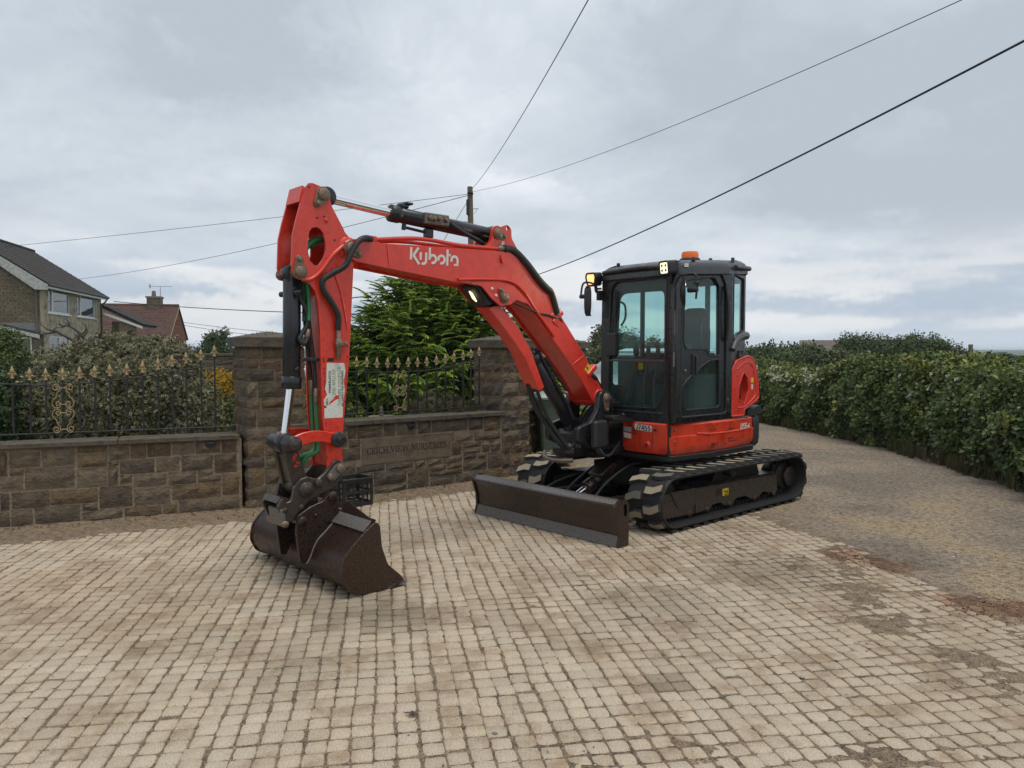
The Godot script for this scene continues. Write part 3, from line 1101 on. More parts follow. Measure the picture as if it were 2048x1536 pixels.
func build_walls():
	var r := RandomNumberGenerator.new()
	r.seed = 501
	var a := wall_node("stone_wall", "rough brown sandstone wall under the railing at the left, ending at the wider pillar", 0)
	lay(a, PackedFloat32Array([0.01,0.07,0.50,0.72,0.09,0.33,0.57,0.71,0.35,0.62,0.57,0.74,0.64,0.89,0.68,0.74,0.64,0.89,0.54,0.67,0.91,1.08,0.60,0.74,1.09,1.23,0.60,0.74,1.24,1.45,0.61,0.75,1.47,1.67,0.62,0.75,1.68,1.91,0.62,0.75,1.93,2.07,0.61,0.75,0.09,0.20,0.50,0.56,0.21,0.61,0.36,0.56,0.90,0.99,0.545,0.59,0.63,0.885,0.35,0.53,0.895,0.98,0.35,0.53,
		1.00,1.30,0.455,0.59,1.32,1.53,0.455,0.60,1.55,1.84,0.455,0.60,1.86,2.07,0.41,0.60,0.01,0.19,0.36,0.49,1.00,1.10,0.36,0.445,1.12,1.41,0.32,0.445,1.43,1.68,0.32,0.445,1.70,1.84,0.40,0.445,1.70,1.92,0.325,0.39,1.93,2.09,0.18,0.39,0.01,0.08,0.18,0.34,0.10,0.40,0.19,0.34,0.41,0.80,0.20,0.335,0.82,1.10,0.135,0.34,1.12,1.44,0.135,0.305,1.46,1.91,0.165,0.31,
		0.09,0.26,0.03,0.18,0.28,0.65,0.03,0.19,0.67,0.80,0.12,0.19,0.67,1.01,0.0,0.11,1.03,1.36,0.0,0.12,1.37,1.50,0.0,0.125,1.52,2.09,0.0,0.155,0.0,0.08,0.0,0.165]), r)
	lay(a, courses(-2.6, -0.004, 0.0, 0.745, r), r)
	part("mortar", MB.new().bx(-2.6, 2.12, -0.05, 0.748, -0.26, 0.004).mesh(), M.mortar, a)
	coping_run(a, [-2.65, -1.1, 0.02, 0.985, 2.10], 0.75, 0.80)
	var b := wall_node("stone_wall", "rough sandstone wall with a carved name stone, between the two capped pillars", 1)
	lay(b, PackedFloat32Array([0.04,0.14,0.68,0.82,0.15,0.47,0.76,0.825,0.15,0.47,0.675,0.75,0.49,0.64,0.675,0.825,0.66,0.93,0.675,0.825,0.95,1.13,0.675,0.82,1.15,1.67,0.68,0.82,1.69,1.91,0.675,0.825,1.93,2.19,0.78,0.825,1.93,2.19,0.645,0.77,-0.03,0.03,0.59,0.73,0.05,0.19,0.585,0.665,-0.03,0.19,0.44,0.575,1.43,1.47,0.55,0.665,1.49,1.76,0.545,0.625,1.78,2.19,0.53,0.625,1.43,1.58,0.38,0.535,
		1.60,1.88,0.455,0.52,1.60,1.88,0.385,0.445,1.90,2.02,0.38,0.515,2.04,2.20,0.38,0.515,1.61,1.81,0.31,0.37,1.83,1.97,0.31,0.375,1.61,1.97,0.16,0.30,1.99,2.23,0.165,0.365,-0.03,0.13,0.285,0.43,0.14,0.50,0.285,0.36,0.52,0.88,0.285,0.36,0.90,1.05,0.285,0.36,1.07,1.29,0.29,0.36,1.31,1.59,0.29,0.365,1.11,1.35,0.22,0.28,1.37,1.59,0.22,0.28,1.11,1.59,0.145,0.21,
		-0.04,0.34,0.15,0.27,0.36,0.79,0.12,0.275,0.81,1.10,0.04,0.275,1.12,1.47,0.03,0.135,1.49,1.88,0.0,0.145,1.90,2.23,0.0,0.15,0.0,0.35,0.04,0.14,0.37,0.79,0.0,0.11]), r)
	lay(b, courses(-0.62, -0.045, 0.0, 0.815, r), r)
	part("mortar", MB.new().bx(-0.62, 2.25, -0.05, 0.826, -0.26, 0.004).mesh(), M.mortar, b)
	coping_run(b, [-0.66, 0.33, 1.33, 2.25], 0.828, 0.885)
	var name_stone := part("name_stone", MB.new().bx(0.21, 1.415, 0.372, 0.664, -0.02, 0.012, 0.004).mesh(), M.smooth_stone, b)
	var let := part("lettering", words("CRICH VIEW NURSERIES", 0.072, 0.004, false, true), M.carved, name_stone, Transform3D(Basis.from_scale(Vector3(0.925, 1, 1)), Vector3(0.81, 0.525, 0.0125)))
	# lichen spots on the name stone and the pale chips beside it
	var lm := MB.new()
	for i in 120:
		var p := Vector2(r.randf_range(0.24, 1.39), r.randf_range(0.38, 0.655))
		var q := ellipse(p.x, p.y, r.randf_range(0.0015, 0.0055), r.randf_range(0.0015, 0.005), 6)
		lm.prism(q, 0.010, 0.0135)
	tag(part("lichen", lm.mesh(), M.mortar, name_stone), "", "", "", "stuff")
	var c := wall_node("stone_wall", "short shaded stone wall behind the green bin", 2)
	lay(c, courses(0.0, 1.95, 0.0, 0.80, r), r)
	part("mortar", MB.new().bx(0.0, 1.95, -0.05, 0.808, -0.26, 0.0).mesh(), M.mortar, c)
	coping_run(c, [0.0, 1.0, 1.95], 0.81, 0.87)
	pillar("gate_pillar", "wide square sandstone pillar with a flat pointed cap, left of the excavator arm", Vector3(-2.62, 0, -8.30), 32.0, 0.60, r)
	pillar("gate_pillar", "square sandstone pillar with a low pointed cap, behind the excavator boom", Vector3(-0.14, 0, -10.24), 47.0, 0.52, r)
	pillar("gate_pillar", "sandstone pillar mostly hidden beyond the green bin and the boom foot", Vector3(0.86, 0, -12.5), 70.0, 0.56, r)
	# eyelid lamps let into the walls
	for q in [[0, 1.822, 0.722, "round black eyelid lamp in the wall left of the wide pillar"], [1, 0.845, 0.785, "round black eyelid lamp above the carved name stone"]]:
		var w: Array = WALL[q[0]]
		var t := thing("wall_lamp", q[3], "wall lamp", Vector3.ZERO, 0, "eyelid lamps in the stone walls")
		t.transform = Transform3D(Basis(w[1], Vector3.UP, w[2]), w[0] + w[1] * q[1] + Vector3.UP * q[2])
		var zf := Transform3D(Basis(Vector3.RIGHT, PI / 2), Vector3.ZERO)
		part("housing", MB.new().lathe(PackedVector2Array([Vector2(0.052, 0), Vector2(0.052, 0.034), Vector2(0.046, 0.042), Vector2(0.038, 0.042), Vector2(0.034, 0.032), Vector2(0, 0.032)]), zf, 24).mesh(), M.lamp_black, t)
		part("eyelid", MB.new().bx(-0.036, 0.036, -0.008, 0.006, 0.030, 0.050, 0.003).mesh(), M.lamp_black, t)


func pillar(called: String, label: String, at: Vector3, deg: float, s: float, r: RandomNumberGenerator):
	var t := thing(called, label, "stone pillar", at, deg_to_rad(deg))
	var h := 1.70
	part("mortar", MB.new().bx(-s / 2 + 0.008, s / 2 - 0.008, -0.05, h, -s / 2 + 0.008, s / 2 - 0.008).mesh(), M.mortar, t)
	var ys := [0.0]
	while ys[-1] < h - 0.02:
		var dy := r.randf_range(0.105, 0.19)
		ys.append(h if h - ys[-1] - dy < 0.09 else ys[-1] + dy)
	for f in 4:
		var xf := Transform3D(Basis(Vector3.UP, f * PI / 2), Vector3.ZERO) * Transform3D(Basis(), Vector3(0, 0, s / 2 - 0.008))
		for i in ys.size() - 1:
			var x := -s / 2
			var first := true
			while x < s / 2 - 0.01:
				var w := r.randf_range(0.14, 0.42)
				if first and (i + f) % 2 == 0: w = r.randf_range(0.10, 0.2)
				first = false
				if s / 2 - x - w < 0.09: w = s / 2 - x
				lay(t, PackedFloat32Array([x, x + w - (0.014 if x + w < s / 2 - 0.01 else 0.0), ys[i], ys[i + 1] - 0.014]), r, xf)
				x += w
	var c := s / 2 + 0.055
	var q := [Vector3(-c, 1.70, c), Vector3(c, 1.70, c), Vector3(c, 1.70, -c), Vector3(-c, 1.70, -c)]
	var mb := MB.new()
	var up := func(ring: Array, y: float, k: float): return ring.map(func(p): return Vector3(p.x * k, y, p.z * k))
	mb.loft([q, up.call(q, 1.795, 1.0), up.call(q, 1.803, 0.975), up.call(q, 1.865, 0.05)])
	part("cap", mb.mesh(), M.coping, t)
	# moss and bits of weed on the cap
	var wm := MB.new()
	for i in 40:
		var p := Vector3(r.randf_range(-c, c) * 0.9, 0, r.randf_range(-c, c) * 0.9)
		p.y = lerpf(1.865, 1.805, maxf(absf(p.x), absf(p.z)) / c)
		var l := r.randf_range(0.006, 0.02)
		wm.tube(PackedVector3Array([p, p + Vector3(r.randf_range(-0.4, 0.4), 1, r.randf_range(-0.4, 0.4)) * l]), 0.004, 4, 0.001)
	tag(part("moss", wm.mesh(), M.bark, t), "", "", "", "stuff")


# ---------------------------------------------------------------- iron railings

func finial_mesh() -> ArrayMesh:
	var mb := MB.new()
	mb.lathe(PackedVector2Array([Vector2(0.017, 0), Vector2(0.017, 0.006), Vector2(0.008, 0.022), Vector2(0.012, 0.038), Vector2(0.009, 0.044), Vector2(0.020, 0.060), Vector2(0.0165, 0.078), Vector2(0.006, 0.105), Vector2(0.0, 0.122)]), Transform3D(), 8)
	for sd in [-1.0, 1.0]:
		mb.tube(PackedVector3Array([Vector3(0, 0.038, 0), Vector3(0.016 * sd, 0.041, 0), Vector3(0.030 * sd, 0.040, 0), Vector3(0.037 * sd, 0.038, 0)]), 0.0105, 6, 0.004)
		mb.tube(PackedVector3Array([Vector3(0.015 * sd, 0.044, 0), Vector3(0.024 * sd, 0.056, 0), Vector3(0.020 * sd, 0.062, 0)]), 0.007, 5, 0.003)
		mb.tube(PackedVector3Array([Vector3(0.012 * sd, 0.036, 0), Vector3(0.020 * sd, 0.026, 0), Vector3(0.016 * sd, 0.020, 0)]), 0.006, 5, 0.003)
	return mb.mesh()


func spiral(c: Vector2, r0: float, a0: float, turns: float, k := 18) -> Array:
	var out := []
	for i in k + 1:
		var f := float(i) / k
		var r := r0 * (1.0 - 0.72 * f)
		var a := a0 + turns * TAU * f
		out.append(Vector3(c.x + r * cos(a), c.y + r * sin(a), 0))
	return out


func scroll_mesh() -> ArrayMesh:
	# one half of a lyre of curled bar, 0.21 wide and 0.21 high, then mirrored both ways
	var mb := MB.new()
	for sx in [-1.0, 1.0]:
		for sy in [-1.0, 1.0]:
			var pts := []
			var top := spiral(Vector2(0.064, 0.178), 0.034, PI * 1.0, -1.35)
			top.reverse()
			pts.append_array(top)
			pts.append_array([Vector3(0.034, 0.150, 0), Vector3(0.058, 0.128, 0), Vector3(0.060, 0.098, 0), Vector3(0.088, 0.078, 0), Vector3(0.100, 0.048, 0), Vector3(0.088, 0.018, 0), Vector3(0.064, 0.006, 0)])
			pts.append_array(spiral(Vector2(0.048, 0.036), 0.030, -PI * 0.5, -1.15))
			var q := PackedVector3Array()
			for p in pts: q.push_back(Vector3(p.x * sx, p.y * sy, 0))
			mb.tube(q, 0.0048, 5)
	for y in [0.178, 0.036, -0.036, -0.178]: mb.bx(-0.036, 0.036, y - 0.004, y + 0.004, -0.004, 0.004)
	return mb.mesh()


func build_railings():
	var fin := finial_mesh()
	var scr := scroll_mesh()
	var runs := [
		[0, "black iron railing with gilt spear tips and scrolls, on the wall at the left", [[-0.43, 1.62], [-0.30, 1.58], [-0.17, 1.55], [-0.03, 1.53], [0.11, 1.52], [0.25, 1.50], [0.38, 1.50], [0.52, 1.50], [0.66, 1.51], [0.79, 1.52], [0.92, 1.53], [1.07, 1.54], [1.21, 1.56], [1.35, 1.59], [1.48, 1.62], [1.61, 1.65], [1.75, 1.68], [1.88, 1.72]], [[-0.55, 1.48], [-0.2, 1.39], [0.01, 1.35], [0.36, 1.335], [0.71, 1.345], [0.96, 1.37], [1.22, 1.405], [1.48, 1.45], [1.75, 1.49], [2.06, 1.545]], 0.87, 0.52, 1.105],
		[1, "black iron railing with gilt spear tips and scrolls, above the carved name stone", [[-0.31, 1.68], [-0.18, 1.65], [-0.05, 1.63], [0.08, 1.61], [0.22, 1.60], [0.35, 1.595], [0.48, 1.585], [0.62, 1.585], [0.76, 1.585], [0.90, 1.59], [1.03, 1.59], [1.16, 1.595], [1.30, 1.61], [1.43, 1.625], [1.56, 1.645], [1.70, 1.665], [1.82, 1.69], [1.95, 1.715]], [[-0.45, 1.52], [-0.1, 1.45], [0.13, 1.425], [0.48, 1.41], [0.8, 1.41], [1.14, 1.42], [1.5, 1.46], [1.83, 1.53], [2.1, 1.585]], 0.945, 0.775, 1.19],
		[2, "black iron railing with gilt spear tips beyond the second pillar", [[0.25, 1.68], [0.38, 1.65], [0.51, 1.62], [0.64, 1.60], [0.77, 1.59], [0.90, 1.58], [1.03, 1.58], [1.16, 1.59], [1.29, 1.60], [1.42, 1.62], [1.55, 1.64], [1.68, 1.67]], [[0.1, 1.56], [0.6, 1.45], [1.0, 1.41], [1.5, 1.46], [1.9, 1.55]], 0.945, -1.0, 1.1],
	]
	for q in runs:
		var w: Array = WALL[q[0]]
		var t := thing("iron_railing", q[1], "railing")
		t.transform = Transform3D(Basis(w[1], Vector3.UP, w[2]), w[0] - w[2] * 0.12)
		var top := PackedVector3Array()
		for p in q[3]: top.push_back(Vector3(p[0], p[1], 0.004))
		part("top_rail", MB.new().tube(curve(Array(top), 5), 0.0075, 6).mesh(), M.iron, t)
		part("bottom_rail", MB.new().bx(q[3][0][0], q[3][-1][0], q[4] - 0.006, q[4] + 0.006, -0.012, 0.012, 0.002).mesh(), M.iron, t)
		for p in q[2]:
			var b := part("bar", MB.new().bx(-0.0085, 0.0085, q[4] - 0.012, p[1] - 0.116, -0.0085, 0.0085, 0.002).mesh(), M.iron, t, Transform3D(Basis(), Vector3(p[0], 0, 0)))
			part("finial", fin, M.gilt, b, Transform3D(Basis(Vector3.UP, (hash2(p[0], p[1]) - 0.5) * 0.5), Vector3(0, p[1] - 0.120, 0)))
		if q[5] > 0: part("scroll", scr, M.gilt, t, Transform3D(Basis.from_scale(Vector3(0.92, 1.12, 1)), Vector3(q[5], q[6], 0.016)))
		for e in [q[3][0], q[3][-1]]: part("bracket", MB.new().bx(e[0] - 0.02, e[0] + 0.02, q[4] - 0.045, q[4] + 0.02, -0.014, 0.014, 0.004).mesh(), M.iron, t)


# ---------------------------------------------------------------- houses, barn, pole

# a wall face of separate blocks in the plane z = 0, looking along +z, cut by a test of (x, y)
func block_face(x0: float, x1: float, y0: float, y1: float, bw: float, bh: float, inside: Callable, sd: int, xf := Transform3D(), j := 0.012) -> ArrayMesh:
	var r := RandomNumberGenerator.new()
	r.seed = sd
	var mb := MB.new()
	mb.colored = true
	var y := y0
	var row := 0
	while y < y1:
		var x := x0 - (bw * 0.5 if row % 2 else 0.0) - r.randf() * bw * 0.2
		while x < x1:
			var w := bw * r.randf_range(0.8, 1.25)
			var a := maxf(x, x0)
			var b := minf(x + w, x1)
			if b - a > 0.04 and inside.call((a + b) * 0.5, y + bh * 0.5) and inside.call(a + 0.01, y + bh * 0.6) and inside.call(b - 0.01, y + bh * 0.6):
				var k := r.randf_range(0.66, 0.99)
				mb.col = Color(k, k * r.randf_range(0.96, 1.0), k * r.randf_range(0.90, 1.0))
				var z := r.randf_range(0.008, 0.020)
				mb.box(xf * Transform3D(Basis(), Vector3((a + b) * 0.5, y + bh * 0.5, z * 0.5)), Vector3(b - a - j, bh - j, z))
			x += w
		y += bh
		row += 1
	return mb.mesh()


# overlapping courses of tiles on a slope: from the eaves corner a, along u, up the slope s
func tile_slope(a: Vector3, u: Vector3, lu: float, s: Vector3, ls: float, tw: float, gauge: float, sd: int) -> ArrayMesh:
	var r := RandomNumberGenerator.new()
	r.seed = sd
	var mb := MB.new()
	mb.colored = true
	var nrm := u.cross(s).normalized()
	if nrm.y < 0: nrm = -nrm
	var d := 0.0
	var row := 0
	while d < ls - 0.02:
		var g := minf(gauge, ls - d)
		var x := -tw * 0.5 * (row % 2)
		while x < lu - 0.01:
			var x0 := maxf(x, 0.0)
			var x1 := minf(x + tw, lu)
			var k := r.randf_range(0.62, 1.0)
			mb.col = Color(k, k * 0.98, k * 0.96)
			var lift := r.randf_range(0.0, 0.006)
			var b := Basis(u, nrm, u.cross(nrm)) if u.cross(nrm).dot(s) > 0 else Basis(u, nrm, u.cross(nrm))
			var c := a + u * ((x0 + x1) * 0.5) + s * (d + g * 0.5) + nrm * (0.022 + lift)
			b = b.rotated(u, -0.055 if u.cross(nrm).dot(s) < 0 else 0.055)
			mb.box(Transform3D(b, c), Vector3(x1 - x0 - 0.008, 0.024, g + 0.05))
			x += tw
		d += gauge
		row += 1
	return mb.mesh()


func window_at(root: Node3D, xf: Transform3D, w: float, h: float, splits: Array, drape := true):
	var fr := MB.new()
	var f := 0.07
	fr.plate(poly([-w / 2, 0, w / 2, 0, w / 2, h, -w / 2, h]), sash_holes(w, h, f, splits), -0.05, 0.03)
	var o := part("window", fr.mesh(), M.white_upvc, root, xf)
	part("pane", MB.new().bx(-w / 2 + 0.03, w / 2 - 0.03, 0.03, h - 0.03, -0.022, -0.016).mesh(), M.window_glass, o)
	part("sill", MB.new().bx(-w / 2 - 0.1, w / 2 + 0.1, -0.07, -0.002, -0.04, 0.10, 0.01).mesh(), M.white_upvc, o)
	if drape:
		var cm := MB.new()
		var k := int(w / 0.11)
		for i in k: cm.bx(-w / 2 + 0.06 + i * 0.11, -w / 2 + 0.06 + i * 0.11 + 0.085, 0.05, h - 0.05, -0.12, -0.105)
		part("blind", cm.mesh(), M.curtain, o)


func sash_holes(w: float, h: float, f: float, splits: Array) -> Array:
	var xs := [0.0]
	xs.append_array(splits)
	xs.append(1.0)
	var out := []
	for i in xs.size() - 1:
		out.append(poly([-w / 2 + w * xs[i] + f, f, -w / 2 + w * xs[i + 1] - f * 0.6, f, -w / 2 + w * xs[i + 1] - f * 0.6, h - f, -w / 2 + w * xs[i] + f, h - f]))
	return out


func build_houses():
	# the pale house: its stone gable looks this way, its rendered front runs away to the right
	var t := thing("house", "two storey house with stone gable, rendered front and dark tiled roof", "house")
	t.transform = Transform3D(Basis(Vector3(0.979, 0, -0.203), Vector3.UP, Vector3(0.203, 0, 0.979)), Vector3(-22.82, 0, -37.35))
	var eave := 5.12
	var ridge := 7.40
	var gable := func(x, y): return y < eave + (ridge - eave) * (1.0 - absf(x + 3.5) / 3.5) - 0.05
	var wall := part("wall", MB.new().prism(poly([-7, -0.3, 0, -0.3, 0, eave, -3.5, ridge, -7, eave]), -8.83, -0.012).mesh(), M.house_joint, t)
	tag(part("block", block_face(-4.6, 0.0, 1.7, 7.3, 0.46, 0.155, gable, 61, Transform3D(Basis(), Vector3(0, 0, -0.012))), M.house_stone, wall), "", "", "", "stuff")
	var side := Transform3D(Basis(Vector3.UP, PI / 2), Vector3(0.0, 0, 0))
	var win := [[-0.66, -3.60, 3.57, 1.22], [-4.75, -7.70, 3.57, 1.22], [-0.72, -3.55, 1.0, 1.42]]
	var holes := []
	for q in win: holes.append(poly([-q[0] , q[2], -q[1], q[2], -q[1], q[2] + q[3], -q[0], q[2] + q[3]]))
	part("rendered_front", MB.new().plate(poly([0.0, -0.3, 8.83, -0.3, 8.83, eave, 0.0, eave]), holes, 0.0, 0.14, side).mesh(), M.render_wall, t)
	for q in win: window_at(t, Transform3D(side.basis, Vector3(0.09, q[2], (q[0] + q[1]) / 2)), absf(q[1] - q[0]) - 0.01, q[3], [0.2] if q[2] > 2 else [0.5])
	var up := Vector2(3.5, ridge - eave).normalized()
	var sl := Vector3(-up.x, up.y, 0)
	part("roof", MB.new().prism(poly([-7.45, eave - 0.29, -7.4, eave - 0.20, -3.5, ridge + 0.10, 0.40, eave - 0.20, 0.45, eave - 0.29, -3.5, ridge]), -9.0, 0.22).mesh(), M.dark_tile, t)
	tag(part("roof_tiles", tile_slope(Vector3(0.50, eave - 0.25, 0.24), Vector3(0, 0, -1), 9.3, sl, 4.75, 0.30, 0.30, 62), M.dark_tile, t), "", "", "", "stuff")
	part("ridge", MB.new().tube(PackedVector3Array([Vector3(-3.5, ridge + 0.13, 0.24), Vector3(-3.5, ridge + 0.13, -9.05)]), 0.10, 8).mesh(), M.dark_tile, t)
	part("barge_board", MB.new().prism(poly([0.46, eave - 0.50, 0.46, eave - 0.26, -3.5, ridge + 0.02, -7.46, eave - 0.26, -7.46, eave - 0.5, -6.9, eave - 0.5, -3.5, ridge - 0.26, -0.1, eave - 0.5]), 0.225, 0.26).mesh(), M.grey_fascia, t)
	part("fascia", MB.new().bx(0.42, 0.45, eave - 0.42, eave - 0.22, -9.0, 0.2).mesh(), M.white_upvc, t)
	part("soffit", MB.new().bx(0.142, 0.418, eave - 0.36, eave - 0.33, -8.98, 0.2).mesh(), M.grey_fascia, t)
	part("gutter", MB.new().tube(PackedVector3Array([Vector3(0.50, eave - 0.27, 0.22), Vector3(0.50, eave - 0.27, -9.1)]), 0.055, 8).mesh(), M.gutter, t)
	part("downpipe", MB.new().tube(curve([Vector3(0.5, eave - 0.3, -8.9), Vector3(0.36, eave - 0.55, -8.8), Vector3(0.22, eave - 0.72, -8.7), Vector3(0.2, eave - 1.0, -8.66), Vector3(0.2, 0.0, -8.66)], 3), 0.045, 7).mesh(), M.gutter, t)
	part("soil_pipe", MB.new().tube(PackedVector3Array([Vector3(-0.14, 0.0, 0.06), Vector3(-0.14, eave - 0.5, 0.06)]), 0.06, 8).mesh(), M.pot, t)
	part("alarm_box", MB.new().bx(0.14, 0.20, 2.45, 2.80, -8.35, -8.05, 0.02).mesh(), M.white_upvc, t)
	# the single storey piece in front of the gable
	var low := part("side_room", MB.new().prism(poly([-6.4, -0.3, 0.06, -0.3, 0.06, 2.32, -6.4, 4.05]), 0.02, 0.60).mesh(), M.house_joint, t)
	tag(part("block", block_face(-3.4, 0.06, 0.6, 3.2, 0.36, 0.145, func(x, y): return y < 2.28 - x * 0.267 and not (x > -1.22 and x < -0.12 and y > 1.42 and y < 2.36), 63, Transform3D(Basis(), Vector3(0, 0, 0.60))), M.house_stone, low), "", "", "", "stuff")
	window_at(t, Transform3D(Basis(), Vector3(-0.67, 1.46, 0.61)), 0.98, 0.86, [0.36])
	var lo_s := Vector3(-1, 0.267, 0).normalized()
	tag(part("roof_tiles", tile_slope(Vector3(0.26, 2.44, 0.82), Vector3(0, 0, -1), 0.8, lo_s, 6.6, 0.30, 0.30, 64), M.dark_tile, low), "", "", "", "stuff")
	part("fascia", MB.new().prism(poly([0.24, 2.26, 0.24, 2.44, -6.4, 4.22, -6.4, 4.04]), 0.78, 0.82).mesh(), M.grey_fascia, t)
	part("flashing", MB.new().prism(poly([-0.05, 2.62, -0.05, 3.02, -1.6, 3.02, -3.6, 3.55, -3.6, 3.35, -1.4, 2.86]), 0.015, 0.03).mesh(), M.lead, t)
	# the open lean-to at the far end
	part("lean_to_roof", MB.new().prism(poly([0.0, 4.32, 0.0, 4.46, 2.36, 3.28, 2.36, 3.14]), -12.5, -8.9).mesh(), M.dark_tile, t)
	tag(part("roof_tiles", tile_slope(Vector3(2.42, 3.27, -8.86), Vector3(0, 0, -1), 3.6, Vector3(-2.36, 1.18, 0).normalized(), 2.68, 0.30, 0.30, 65), M.dark_tile, t), "", "", "", "stuff")
	part("lean_to_fascia", MB.new().prism(poly([0.22, 3.86, 0.22, 4.02, 2.40, 3.16, 2.40, 3.02]), -8.88, -8.84).mesh(), M.white_upvc, t)
	part("lean_to_wall", MB.new().bx(1.05, 1.95, -0.3, 3.4, -9.3, -9.0).mesh(), M.house_stone, t)
	part("lean_to_back", MB.new().bx(0.15, 1.05, -0.3, 3.5, -11.0, -10.8).mesh(), M.render_wall, t)

	# the brick bungalow beyond
	var b := thing("bungalow", "low red brick bungalow with a plain red tiled roof and chimney", "house")
	b.transform = Transform3D(Basis(Vector3(0.977, 0, -0.215), Vector3.UP, Vector3(0.215, 0, 0.977)), Vector3(-24.43, 0, -55.0))
	var e2 := 2.75
	var r2 := 4.96
	var gx := Transform3D(Basis(Vector3.UP, PI / 2), Vector3.ZERO)
	var bw := part("wall", MB.new().prism(poly([0, -0.3, 6.04, -0.3, 6.04, e2, 3.02, r2, 0, e2]), -12.0, 0.0, 0.0, gx).mesh(), M.brick_joint, b)
	tag(part("brick", block_face(0, 6.04, 0.0, 4.9, 0.25, 0.085, func(x, y): return y < e2 + (r2 - e2) * (1.0 - absf(x - 3.02) / 3.02) - 0.04 and not (x > 2.3 and x < 4.5 and y > 0.9 and y < 2.5), 66, gx, 0.010), M.brick, bw), "", "", "", "stuff")
	tag(part("brick", block_face(-6.0, 0, 1.2, 2.75, 0.25, 0.085, func(_x, _y): return true, 67, Transform3D(), 0.010), M.brick, bw), "", "", "", "stuff")
	var wn := part("window", MB.new().plate(poly([-1.0, 0, 1.0, 0, 1.0, 1.5, -1.0, 1.5]), sash_holes(2.0, 1.5, 0.06, [0.33, 0.66]), -0.04, 0.03).mesh(), M.gutter, b, gx * Transform3D(Basis(), Vector3(3.4, 0.95, 0.02)))
	part("pane", MB.new().bx(-0.97, 0.97, 0.03, 1.47, -0.02, -0.012).mesh(), M.window_glass, wn)
	var rs := Vector3(0, r2 - e2, -3.02).normalized()
	part("roof", MB.new().prism(poly([-0.35, e2 - 0.22, 3.02, r2 + 0.03, 6.4, e2 - 0.22, 6.4, e2 - 0.12, 3.02, r2 + 0.13, -0.35, e2 - 0.12]), -12.0, 0.10, 0.0, gx).mesh(), M.red_tile, b)
	tag(part("roof_tiles", tile_slope(Vector3(-12.0, e2 - 0.14, 0.35), Vector3(1, 0, 0), 12.1, rs, 4.15, 0.24, 0.20, 68), M.red_tile, b), "", "", "", "stuff")
	part("ridge", MB.new().tube(PackedVector3Array([Vector3(-12.0, r2 + 0.12, -3.02), Vector3(0.1, r2 + 0.12, -3.02)]), 0.12, 8).mesh(), M.red_tile, b)
	part("verge", MB.new().prism(poly([-0.35, e2 - 0.26, 3.02, r2 - 0.03, 3.02, r2 + 0.05, -0.35, e2 - 0.18]), 0.10, 0.13, 0.0, gx).mesh(), M.render_wall, b)
	part("gutter", MB.new().tube(PackedVector3Array([Vector3(-12, e2 - 0.2, 0.42), Vector3(0.05, e2 - 0.2, 0.42)]), 0.06, 6).mesh(), M.gutter, b)
	var ch := part("chimney", MB.new().bx(-2.05, -1.12, 4.4, 5.62, -3.5, -2.55).mesh(), M.pot, b)
	tag(part("brick", block_face(-2.05, -1.12, 4.4, 5.6, 0.23, 0.08, func(_x, _y): return true, 69, Transform3D(Basis(), Vector3(0, 0, -2.55)), 0.010), M.house_stone, ch), "", "", "", "stuff")
	part("cornice", MB.new().bx(-2.12, -1.05, 5.62, 5.74, -3.57, -2.48).mesh(), M.brick_joint, ch)
	part("chimney_pot", MB.new().rod(Vector3(-1.64, 5.74, -3.0), Vector3(-1.64, 6.16, -3.0), 0.17, 12, 0.01, 0.13).mesh(), M.pot, ch)
	part("flue", MB.new().bx(-0.55, -0.1, 0, 2.6, 0.02, 0.5).mesh(), M.brick_joint, b)
	var ae := thing("television_aerial", "thin television aerial on a mast at the brick chimney", "aerial")
	ae.transform = b.transform * Transform3D(Basis(), Vector3(-1.08, 5.3, -2.5))
	part("mast", MB.new().rod(Vector3.ZERO, Vector3(0, 1.12, 0), 0.022, 6).mesh(), M.aerial, ae)
	part("boom", MB.new().rod(Vector3(-0.7, 1.15, 0), Vector3(0.82, 1.17, 0), 0.016, 6).mesh(), M.aerial, ae)
	for i in 9: part("element", MB.new().rod(Vector3(-0.62 + i * 0.17, 1.16, -0.14 + i * 0.008), Vector3(-0.62 + i * 0.17, 1.16, 0.14 - i * 0.008), 0.007, 5).mesh(), M.aerial, ae)
	part("reflector", MB.new().bx(-0.72, -0.69, 1.02, 1.30, -0.12, 0.12).mesh(), M.aerial, ae)


func build_barn():
	var t := thing("barn", "low grey barn roof showing between the trees beyond the hedge", "barn", Vector3(38.6, -0.2, -84.0), deg_to_rad(-20.0))
	part("wall", MB.new().bx(-6.5, 4.5, -0.5, 1.6, -9, 0).mesh(), M.barn_wall, t)
	part("gable", MB.new().prism(poly([-9, 1.6, 0, 1.6, -4.5, 3.0]), 4.4, 4.5, 0.0, Transform3D(Basis(Vector3(0, 0, 1), Vector3.UP, Vector3(-1, 0, 0)), Vector3(9.0, 0, 0))).mesh(), M.barn_wall, t)
	var m := MB.new()
	for i in 60:
		var x := -6.8 + i * 0.19
		m.quad(Vector3(x, 1.55, 0.4), Vector3(x + 0.095, 1.60, 0.4), Vector3(x + 0.095, 3.20, -4.5), Vector3(x, 3.15, -4.5))
		m.quad(Vector3(x + 0.095, 1.60, 0.4), Vector3(x + 0.19, 1.55, 0.4), Vector3(x + 0.19, 3.15, -4.5), Vector3(x + 0.095, 3.20, -4.5))
		m.quad(Vector3(x, 3.15, -4.5), Vector3(x + 0.19, 3.15, -4.5), Vector3(x + 0.19, 1.5, -9.4), Vector3(x, 1.5, -9.4))
	part("roof", m.mesh(), M.barn_roof, t)


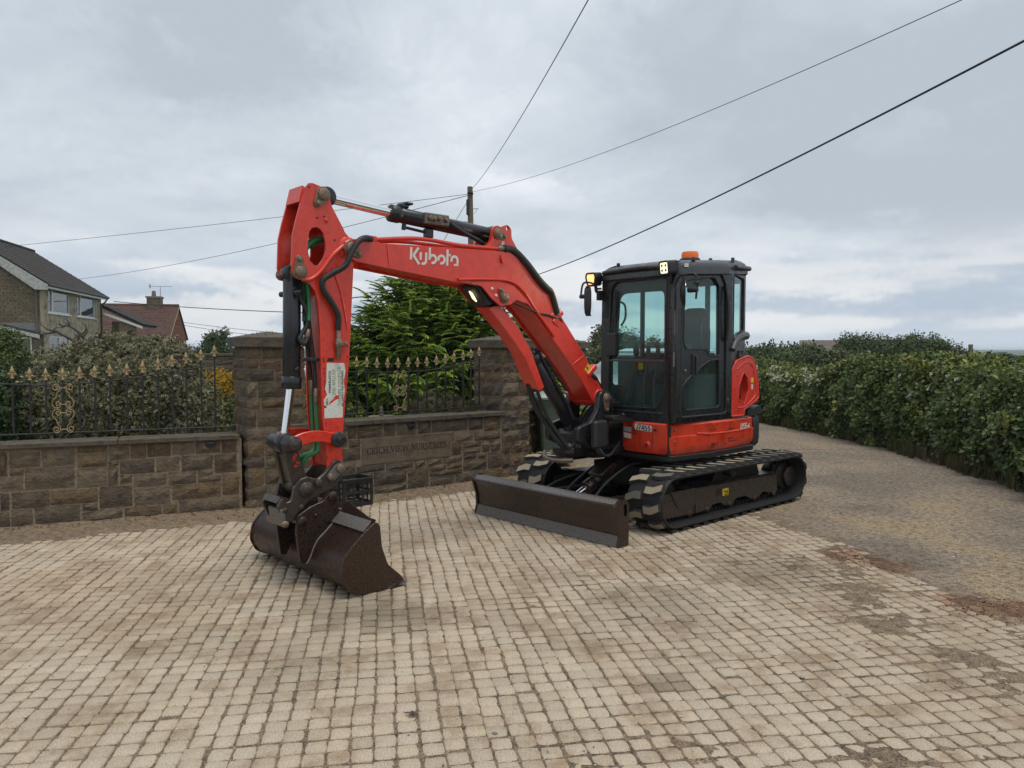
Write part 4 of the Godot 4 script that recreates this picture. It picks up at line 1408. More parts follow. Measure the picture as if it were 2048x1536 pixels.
func sag(a: Vector3, b: Vector3, s: float, k := 40) -> PackedVector3Array:
	var p := PackedVector3Array()
	for i in k + 1:
		var t := float(i) / k
		p.push_back(a.lerp(b, t) - Vector3.UP * 4.0 * s * t * (1.0 - t))
	return p


func build_pole_and_wires():
	var t := thing("utility_pole", "weathered wooden pole carrying wires, behind the boom", "utility pole", Vector3(-1.50, 0, -30.0))
	part("shaft", MB.new().rod(Vector3(0, -0.4, 0), Vector3(-0.12, 8.0, 0), 0.145, 14, 0.01, 0.105).mesh(), M.pole_wood, t)
	for q in [[7.15, 1.0], [6.65, -1.0], [6.0, 1.0], [5.55, -1.0], [5.52, 1.0]]:
		part("step_iron", MB.new().rod(Vector3(-0.10, q[0], 0), Vector3(-0.10 + 0.30 * q[1], q[0] + 0.01, 0), 0.011, 6).rod(Vector3(-0.10 + 0.27 * q[1], q[0], 0), Vector3(-0.10 + 0.12 * q[1], q[0] - 0.2, 0), 0.006, 5).mesh(), M.cable, t)
	part("terminal_box", MB.new().bx(-0.26, -0.14, 6.9, 7.5, 0.04, 0.13, 0.02).mesh(), M.black_plastic, t)
	part("ring_head", MB.new().bx(-0.22, 0.0, 7.72, 7.78, -0.16, 0.16, 0.01).mesh(), M.cable, t)
	var w := [
		["thick twisted black cable rising overhead to the right", Vector3(-1.51, 3.94, -30), Vector3(4.57, 4.42, -7.0), Vector3(1, 0, 0), 0.35, 0.0115],
		["thin wire running from pole top up over the yard", Vector3(-1.62, 7.84, -30), Vector3(0.87, 5.67, -9.0), Vector3(0, 0, 0), 0.20, 0.0075],
		["thin wire running from pole top to the right over the cab", Vector3(-1.58, 7.80, -30), Vector3(5.14, 5.67, -9.0), Vector3(0, 0, 0), 0.30, 0.0055],
		["upper thin wire running left from the pole top to beyond the house", Vector3(-1.66, 7.72, -30), Vector3(-30.75, 7.02, -42), Vector3(0, 0, 0), 0.10, 0.010],
		["lower thin wire running left from the pole top past the arm", Vector3(-1.66, 7.68, -30), Vector3(-32.2, 6.87, -56.5), Vector3(0, 0, 0), 0.40, 0.012],
		["low black cable sagging between the pole and the house eaves", Vector3(-1.55, 3.07, -30), Vector3(-23.18, 4.56, -45), Vector3(0, 0, 0), 0.20, 0.022],
		["faint pair wire leaving the brick gable, higher one", Vector3(-24.9, 3.9, -57), Vector3(-1.6, 2.6, -48), Vector3(0, 0, 0), 0.5, 0.016],
		["faint pair wire leaving the brick gable, lower one", Vector3(-24.9, 3.7, -57), Vector3(-1.6, 2.3, -48), Vector3(0, 0, 0), 0.6, 0.016],
		["taut stay wire slanting down from the pole beside the arm cylinder", Vector3(-1.62, 7.6, -30), Vector3(-4.6, 2.5, -29), Vector3(0, 0, 0), 0.0, 0.010],
	]
	for q in w:
		var pts := sag(q[1], q[2], q[4])
		if q[3] != Vector3.ZERO:
			var d := pts[40] - pts[39]
			for i in range(1, 30): pts.push_back(pts[40] + d * i + Vector3.UP * 0.0009 * i * i)
		elif q[2].z > -12.0:
			var d := pts[40] - pts[39]
			for i in range(1, 40): pts.push_back(pts[40] + d * i)
		var o := part("overhead_wire", MB.new().tube(pts, q[5], 6).mesh(), M.cable, self)
		tag(o, q[0], "wire")


# ---------------------------------------------------------------- plants

func one_leaf(mb: MB, base: Vector3, dir: Vector3, up: Vector3, ln: float, wd: float, hue: Color, edge := Color(0, 0, 0, 0)):
	dir = dir.normalized()
	var side := dir.cross(up).normalized()
	var nn := side.cross(dir).normalized()
	var mid := base + dir * ln * 0.55
	var tip := base + dir * ln - nn * ln * 0.10
	var l := mid - side * wd * 0.5 + nn * wd * 0.14
	var r := mid + side * wd * 0.5 + nn * wd * 0.14
	if edge.a > 0.0:
		mb.col = edge
		mb.tri(base, r, mid)
		mb.tri(mid, r, tip)
		mb.tri(base, mid, l)
		mb.tri(mid, tip, l)
		mb.col = hue
		var k := nn * 0.0022
		var b2 := base.lerp(mid, 0.15) + k
		var t2 := tip.lerp(mid, 0.30) + k
		var l2 := l.lerp(mid, 0.42) + k
		var r2 := r.lerp(mid, 0.42) + k
		mb.tri(b2, r2, mid + k)
		mb.tri(mid + k, r2, t2)
		mb.tri(b2, mid + k, l2)
		mb.tri(mid + k, t2, l2)
	else:
		mb.col = hue
		mb.tri(base, r, mid)
		mb.tri(mid, r, tip)
		mb.tri(base, mid, l)
		mb.tri(mid, tip, l)


func clump(sd: int, k: int, spread: float, ln: float, wd: float, edge := Color(0, 0, 0, 0)) -> ArrayMesh:
	var r := RandomNumberGenerator.new()
	r.seed = 2000 + sd
	var mb := MB.new()
	mb.colored = true
	for i in k:
		var d := Vector3(r.randf_range(-1, 1), r.randf_range(-0.25, 1.0), r.randf_range(-1, 1)).normalized()
		var b := Vector3(r.randf_range(-1, 1), r.randf_range(-0.7, 0.7), r.randf_range(-1, 1)) * spread
		var s := r.randf_range(0.7, 1.25)
		var h := r.randf_range(0.60, 1.0)
		var hue := Color(h, h, h * 0.95)
		if edge.a > 0.0: hue = Color(h * 0.14, h * 0.21, h * 0.17)
		one_leaf(mb, b, d + Vector3(0, -0.15, 0), Vector3(r.randf_range(-0.5, 0.5), 1, r.randf_range(-0.5, 0.5)), ln * s, wd * s, hue, edge)
	return mb.mesh()


func facing(r: RandomNumberGenerator, out: Vector3, loose := 0.6) -> Basis:
	var y := (out + Vector3(r.randf_range(-1, 1), r.randf_range(-0.6, 1), r.randf_range(-1, 1)) * loose).normalized()
	var x := y.cross(Vector3(r.randf_range(-1, 1), r.randf_range(-1, 1), r.randf_range(-1, 1))).normalized()
	return Basis(x, y, x.cross(y))


func hue_of(r: RandomNumberGenerator, pal: Array) -> Color:
	var a: Color = pal[r.randi() % pal.size()]
	var k := r.randf_range(0.78, 1.22)
	return Color(a.r * k, a.g * k, a.b * k)


# leaves over lobes (centre, radii); thin where the noise is low, so that the outline is uneven and gaps show
func lobes(parent: Node, called: String, meshes: Array, m: Material, blobs: Array, per: int, size: float, pal: Array, sd: int, shell := 0.62, gap := 0.0):
	var r := RandomNumberGenerator.new()
	r.seed = sd
	var where := []
	var tints := []
	for k in meshes:
		where.append([])
		tints.append([])
	for b in blobs:
		var rad: Vector3 = b[1]
		var cnt := int(per * (rad.x * rad.y + rad.y * rad.z + rad.x * rad.z) / 3.0)
		for i in cnt:
			var d := Vector3(r.randfn(), r.randfn(), r.randfn()).normalized()
			var q := pow(r.randf_range(pow(shell, 3.0), 1.0), 1.0 / 3.0)
			var nz := noise.get_noise_3d(d.x * 2.2 + b[0].x * 3.0, d.y * 2.2 + b[0].y, d.z * 2.2 + b[0].z)
			var p: Vector3 = b[0] + d * rad * (q + nz * 0.22)
			if gap > 0.0 and noise.get_noise_3d(p.x * 1.6 / size * 0.2, p.y * 1.6 / size * 0.2, p.z * 1.6 / size * 0.2) < -0.55 + gap: continue
			if p.y < 0.02: continue
			var k := r.randi() % meshes.size()
			var s := size * r.randf_range(0.75, 1.3)
			where[k].append(Transform3D(facing(r, d).scaled(Vector3(s, s, s)), p))
			tints[k].append(hue_of(r, pal))
	for k in meshes.size(): copies(called, meshes[k], m, where[k], tints[k], parent)


func blob_core(blobs: Array, shrink: float, sd: int) -> ArrayMesh:  # solid filler added inside leaves: hides sky, its dark colour stands for inner shade
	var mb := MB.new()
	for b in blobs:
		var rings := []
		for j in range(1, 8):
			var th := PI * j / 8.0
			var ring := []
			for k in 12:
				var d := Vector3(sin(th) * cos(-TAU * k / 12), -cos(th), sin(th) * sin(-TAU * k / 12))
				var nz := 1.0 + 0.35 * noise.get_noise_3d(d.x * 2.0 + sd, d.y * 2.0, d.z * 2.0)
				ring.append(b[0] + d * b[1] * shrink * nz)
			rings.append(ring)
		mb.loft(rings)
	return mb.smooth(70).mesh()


var HEDGE := [Vector2(5.2, 1.0), Vector2(5.65, -4.0), Vector2(6.0, -7.6), Vector2(6.2, -9.0), Vector2(6.4, -10.4), Vector2(6.5, -12.9), Vector2(6.35, -15.6), Vector2(6.0, -18.0), Vector2(6.0, -21.0), Vector2(6.3, -27.0), Vector2(6.8, -36.0)]


func hedge_at(t: float) -> Array:
	# t runs along the foot of the hedge in metres from its near end
	for i in HEDGE.size() - 1:
		var l: float = HEDGE[i].distance_to(HEDGE[i + 1])
		if t <= l or i == HEDGE.size() - 2:
			var d: Vector2 = (HEDGE[i + 1] - HEDGE[i]).normalized()
			return [HEDGE[i] + d * t, d]
		t -= l
	return []


func hedge_top(p: Vector2) -> float:
	var h := 1.24 + 0.20 * exp(-pow((p.y + 14.2) / 1.9, 2.0)) + 0.10 * noise.get_noise_2d(p.x * 0.9, p.y * 0.55) + 0.07 * noise.get_noise_2d(p.x * 3.0, p.y * 2.0)
	h -= 0.28 * smoothstep(-15.2, -17.2, p.y) * (1.0 - smoothstep(-20.0, -23.0, p.y))
	return h


func build_hedges():
	var r := RandomNumberGenerator.new()
	r.seed = 901
	var t := thing("hedge", "long rough leafy hedge with brambles along the gravel lane", "hedge")
	var meshes := [clump(1, 10, 0.085, 0.070, 0.050), clump(2, 10, 0.095, 0.062, 0.044), clump(3, 11, 0.10, 0.078, 0.056)]
	var pal := [Color(0.092, 0.142, 0.042), Color(0.115, 0.165, 0.046), Color(0.074, 0.115, 0.040), Color(0.135, 0.172, 0.052), Color(0.098, 0.130, 0.054)]
	var young := [Color(0.22, 0.235, 0.050), Color(0.165, 0.20, 0.045), Color(0.17, 0.17, 0.055)]
	var where := [[], [], []]
	var tints := [[], [], []]
	var total := 0.0
	for i in HEDGE.size() - 1: total += HEDGE[i].distance_to(HEDGE[i + 1])
	for i in 30000:
		var s := r.randf() * total
		if r.randf() < 0.25: s = 5.0 + r.randf() * 17.0
		var q := hedge_at(s)
		var p: Vector2 = q[0]
		if p.y < -22.0 and r.randf() < 0.5: continue
		if p.y > -5.0 and r.randf() < 0.5: continue
		var out := Vector2(q[1].y, -q[1].x)
		if out.x > 0: out = -out
		var pos: Vector3
		var dir: Vector3
		var bulge := 0.30 * noise.get_noise_2d(s * 0.8, 3.0)
		var top := hedge_top(p)
		if r.randf() < 0.58:
			var y := r.randf_range(0.04, top)
			var lump := 0.22 * noise.get_noise_3d(s * 1.5, y * 2.2, 8.0)
			var lean := -0.25 * pow(y / top, 3.0) + 0.12 * sin(PI * clampf(y / top, 0, 1))
			var xy := p + out * (bulge + lump + lean + r.randf_range(-0.14, 0.06))
			pos = Vector3(xy.x, y, xy.y)
			dir = Vector3(out.x, 0.35, out.y)
		else:
			var dp := r.randf_range(0.1, 2.4)
			var xy := p - out * (dp - bulge)
			pos = Vector3(xy.x, hedge_top(xy) + r.randf_range(-0.12, 0.09) - 0.16 * pow(maxf(0.0, 1.0 - dp / 0.6), 2.0), xy.y)
			dir = Vector3(0, 1, 0)
		var k := r.randi() % 3
		var sc := r.randf_range(0.75, 1.25)
		where[k].append(Transform3D(facing(r, dir, 0.7).scaled(Vector3(sc, sc, sc)), pos))
		var fresh: bool = dir.y > 0.9 and noise.get_noise_2d(pos.x * 1.1, pos.z * 0.5) > -0.22 or r.randf() < 0.05
		tints[k].append(hue_of(r, young if fresh and r.randf() < 0.6 else pal))
	for k in 3: copies("leaves", meshes[k], M.leaf, where[k], tints[k], t)
	# shoots that stick out of the top
	where = []
	tints = []
	var shoot := clump(5, 7, 0.03, 0.06, 0.035)
	for i in 520:
		var q := hedge_at(r.randf_range(3.0, 26.0))
		var out := Vector2(q[1].y, -q[1].x)
		if out.x > 0: out = -out
		var xy: Vector2 = q[0] - out * r.randf_range(0.1, 2.2)
		var h := r.randf_range(0.04, 0.17)
		for j in 3:
			where.append(Transform3D(facing(r, Vector3.UP, 0.4), Vector3(xy.x + r.randf_range(-0.03, 0.03), hedge_top(xy) + h * j / 2.0, xy.y)))
			tints.append(hue_of(r, young))
	copies("young_shoots", shoot, M.leaf, where, tints, t)
	# a solid dark core added inside, standing in for the shade there
	var rings := []
	for i in 60:
		var q := hedge_at(total * i / 59.0)
		var p: Vector2 = q[0]
		var out := Vector2(q[1].y, -q[1].x)
		if out.x > 0: out = -out
		var h := hedge_top(p) - 0.26
		var a := p - out * (0.26 - 0.30 * noise.get_noise_2d(total * i / 59.0 * 0.8, 3.0))
		var b := p - out * 2.3
		rings.append([Vector3(a.x, -0.05, a.y), Vector3(b.x, -0.05, b.y), Vector3(b.x, h, b.y), Vector3(a.x - out.x * 0.25, h, a.y - out.y * 0.25)])
	part("foliage_cores", MB.new().loft(rings).smooth(50).mesh(), M.core, t)
	# white umbels of cow parsley and bramble flower
	var um := MB.new()
	um.colored = true
	for i in 14:
		var p := Vector3(r.randf_range(-0.03, 0.03), r.randf_range(-0.008, 0.008), r.randf_range(-0.03, 0.03))
		um.col = Color(1, 1, 1)
		um.prism(ellipse(p.x, p.z, 0.007, 0.007, 6), p.y, p.y + 0.004, 0, Transform3D(Basis(Vector3(1, 0, 0), Vector3(0, 0, -1), Vector3(0, 1, 0)), Vector3.ZERO))
	where = []
	tints = []
	for i in 260:
		var s := 16.5 + r.randf() * 6.0 if i < 170 else 6.0 + r.randf() * 16.0
		var q := hedge_at(s)
		var out := Vector2(q[1].y, -q[1].x)
		if out.x > 0: out = -out
		var y := r.randf_range(0.95, 1.32) if i < 170 else r.randf_range(0.5, 1.3)
		var xy: Vector2 = q[0] + out * (0.17 + 0.30 * noise.get_noise_2d(s * 0.8, 3.0) - 0.2 * pow(y / 1.5, 3.0))
		var sc := r.randf_range(0.6, 1.3)
		where.append(Transform3D(facing(r, Vector3(out.x, 0.8, out.y), 0.4).scaled(Vector3(sc, sc, sc)), Vector3(xy.x, y, xy.y)))
		tints.append(Color(0.5, 0.5, 0.42))
	copies("white_flowers", um.mesh(), M.leaf, where, tints, t)
	# dry grass and weeds along the foot
	var gm := MB.new()
	gm.colored = true
	for i in 16:
		var a := r.randf() * TAU
		var b := Vector3(cos(a), 0, sin(a)) * r.randf_range(0, 0.05)
		var lean := Vector3(cos(a), 0, sin(a)) * r.randf_range(0.02, 0.10)
		var h := r.randf_range(0.10, 0.26)
		var sd := Vector3(-sin(a), 0, cos(a)) * 0.004
		var c := r.randf_range(0.6, 1.0)
		gm.col = Color(c, c, c)
		gm.quad(b - sd, b + sd, b + sd * 0.7 + lean * 0.4 + Vector3.UP * h * 0.6, b - sd * 0.7 + lean * 0.4 + Vector3.UP * h * 0.6)
		gm.tri(b - sd * 0.7 + lean * 0.4 + Vector3.UP * h * 0.6, b + sd * 0.7 + lean * 0.4 + Vector3.UP * h * 0.6, b + lean + Vector3.UP * h)
	where = []
	tints = []
	for i in 1500:
		var q := hedge_at(r.randf() * 27.0)
		var out := Vector2(q[1].y, -q[1].x)
		if out.x > 0: out = -out
		var xy: Vector2 = q[0] + out * (r.randf_range(-0.15, 0.32) + 0.2 * noise.get_noise_2d(q[0].y * 0.9, 1.0))
		var sc := r.randf_range(0.4, 1.3)
		where.append(Transform3D(Basis(Vector3.UP, r.randf() * TAU).scaled(Vector3(sc, sc, sc)), Vector3(xy.x, 0.0, xy.y)))
		tints.append(hue_of(r, [Color(0.16, 0.125, 0.06), Color(0.09, 0.10, 0.03), Color(0.12, 0.09, 0.05), Color(0.06, 0.08, 0.025)]))
	copies("dry_grass", gm.mesh(), M.leaf, where, tints, t)
	# weeds in the angle between wall and yard
	where = []
	tints = []
	for i in 260:
		var w: Array = WALL[0 if r.randf() < 0.6 else 1]
		var p: Vector3 = w[0] + w[1] * r.randf_range(-1.5, 2.2) + w[2] * r.randf_range(0.02, 0.16)
		var sc := r.randf_range(0.06, 0.28)
		where.append(Transform3D(Basis(Vector3.UP, r.randf() * TAU).scaled(Vector3(sc, sc, sc)), p))
		tints.append(hue_of(r, [Color(0.13, 0.11, 0.07), Color(0.10, 0.085, 0.06), Color(0.07, 0.085, 0.03)]))
	tag(copies("weeds", gm.mesh(), M.leaf, where, tints, self), "dry weeds and dead leaves at the foot of the walls")


func tree(called: String, label: String, cat: String, at: Vector3, blobs: Array, meshes: Array, per: int, size: float, pal: Array, sd: int, gap := 0.2, group := "", m: Material = M.leaf, core := 0.55) -> Node3D:
	var t := thing(called, label, cat, at, 0, group)
	lobes(t, "crown", meshes, m, blobs, per, size, pal, sd, 0.5, gap)
	var r := RandomNumberGenerator.new()
	r.seed = sd + 5
	var mb := MB.new()
	var c: Vector3 = blobs[0][0]
	var th: float = maxf(0.05, blobs[0][1].x * 0.07)
	mb.tube(curve([Vector3(0, -0.3, 0), Vector3(c.x * 0.2, c.y * 0.5, c.z * 0.2), c], 4), th, 7, th * 0.45)
	for b in blobs:
		for i in 3:
			var e: Vector3 = b[0] + b[1] * Vector3(r.randf_range(-0.8, 0.8), r.randf_range(-0.2, 0.85), r.randf_range(-0.8, 0.8))
			mb.tube(curve([Vector3(c.x * 0.15, c.y * 0.45, c.z * 0.15), (b[0] + e) * 0.45, e], 4), th * 0.45, 5, th * 0.1)
	part("trunk", mb.mesh(), M.bark, t)
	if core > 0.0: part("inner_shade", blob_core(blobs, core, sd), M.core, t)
	return t


func build_trees():
	var r := RandomNumberGenerator.new()
	r.seed = 411
	# hawthorns and other trees beyond the hedge, each with its own crown
	var cl := [clump(11, 12, 0.16, 0.10, 0.075), clump(12, 12, 0.18, 0.09, 0.07)]
	var green := [Color(0.062, 0.092, 0.038), Color(0.080, 0.110, 0.042), Color(0.050, 0.076, 0.036), Color(0.095, 0.118, 0.052)]
	var olive := [Color(0.092, 0.094, 0.046), Color(0.115, 0.110, 0.058), Color(0.074, 0.080, 0.042)]
	var blossom := [Color(0.080, 0.10, 0.044), Color(0.070, 0.09, 0.042), Color(0.36, 0.33, 0.25), Color(0.09, 0.11, 0.052)]
	var rows := [
		["broad dark hawthorn nearest the cab, beyond the hedge", Vector3(8.3, 0, -25.0), 1.30, 1.92, green, 0.12],
		["dark hawthorn second from the cab beyond the hedge", Vector3(9.9, 0, -26.5), 1.25, 1.98, green, 0.12],
		["hawthorn in pale blossom below the barn roof", Vector3(11.2, 0, -26.0), 1.0, 1.62, blossom, 0.1],
		["dark bush right under the end of the barn roof", Vector3(14.3, 0, -33.0), 1.3, 1.85, green, 0.1],
		["tall airy tree just right of the barn roof, sky showing through", Vector3(15.7, 0, -34.0), 1.55, 2.55, green, 0.36],
		["brownish tree between the two tall airy ones beyond the hedge", Vector3(17.0, 0, -35.0), 1.1, 2.35, olive, 0.2],
		["rounded tall green tree left of the sloping olive ones", Vector3(18.0, 0, -34.0), 1.5, 2.60, green, 0.2],
		["olive hawthorn sloping down right of the tall round tree", Vector3(19.2, 0, -34.0), 1.45, 2.05, olive, 0.12],
		["lowest olive hawthorn at the end of the row, by the post", Vector3(20.2, 0, -34.5), 1.1, 1.45, olive, 0.12],
		["small blossoming hawthorn in front of the airy tree", Vector3(14.6, 0, -30.0), 0.75, 1.45, blossom, 0.1],
		["bush in cream blossom between boom and cab", Vector3(2.35, 0, -22.0), 1.15, 1.80, blossom, 0.1],
		["tree whose top shows left of the cab, above the blossom", Vector3(3.05, 0, -25.0), 0.75, 2.62, olive, 0.25],
		["tree seen through the left half of the front cab window", Vector3(4.4, 0, -30.0), 1.1, 2.65, green, 0.2],
		["lower tree seen through the right half of the front cab window", Vector3(5.9, 0, -31.0), 0.95, 2.2, green, 0.2],
		["small bush left of the cream blossom, beside the boom", Vector3(1.5, 0, -24.0), 0.7, 2.0, olive, 0.2],
	]
	for i in rows.size():
		var q: Array = rows[i]
		var w: float = q[2]
		var h: float = q[3]
		var bl := [[Vector3(0, h * 0.52, 0), Vector3(w * 0.85, h * 0.42, w * 0.8)]]
		for k in 5:
			var a := TAU * k / 5.0 + i
			bl.append([Vector3(cos(a) * w * 0.5, h * r.randf_range(0.45, 0.76), sin(a) * w * 0.45), Vector3(w * 0.45, h * 0.25, w * 0.45) * r.randf_range(0.75, 1.1)])
		tree("hawthorn" if "hawthorn" in q[0] else "tree" if "tree" in q[0] else "bush", q[0], "tree" if "tree" in q[0] else "bush", q[1], bl, cl, 480, 1.0 if w > 0.9 else 0.85, q[4], 700 + i, q[5], "trees and bushes beyond the hedge")
	# a far wood and the hedgerows of the valley, grey with distance
	var far_mesh := [clump(21, 14, 0.55, 0.45, 0.4)]
	for i in 26:
		var z := -250.0 - 60.0 * hash2(i, 3.0) - i * 2.0
		var x := -z * (0.595 + i * 0.0085)
		var h := 3.6 + 2.2 * hash2(i, 8.0)
		var b := [[Vector3(0, h * 0.5, 0), Vector3(4.2, h * 0.5, 4.0)], [Vector3(3.0, h * 0.4, 1.0), Vector3(3.0, h * 0.4, 3.0)]]
		tree("far_tree", "one of the small hazy trees of the far wood past the hedge", "tree", Vector3(x, land(x, z), z), b, far_mesh, 26, 1.3, [Color(0.045, 0.060, 0.034), Color(0.055, 0.072, 0.036)], 800 + i, 0.0, "far wood at the edge of the field", M.far_leaf, 0.7)
	var fh := []
	for i in 70: fh.append([Vector3(45.0 + i * 2.6, 0.4 - i * 0.03, -72.0 - i * 0.9), Vector3(1.8, 0.55 + 0.3 * hash2(i, 1), 1.2)])
	var hr := thing("field_hedge", "low hedgerow crossing the far side of the pale field", "hedge")
	lobes(hr, "leaves", far_mesh, M.far_leaf, fh, 14, 0.6, [Color(0.05, 0.062, 0.03), Color(0.06, 0.075, 0.033)], 951, 0.5)
	# the wide spruce with fresh tips behind the carved wall
	spruce()
	# trees and hedge glimpsed between the bungalow and the wide pillar
	tree("tree", "small young tree left of the wide pillar, above the parked car", "tree", Vector3(-15.0, 0.2, -39.0), [[Vector3(0, 1.5, 0), Vector3(0.75, 0.9, 0.7)], [Vector3(0.4, 2.1, 0), Vector3(0.3, 0.6, 0.3)], [Vector3(-0.2, 1.9, 0), Vector3(0.25, 0.6, 0.3)]], cl, 420, 1.0, [Color(0.05, 0.085, 0.025), Color(0.07, 0.10, 0.03)], 760, 0.25)
	var gh := thing("hedge", "clipped dark green hedge right of the brick gable", "hedge")
	var ghb := []
	for i in 9: ghb.append([Vector3(-20.0 + i * 0.8, 1.15, -42.0), Vector3(0.75, 0.85, 0.6)])
	lobes(gh, "leaves", cl, M.leaf, ghb, 300, 0.9, [Color(0.035, 0.055, 0.024), Color(0.045, 0.068, 0.026)], 761, 0.6)
	part("foliage_cores", blob_core(ghb, 0.7, 5), M.core, gh)
	tree("bush", "yellow green bush in front of the side room, at the house end", "bush", Vector3(-14.0, 0.2, -21.0), [[Vector3(0, 1.0, 0), Vector3(0.9, 0.95, 0.7)], [Vector3(0.1, 1.6, 0), Vector3(0.55, 0.5, 0.5)]], cl, 520, 0.9, [Color(0.09, 0.125, 0.025), Color(0.07, 0.10, 0.022)], 762, 0.1)
	tree("bush", "dark red leaved bush under the side room window", "bush", Vector3(-16.4, 0.2, -26.5), [[Vector3(0, 0.75, 0), Vector3(0.8, 0.75, 0.6)]], cl, 420, 0.8, [Color(0.05, 0.022, 0.020), Color(0.04, 0.03, 0.02)], 763, 0.1)


func frond_mesh(sd: int, pairs := 8) -> ArrayMesh:
	var r := RandomNumberGenerator.new()
	r.seed = 2500 + sd
	var mb := MB.new()
	mb.colored = true
	var ln := 0.27
	var old := Color(0.36, 0.36, 0.42)
	var shoot := func(b: Vector3, d: Vector3, l: float):
		var y := d.normalized()
		var x := y.cross(Vector3.UP).normalized()
		var z := x.cross(y)
		var m := b + y * l * 0.5 - Vector3.UP * l * 0.10
		var e := b + y * l - Vector3.UP * l * 0.34
		var k := 0.0105
		mb.col = old
		for s in 3:
			var a := TAU * s / 3.0
			var c := TAU * (s + 1) / 3.0
			var o0: Vector3 = x * cos(a) + z * sin(a)
			var o1: Vector3 = x * cos(c) + z * sin(c)
			mb.col = old.lerp(Color(0.9, 0.9, 0.9), 0.35)
			mb.quad(b + o0 * k * 0.6, b + o1 * k * 0.6, m + o1 * k, m + o0 * k)
			mb.col = Color(1, 1, 1) * r.randf_range(0.74, 1.0)
			mb.tri(m + o0 * k, m + o1 * k, e)
	for i in pairs:
		var f := float(i + 0.6) / pairs
		var b := Vector3(0, -0.25 * ln * f * f, ln * f)
		for s in [-1.0, 1.0]:
			var l := 0.085 * (1.0 - 0.45 * f) * r.randf_range(0.8, 1.15)
			shoot.call(b, Vector3(s * 0.85, r.randf_range(-0.25, 0.12), 0.75 + 0.4 * f), l)
	shoot.call(Vector3(0, -0.22 * ln, ln * 0.97), Vector3(0, -0.3, 1), 0.07)
	mb.col = Color(0.25, 0.20, 0.18)
	mb.tube(PackedVector3Array([Vector3(0, 0, 0), Vector3(0, -0.06 * ln, ln * 0.5), Vector3(0, -0.25 * ln, ln)]), 0.005, 4, 0.002)
	return mb.mesh()


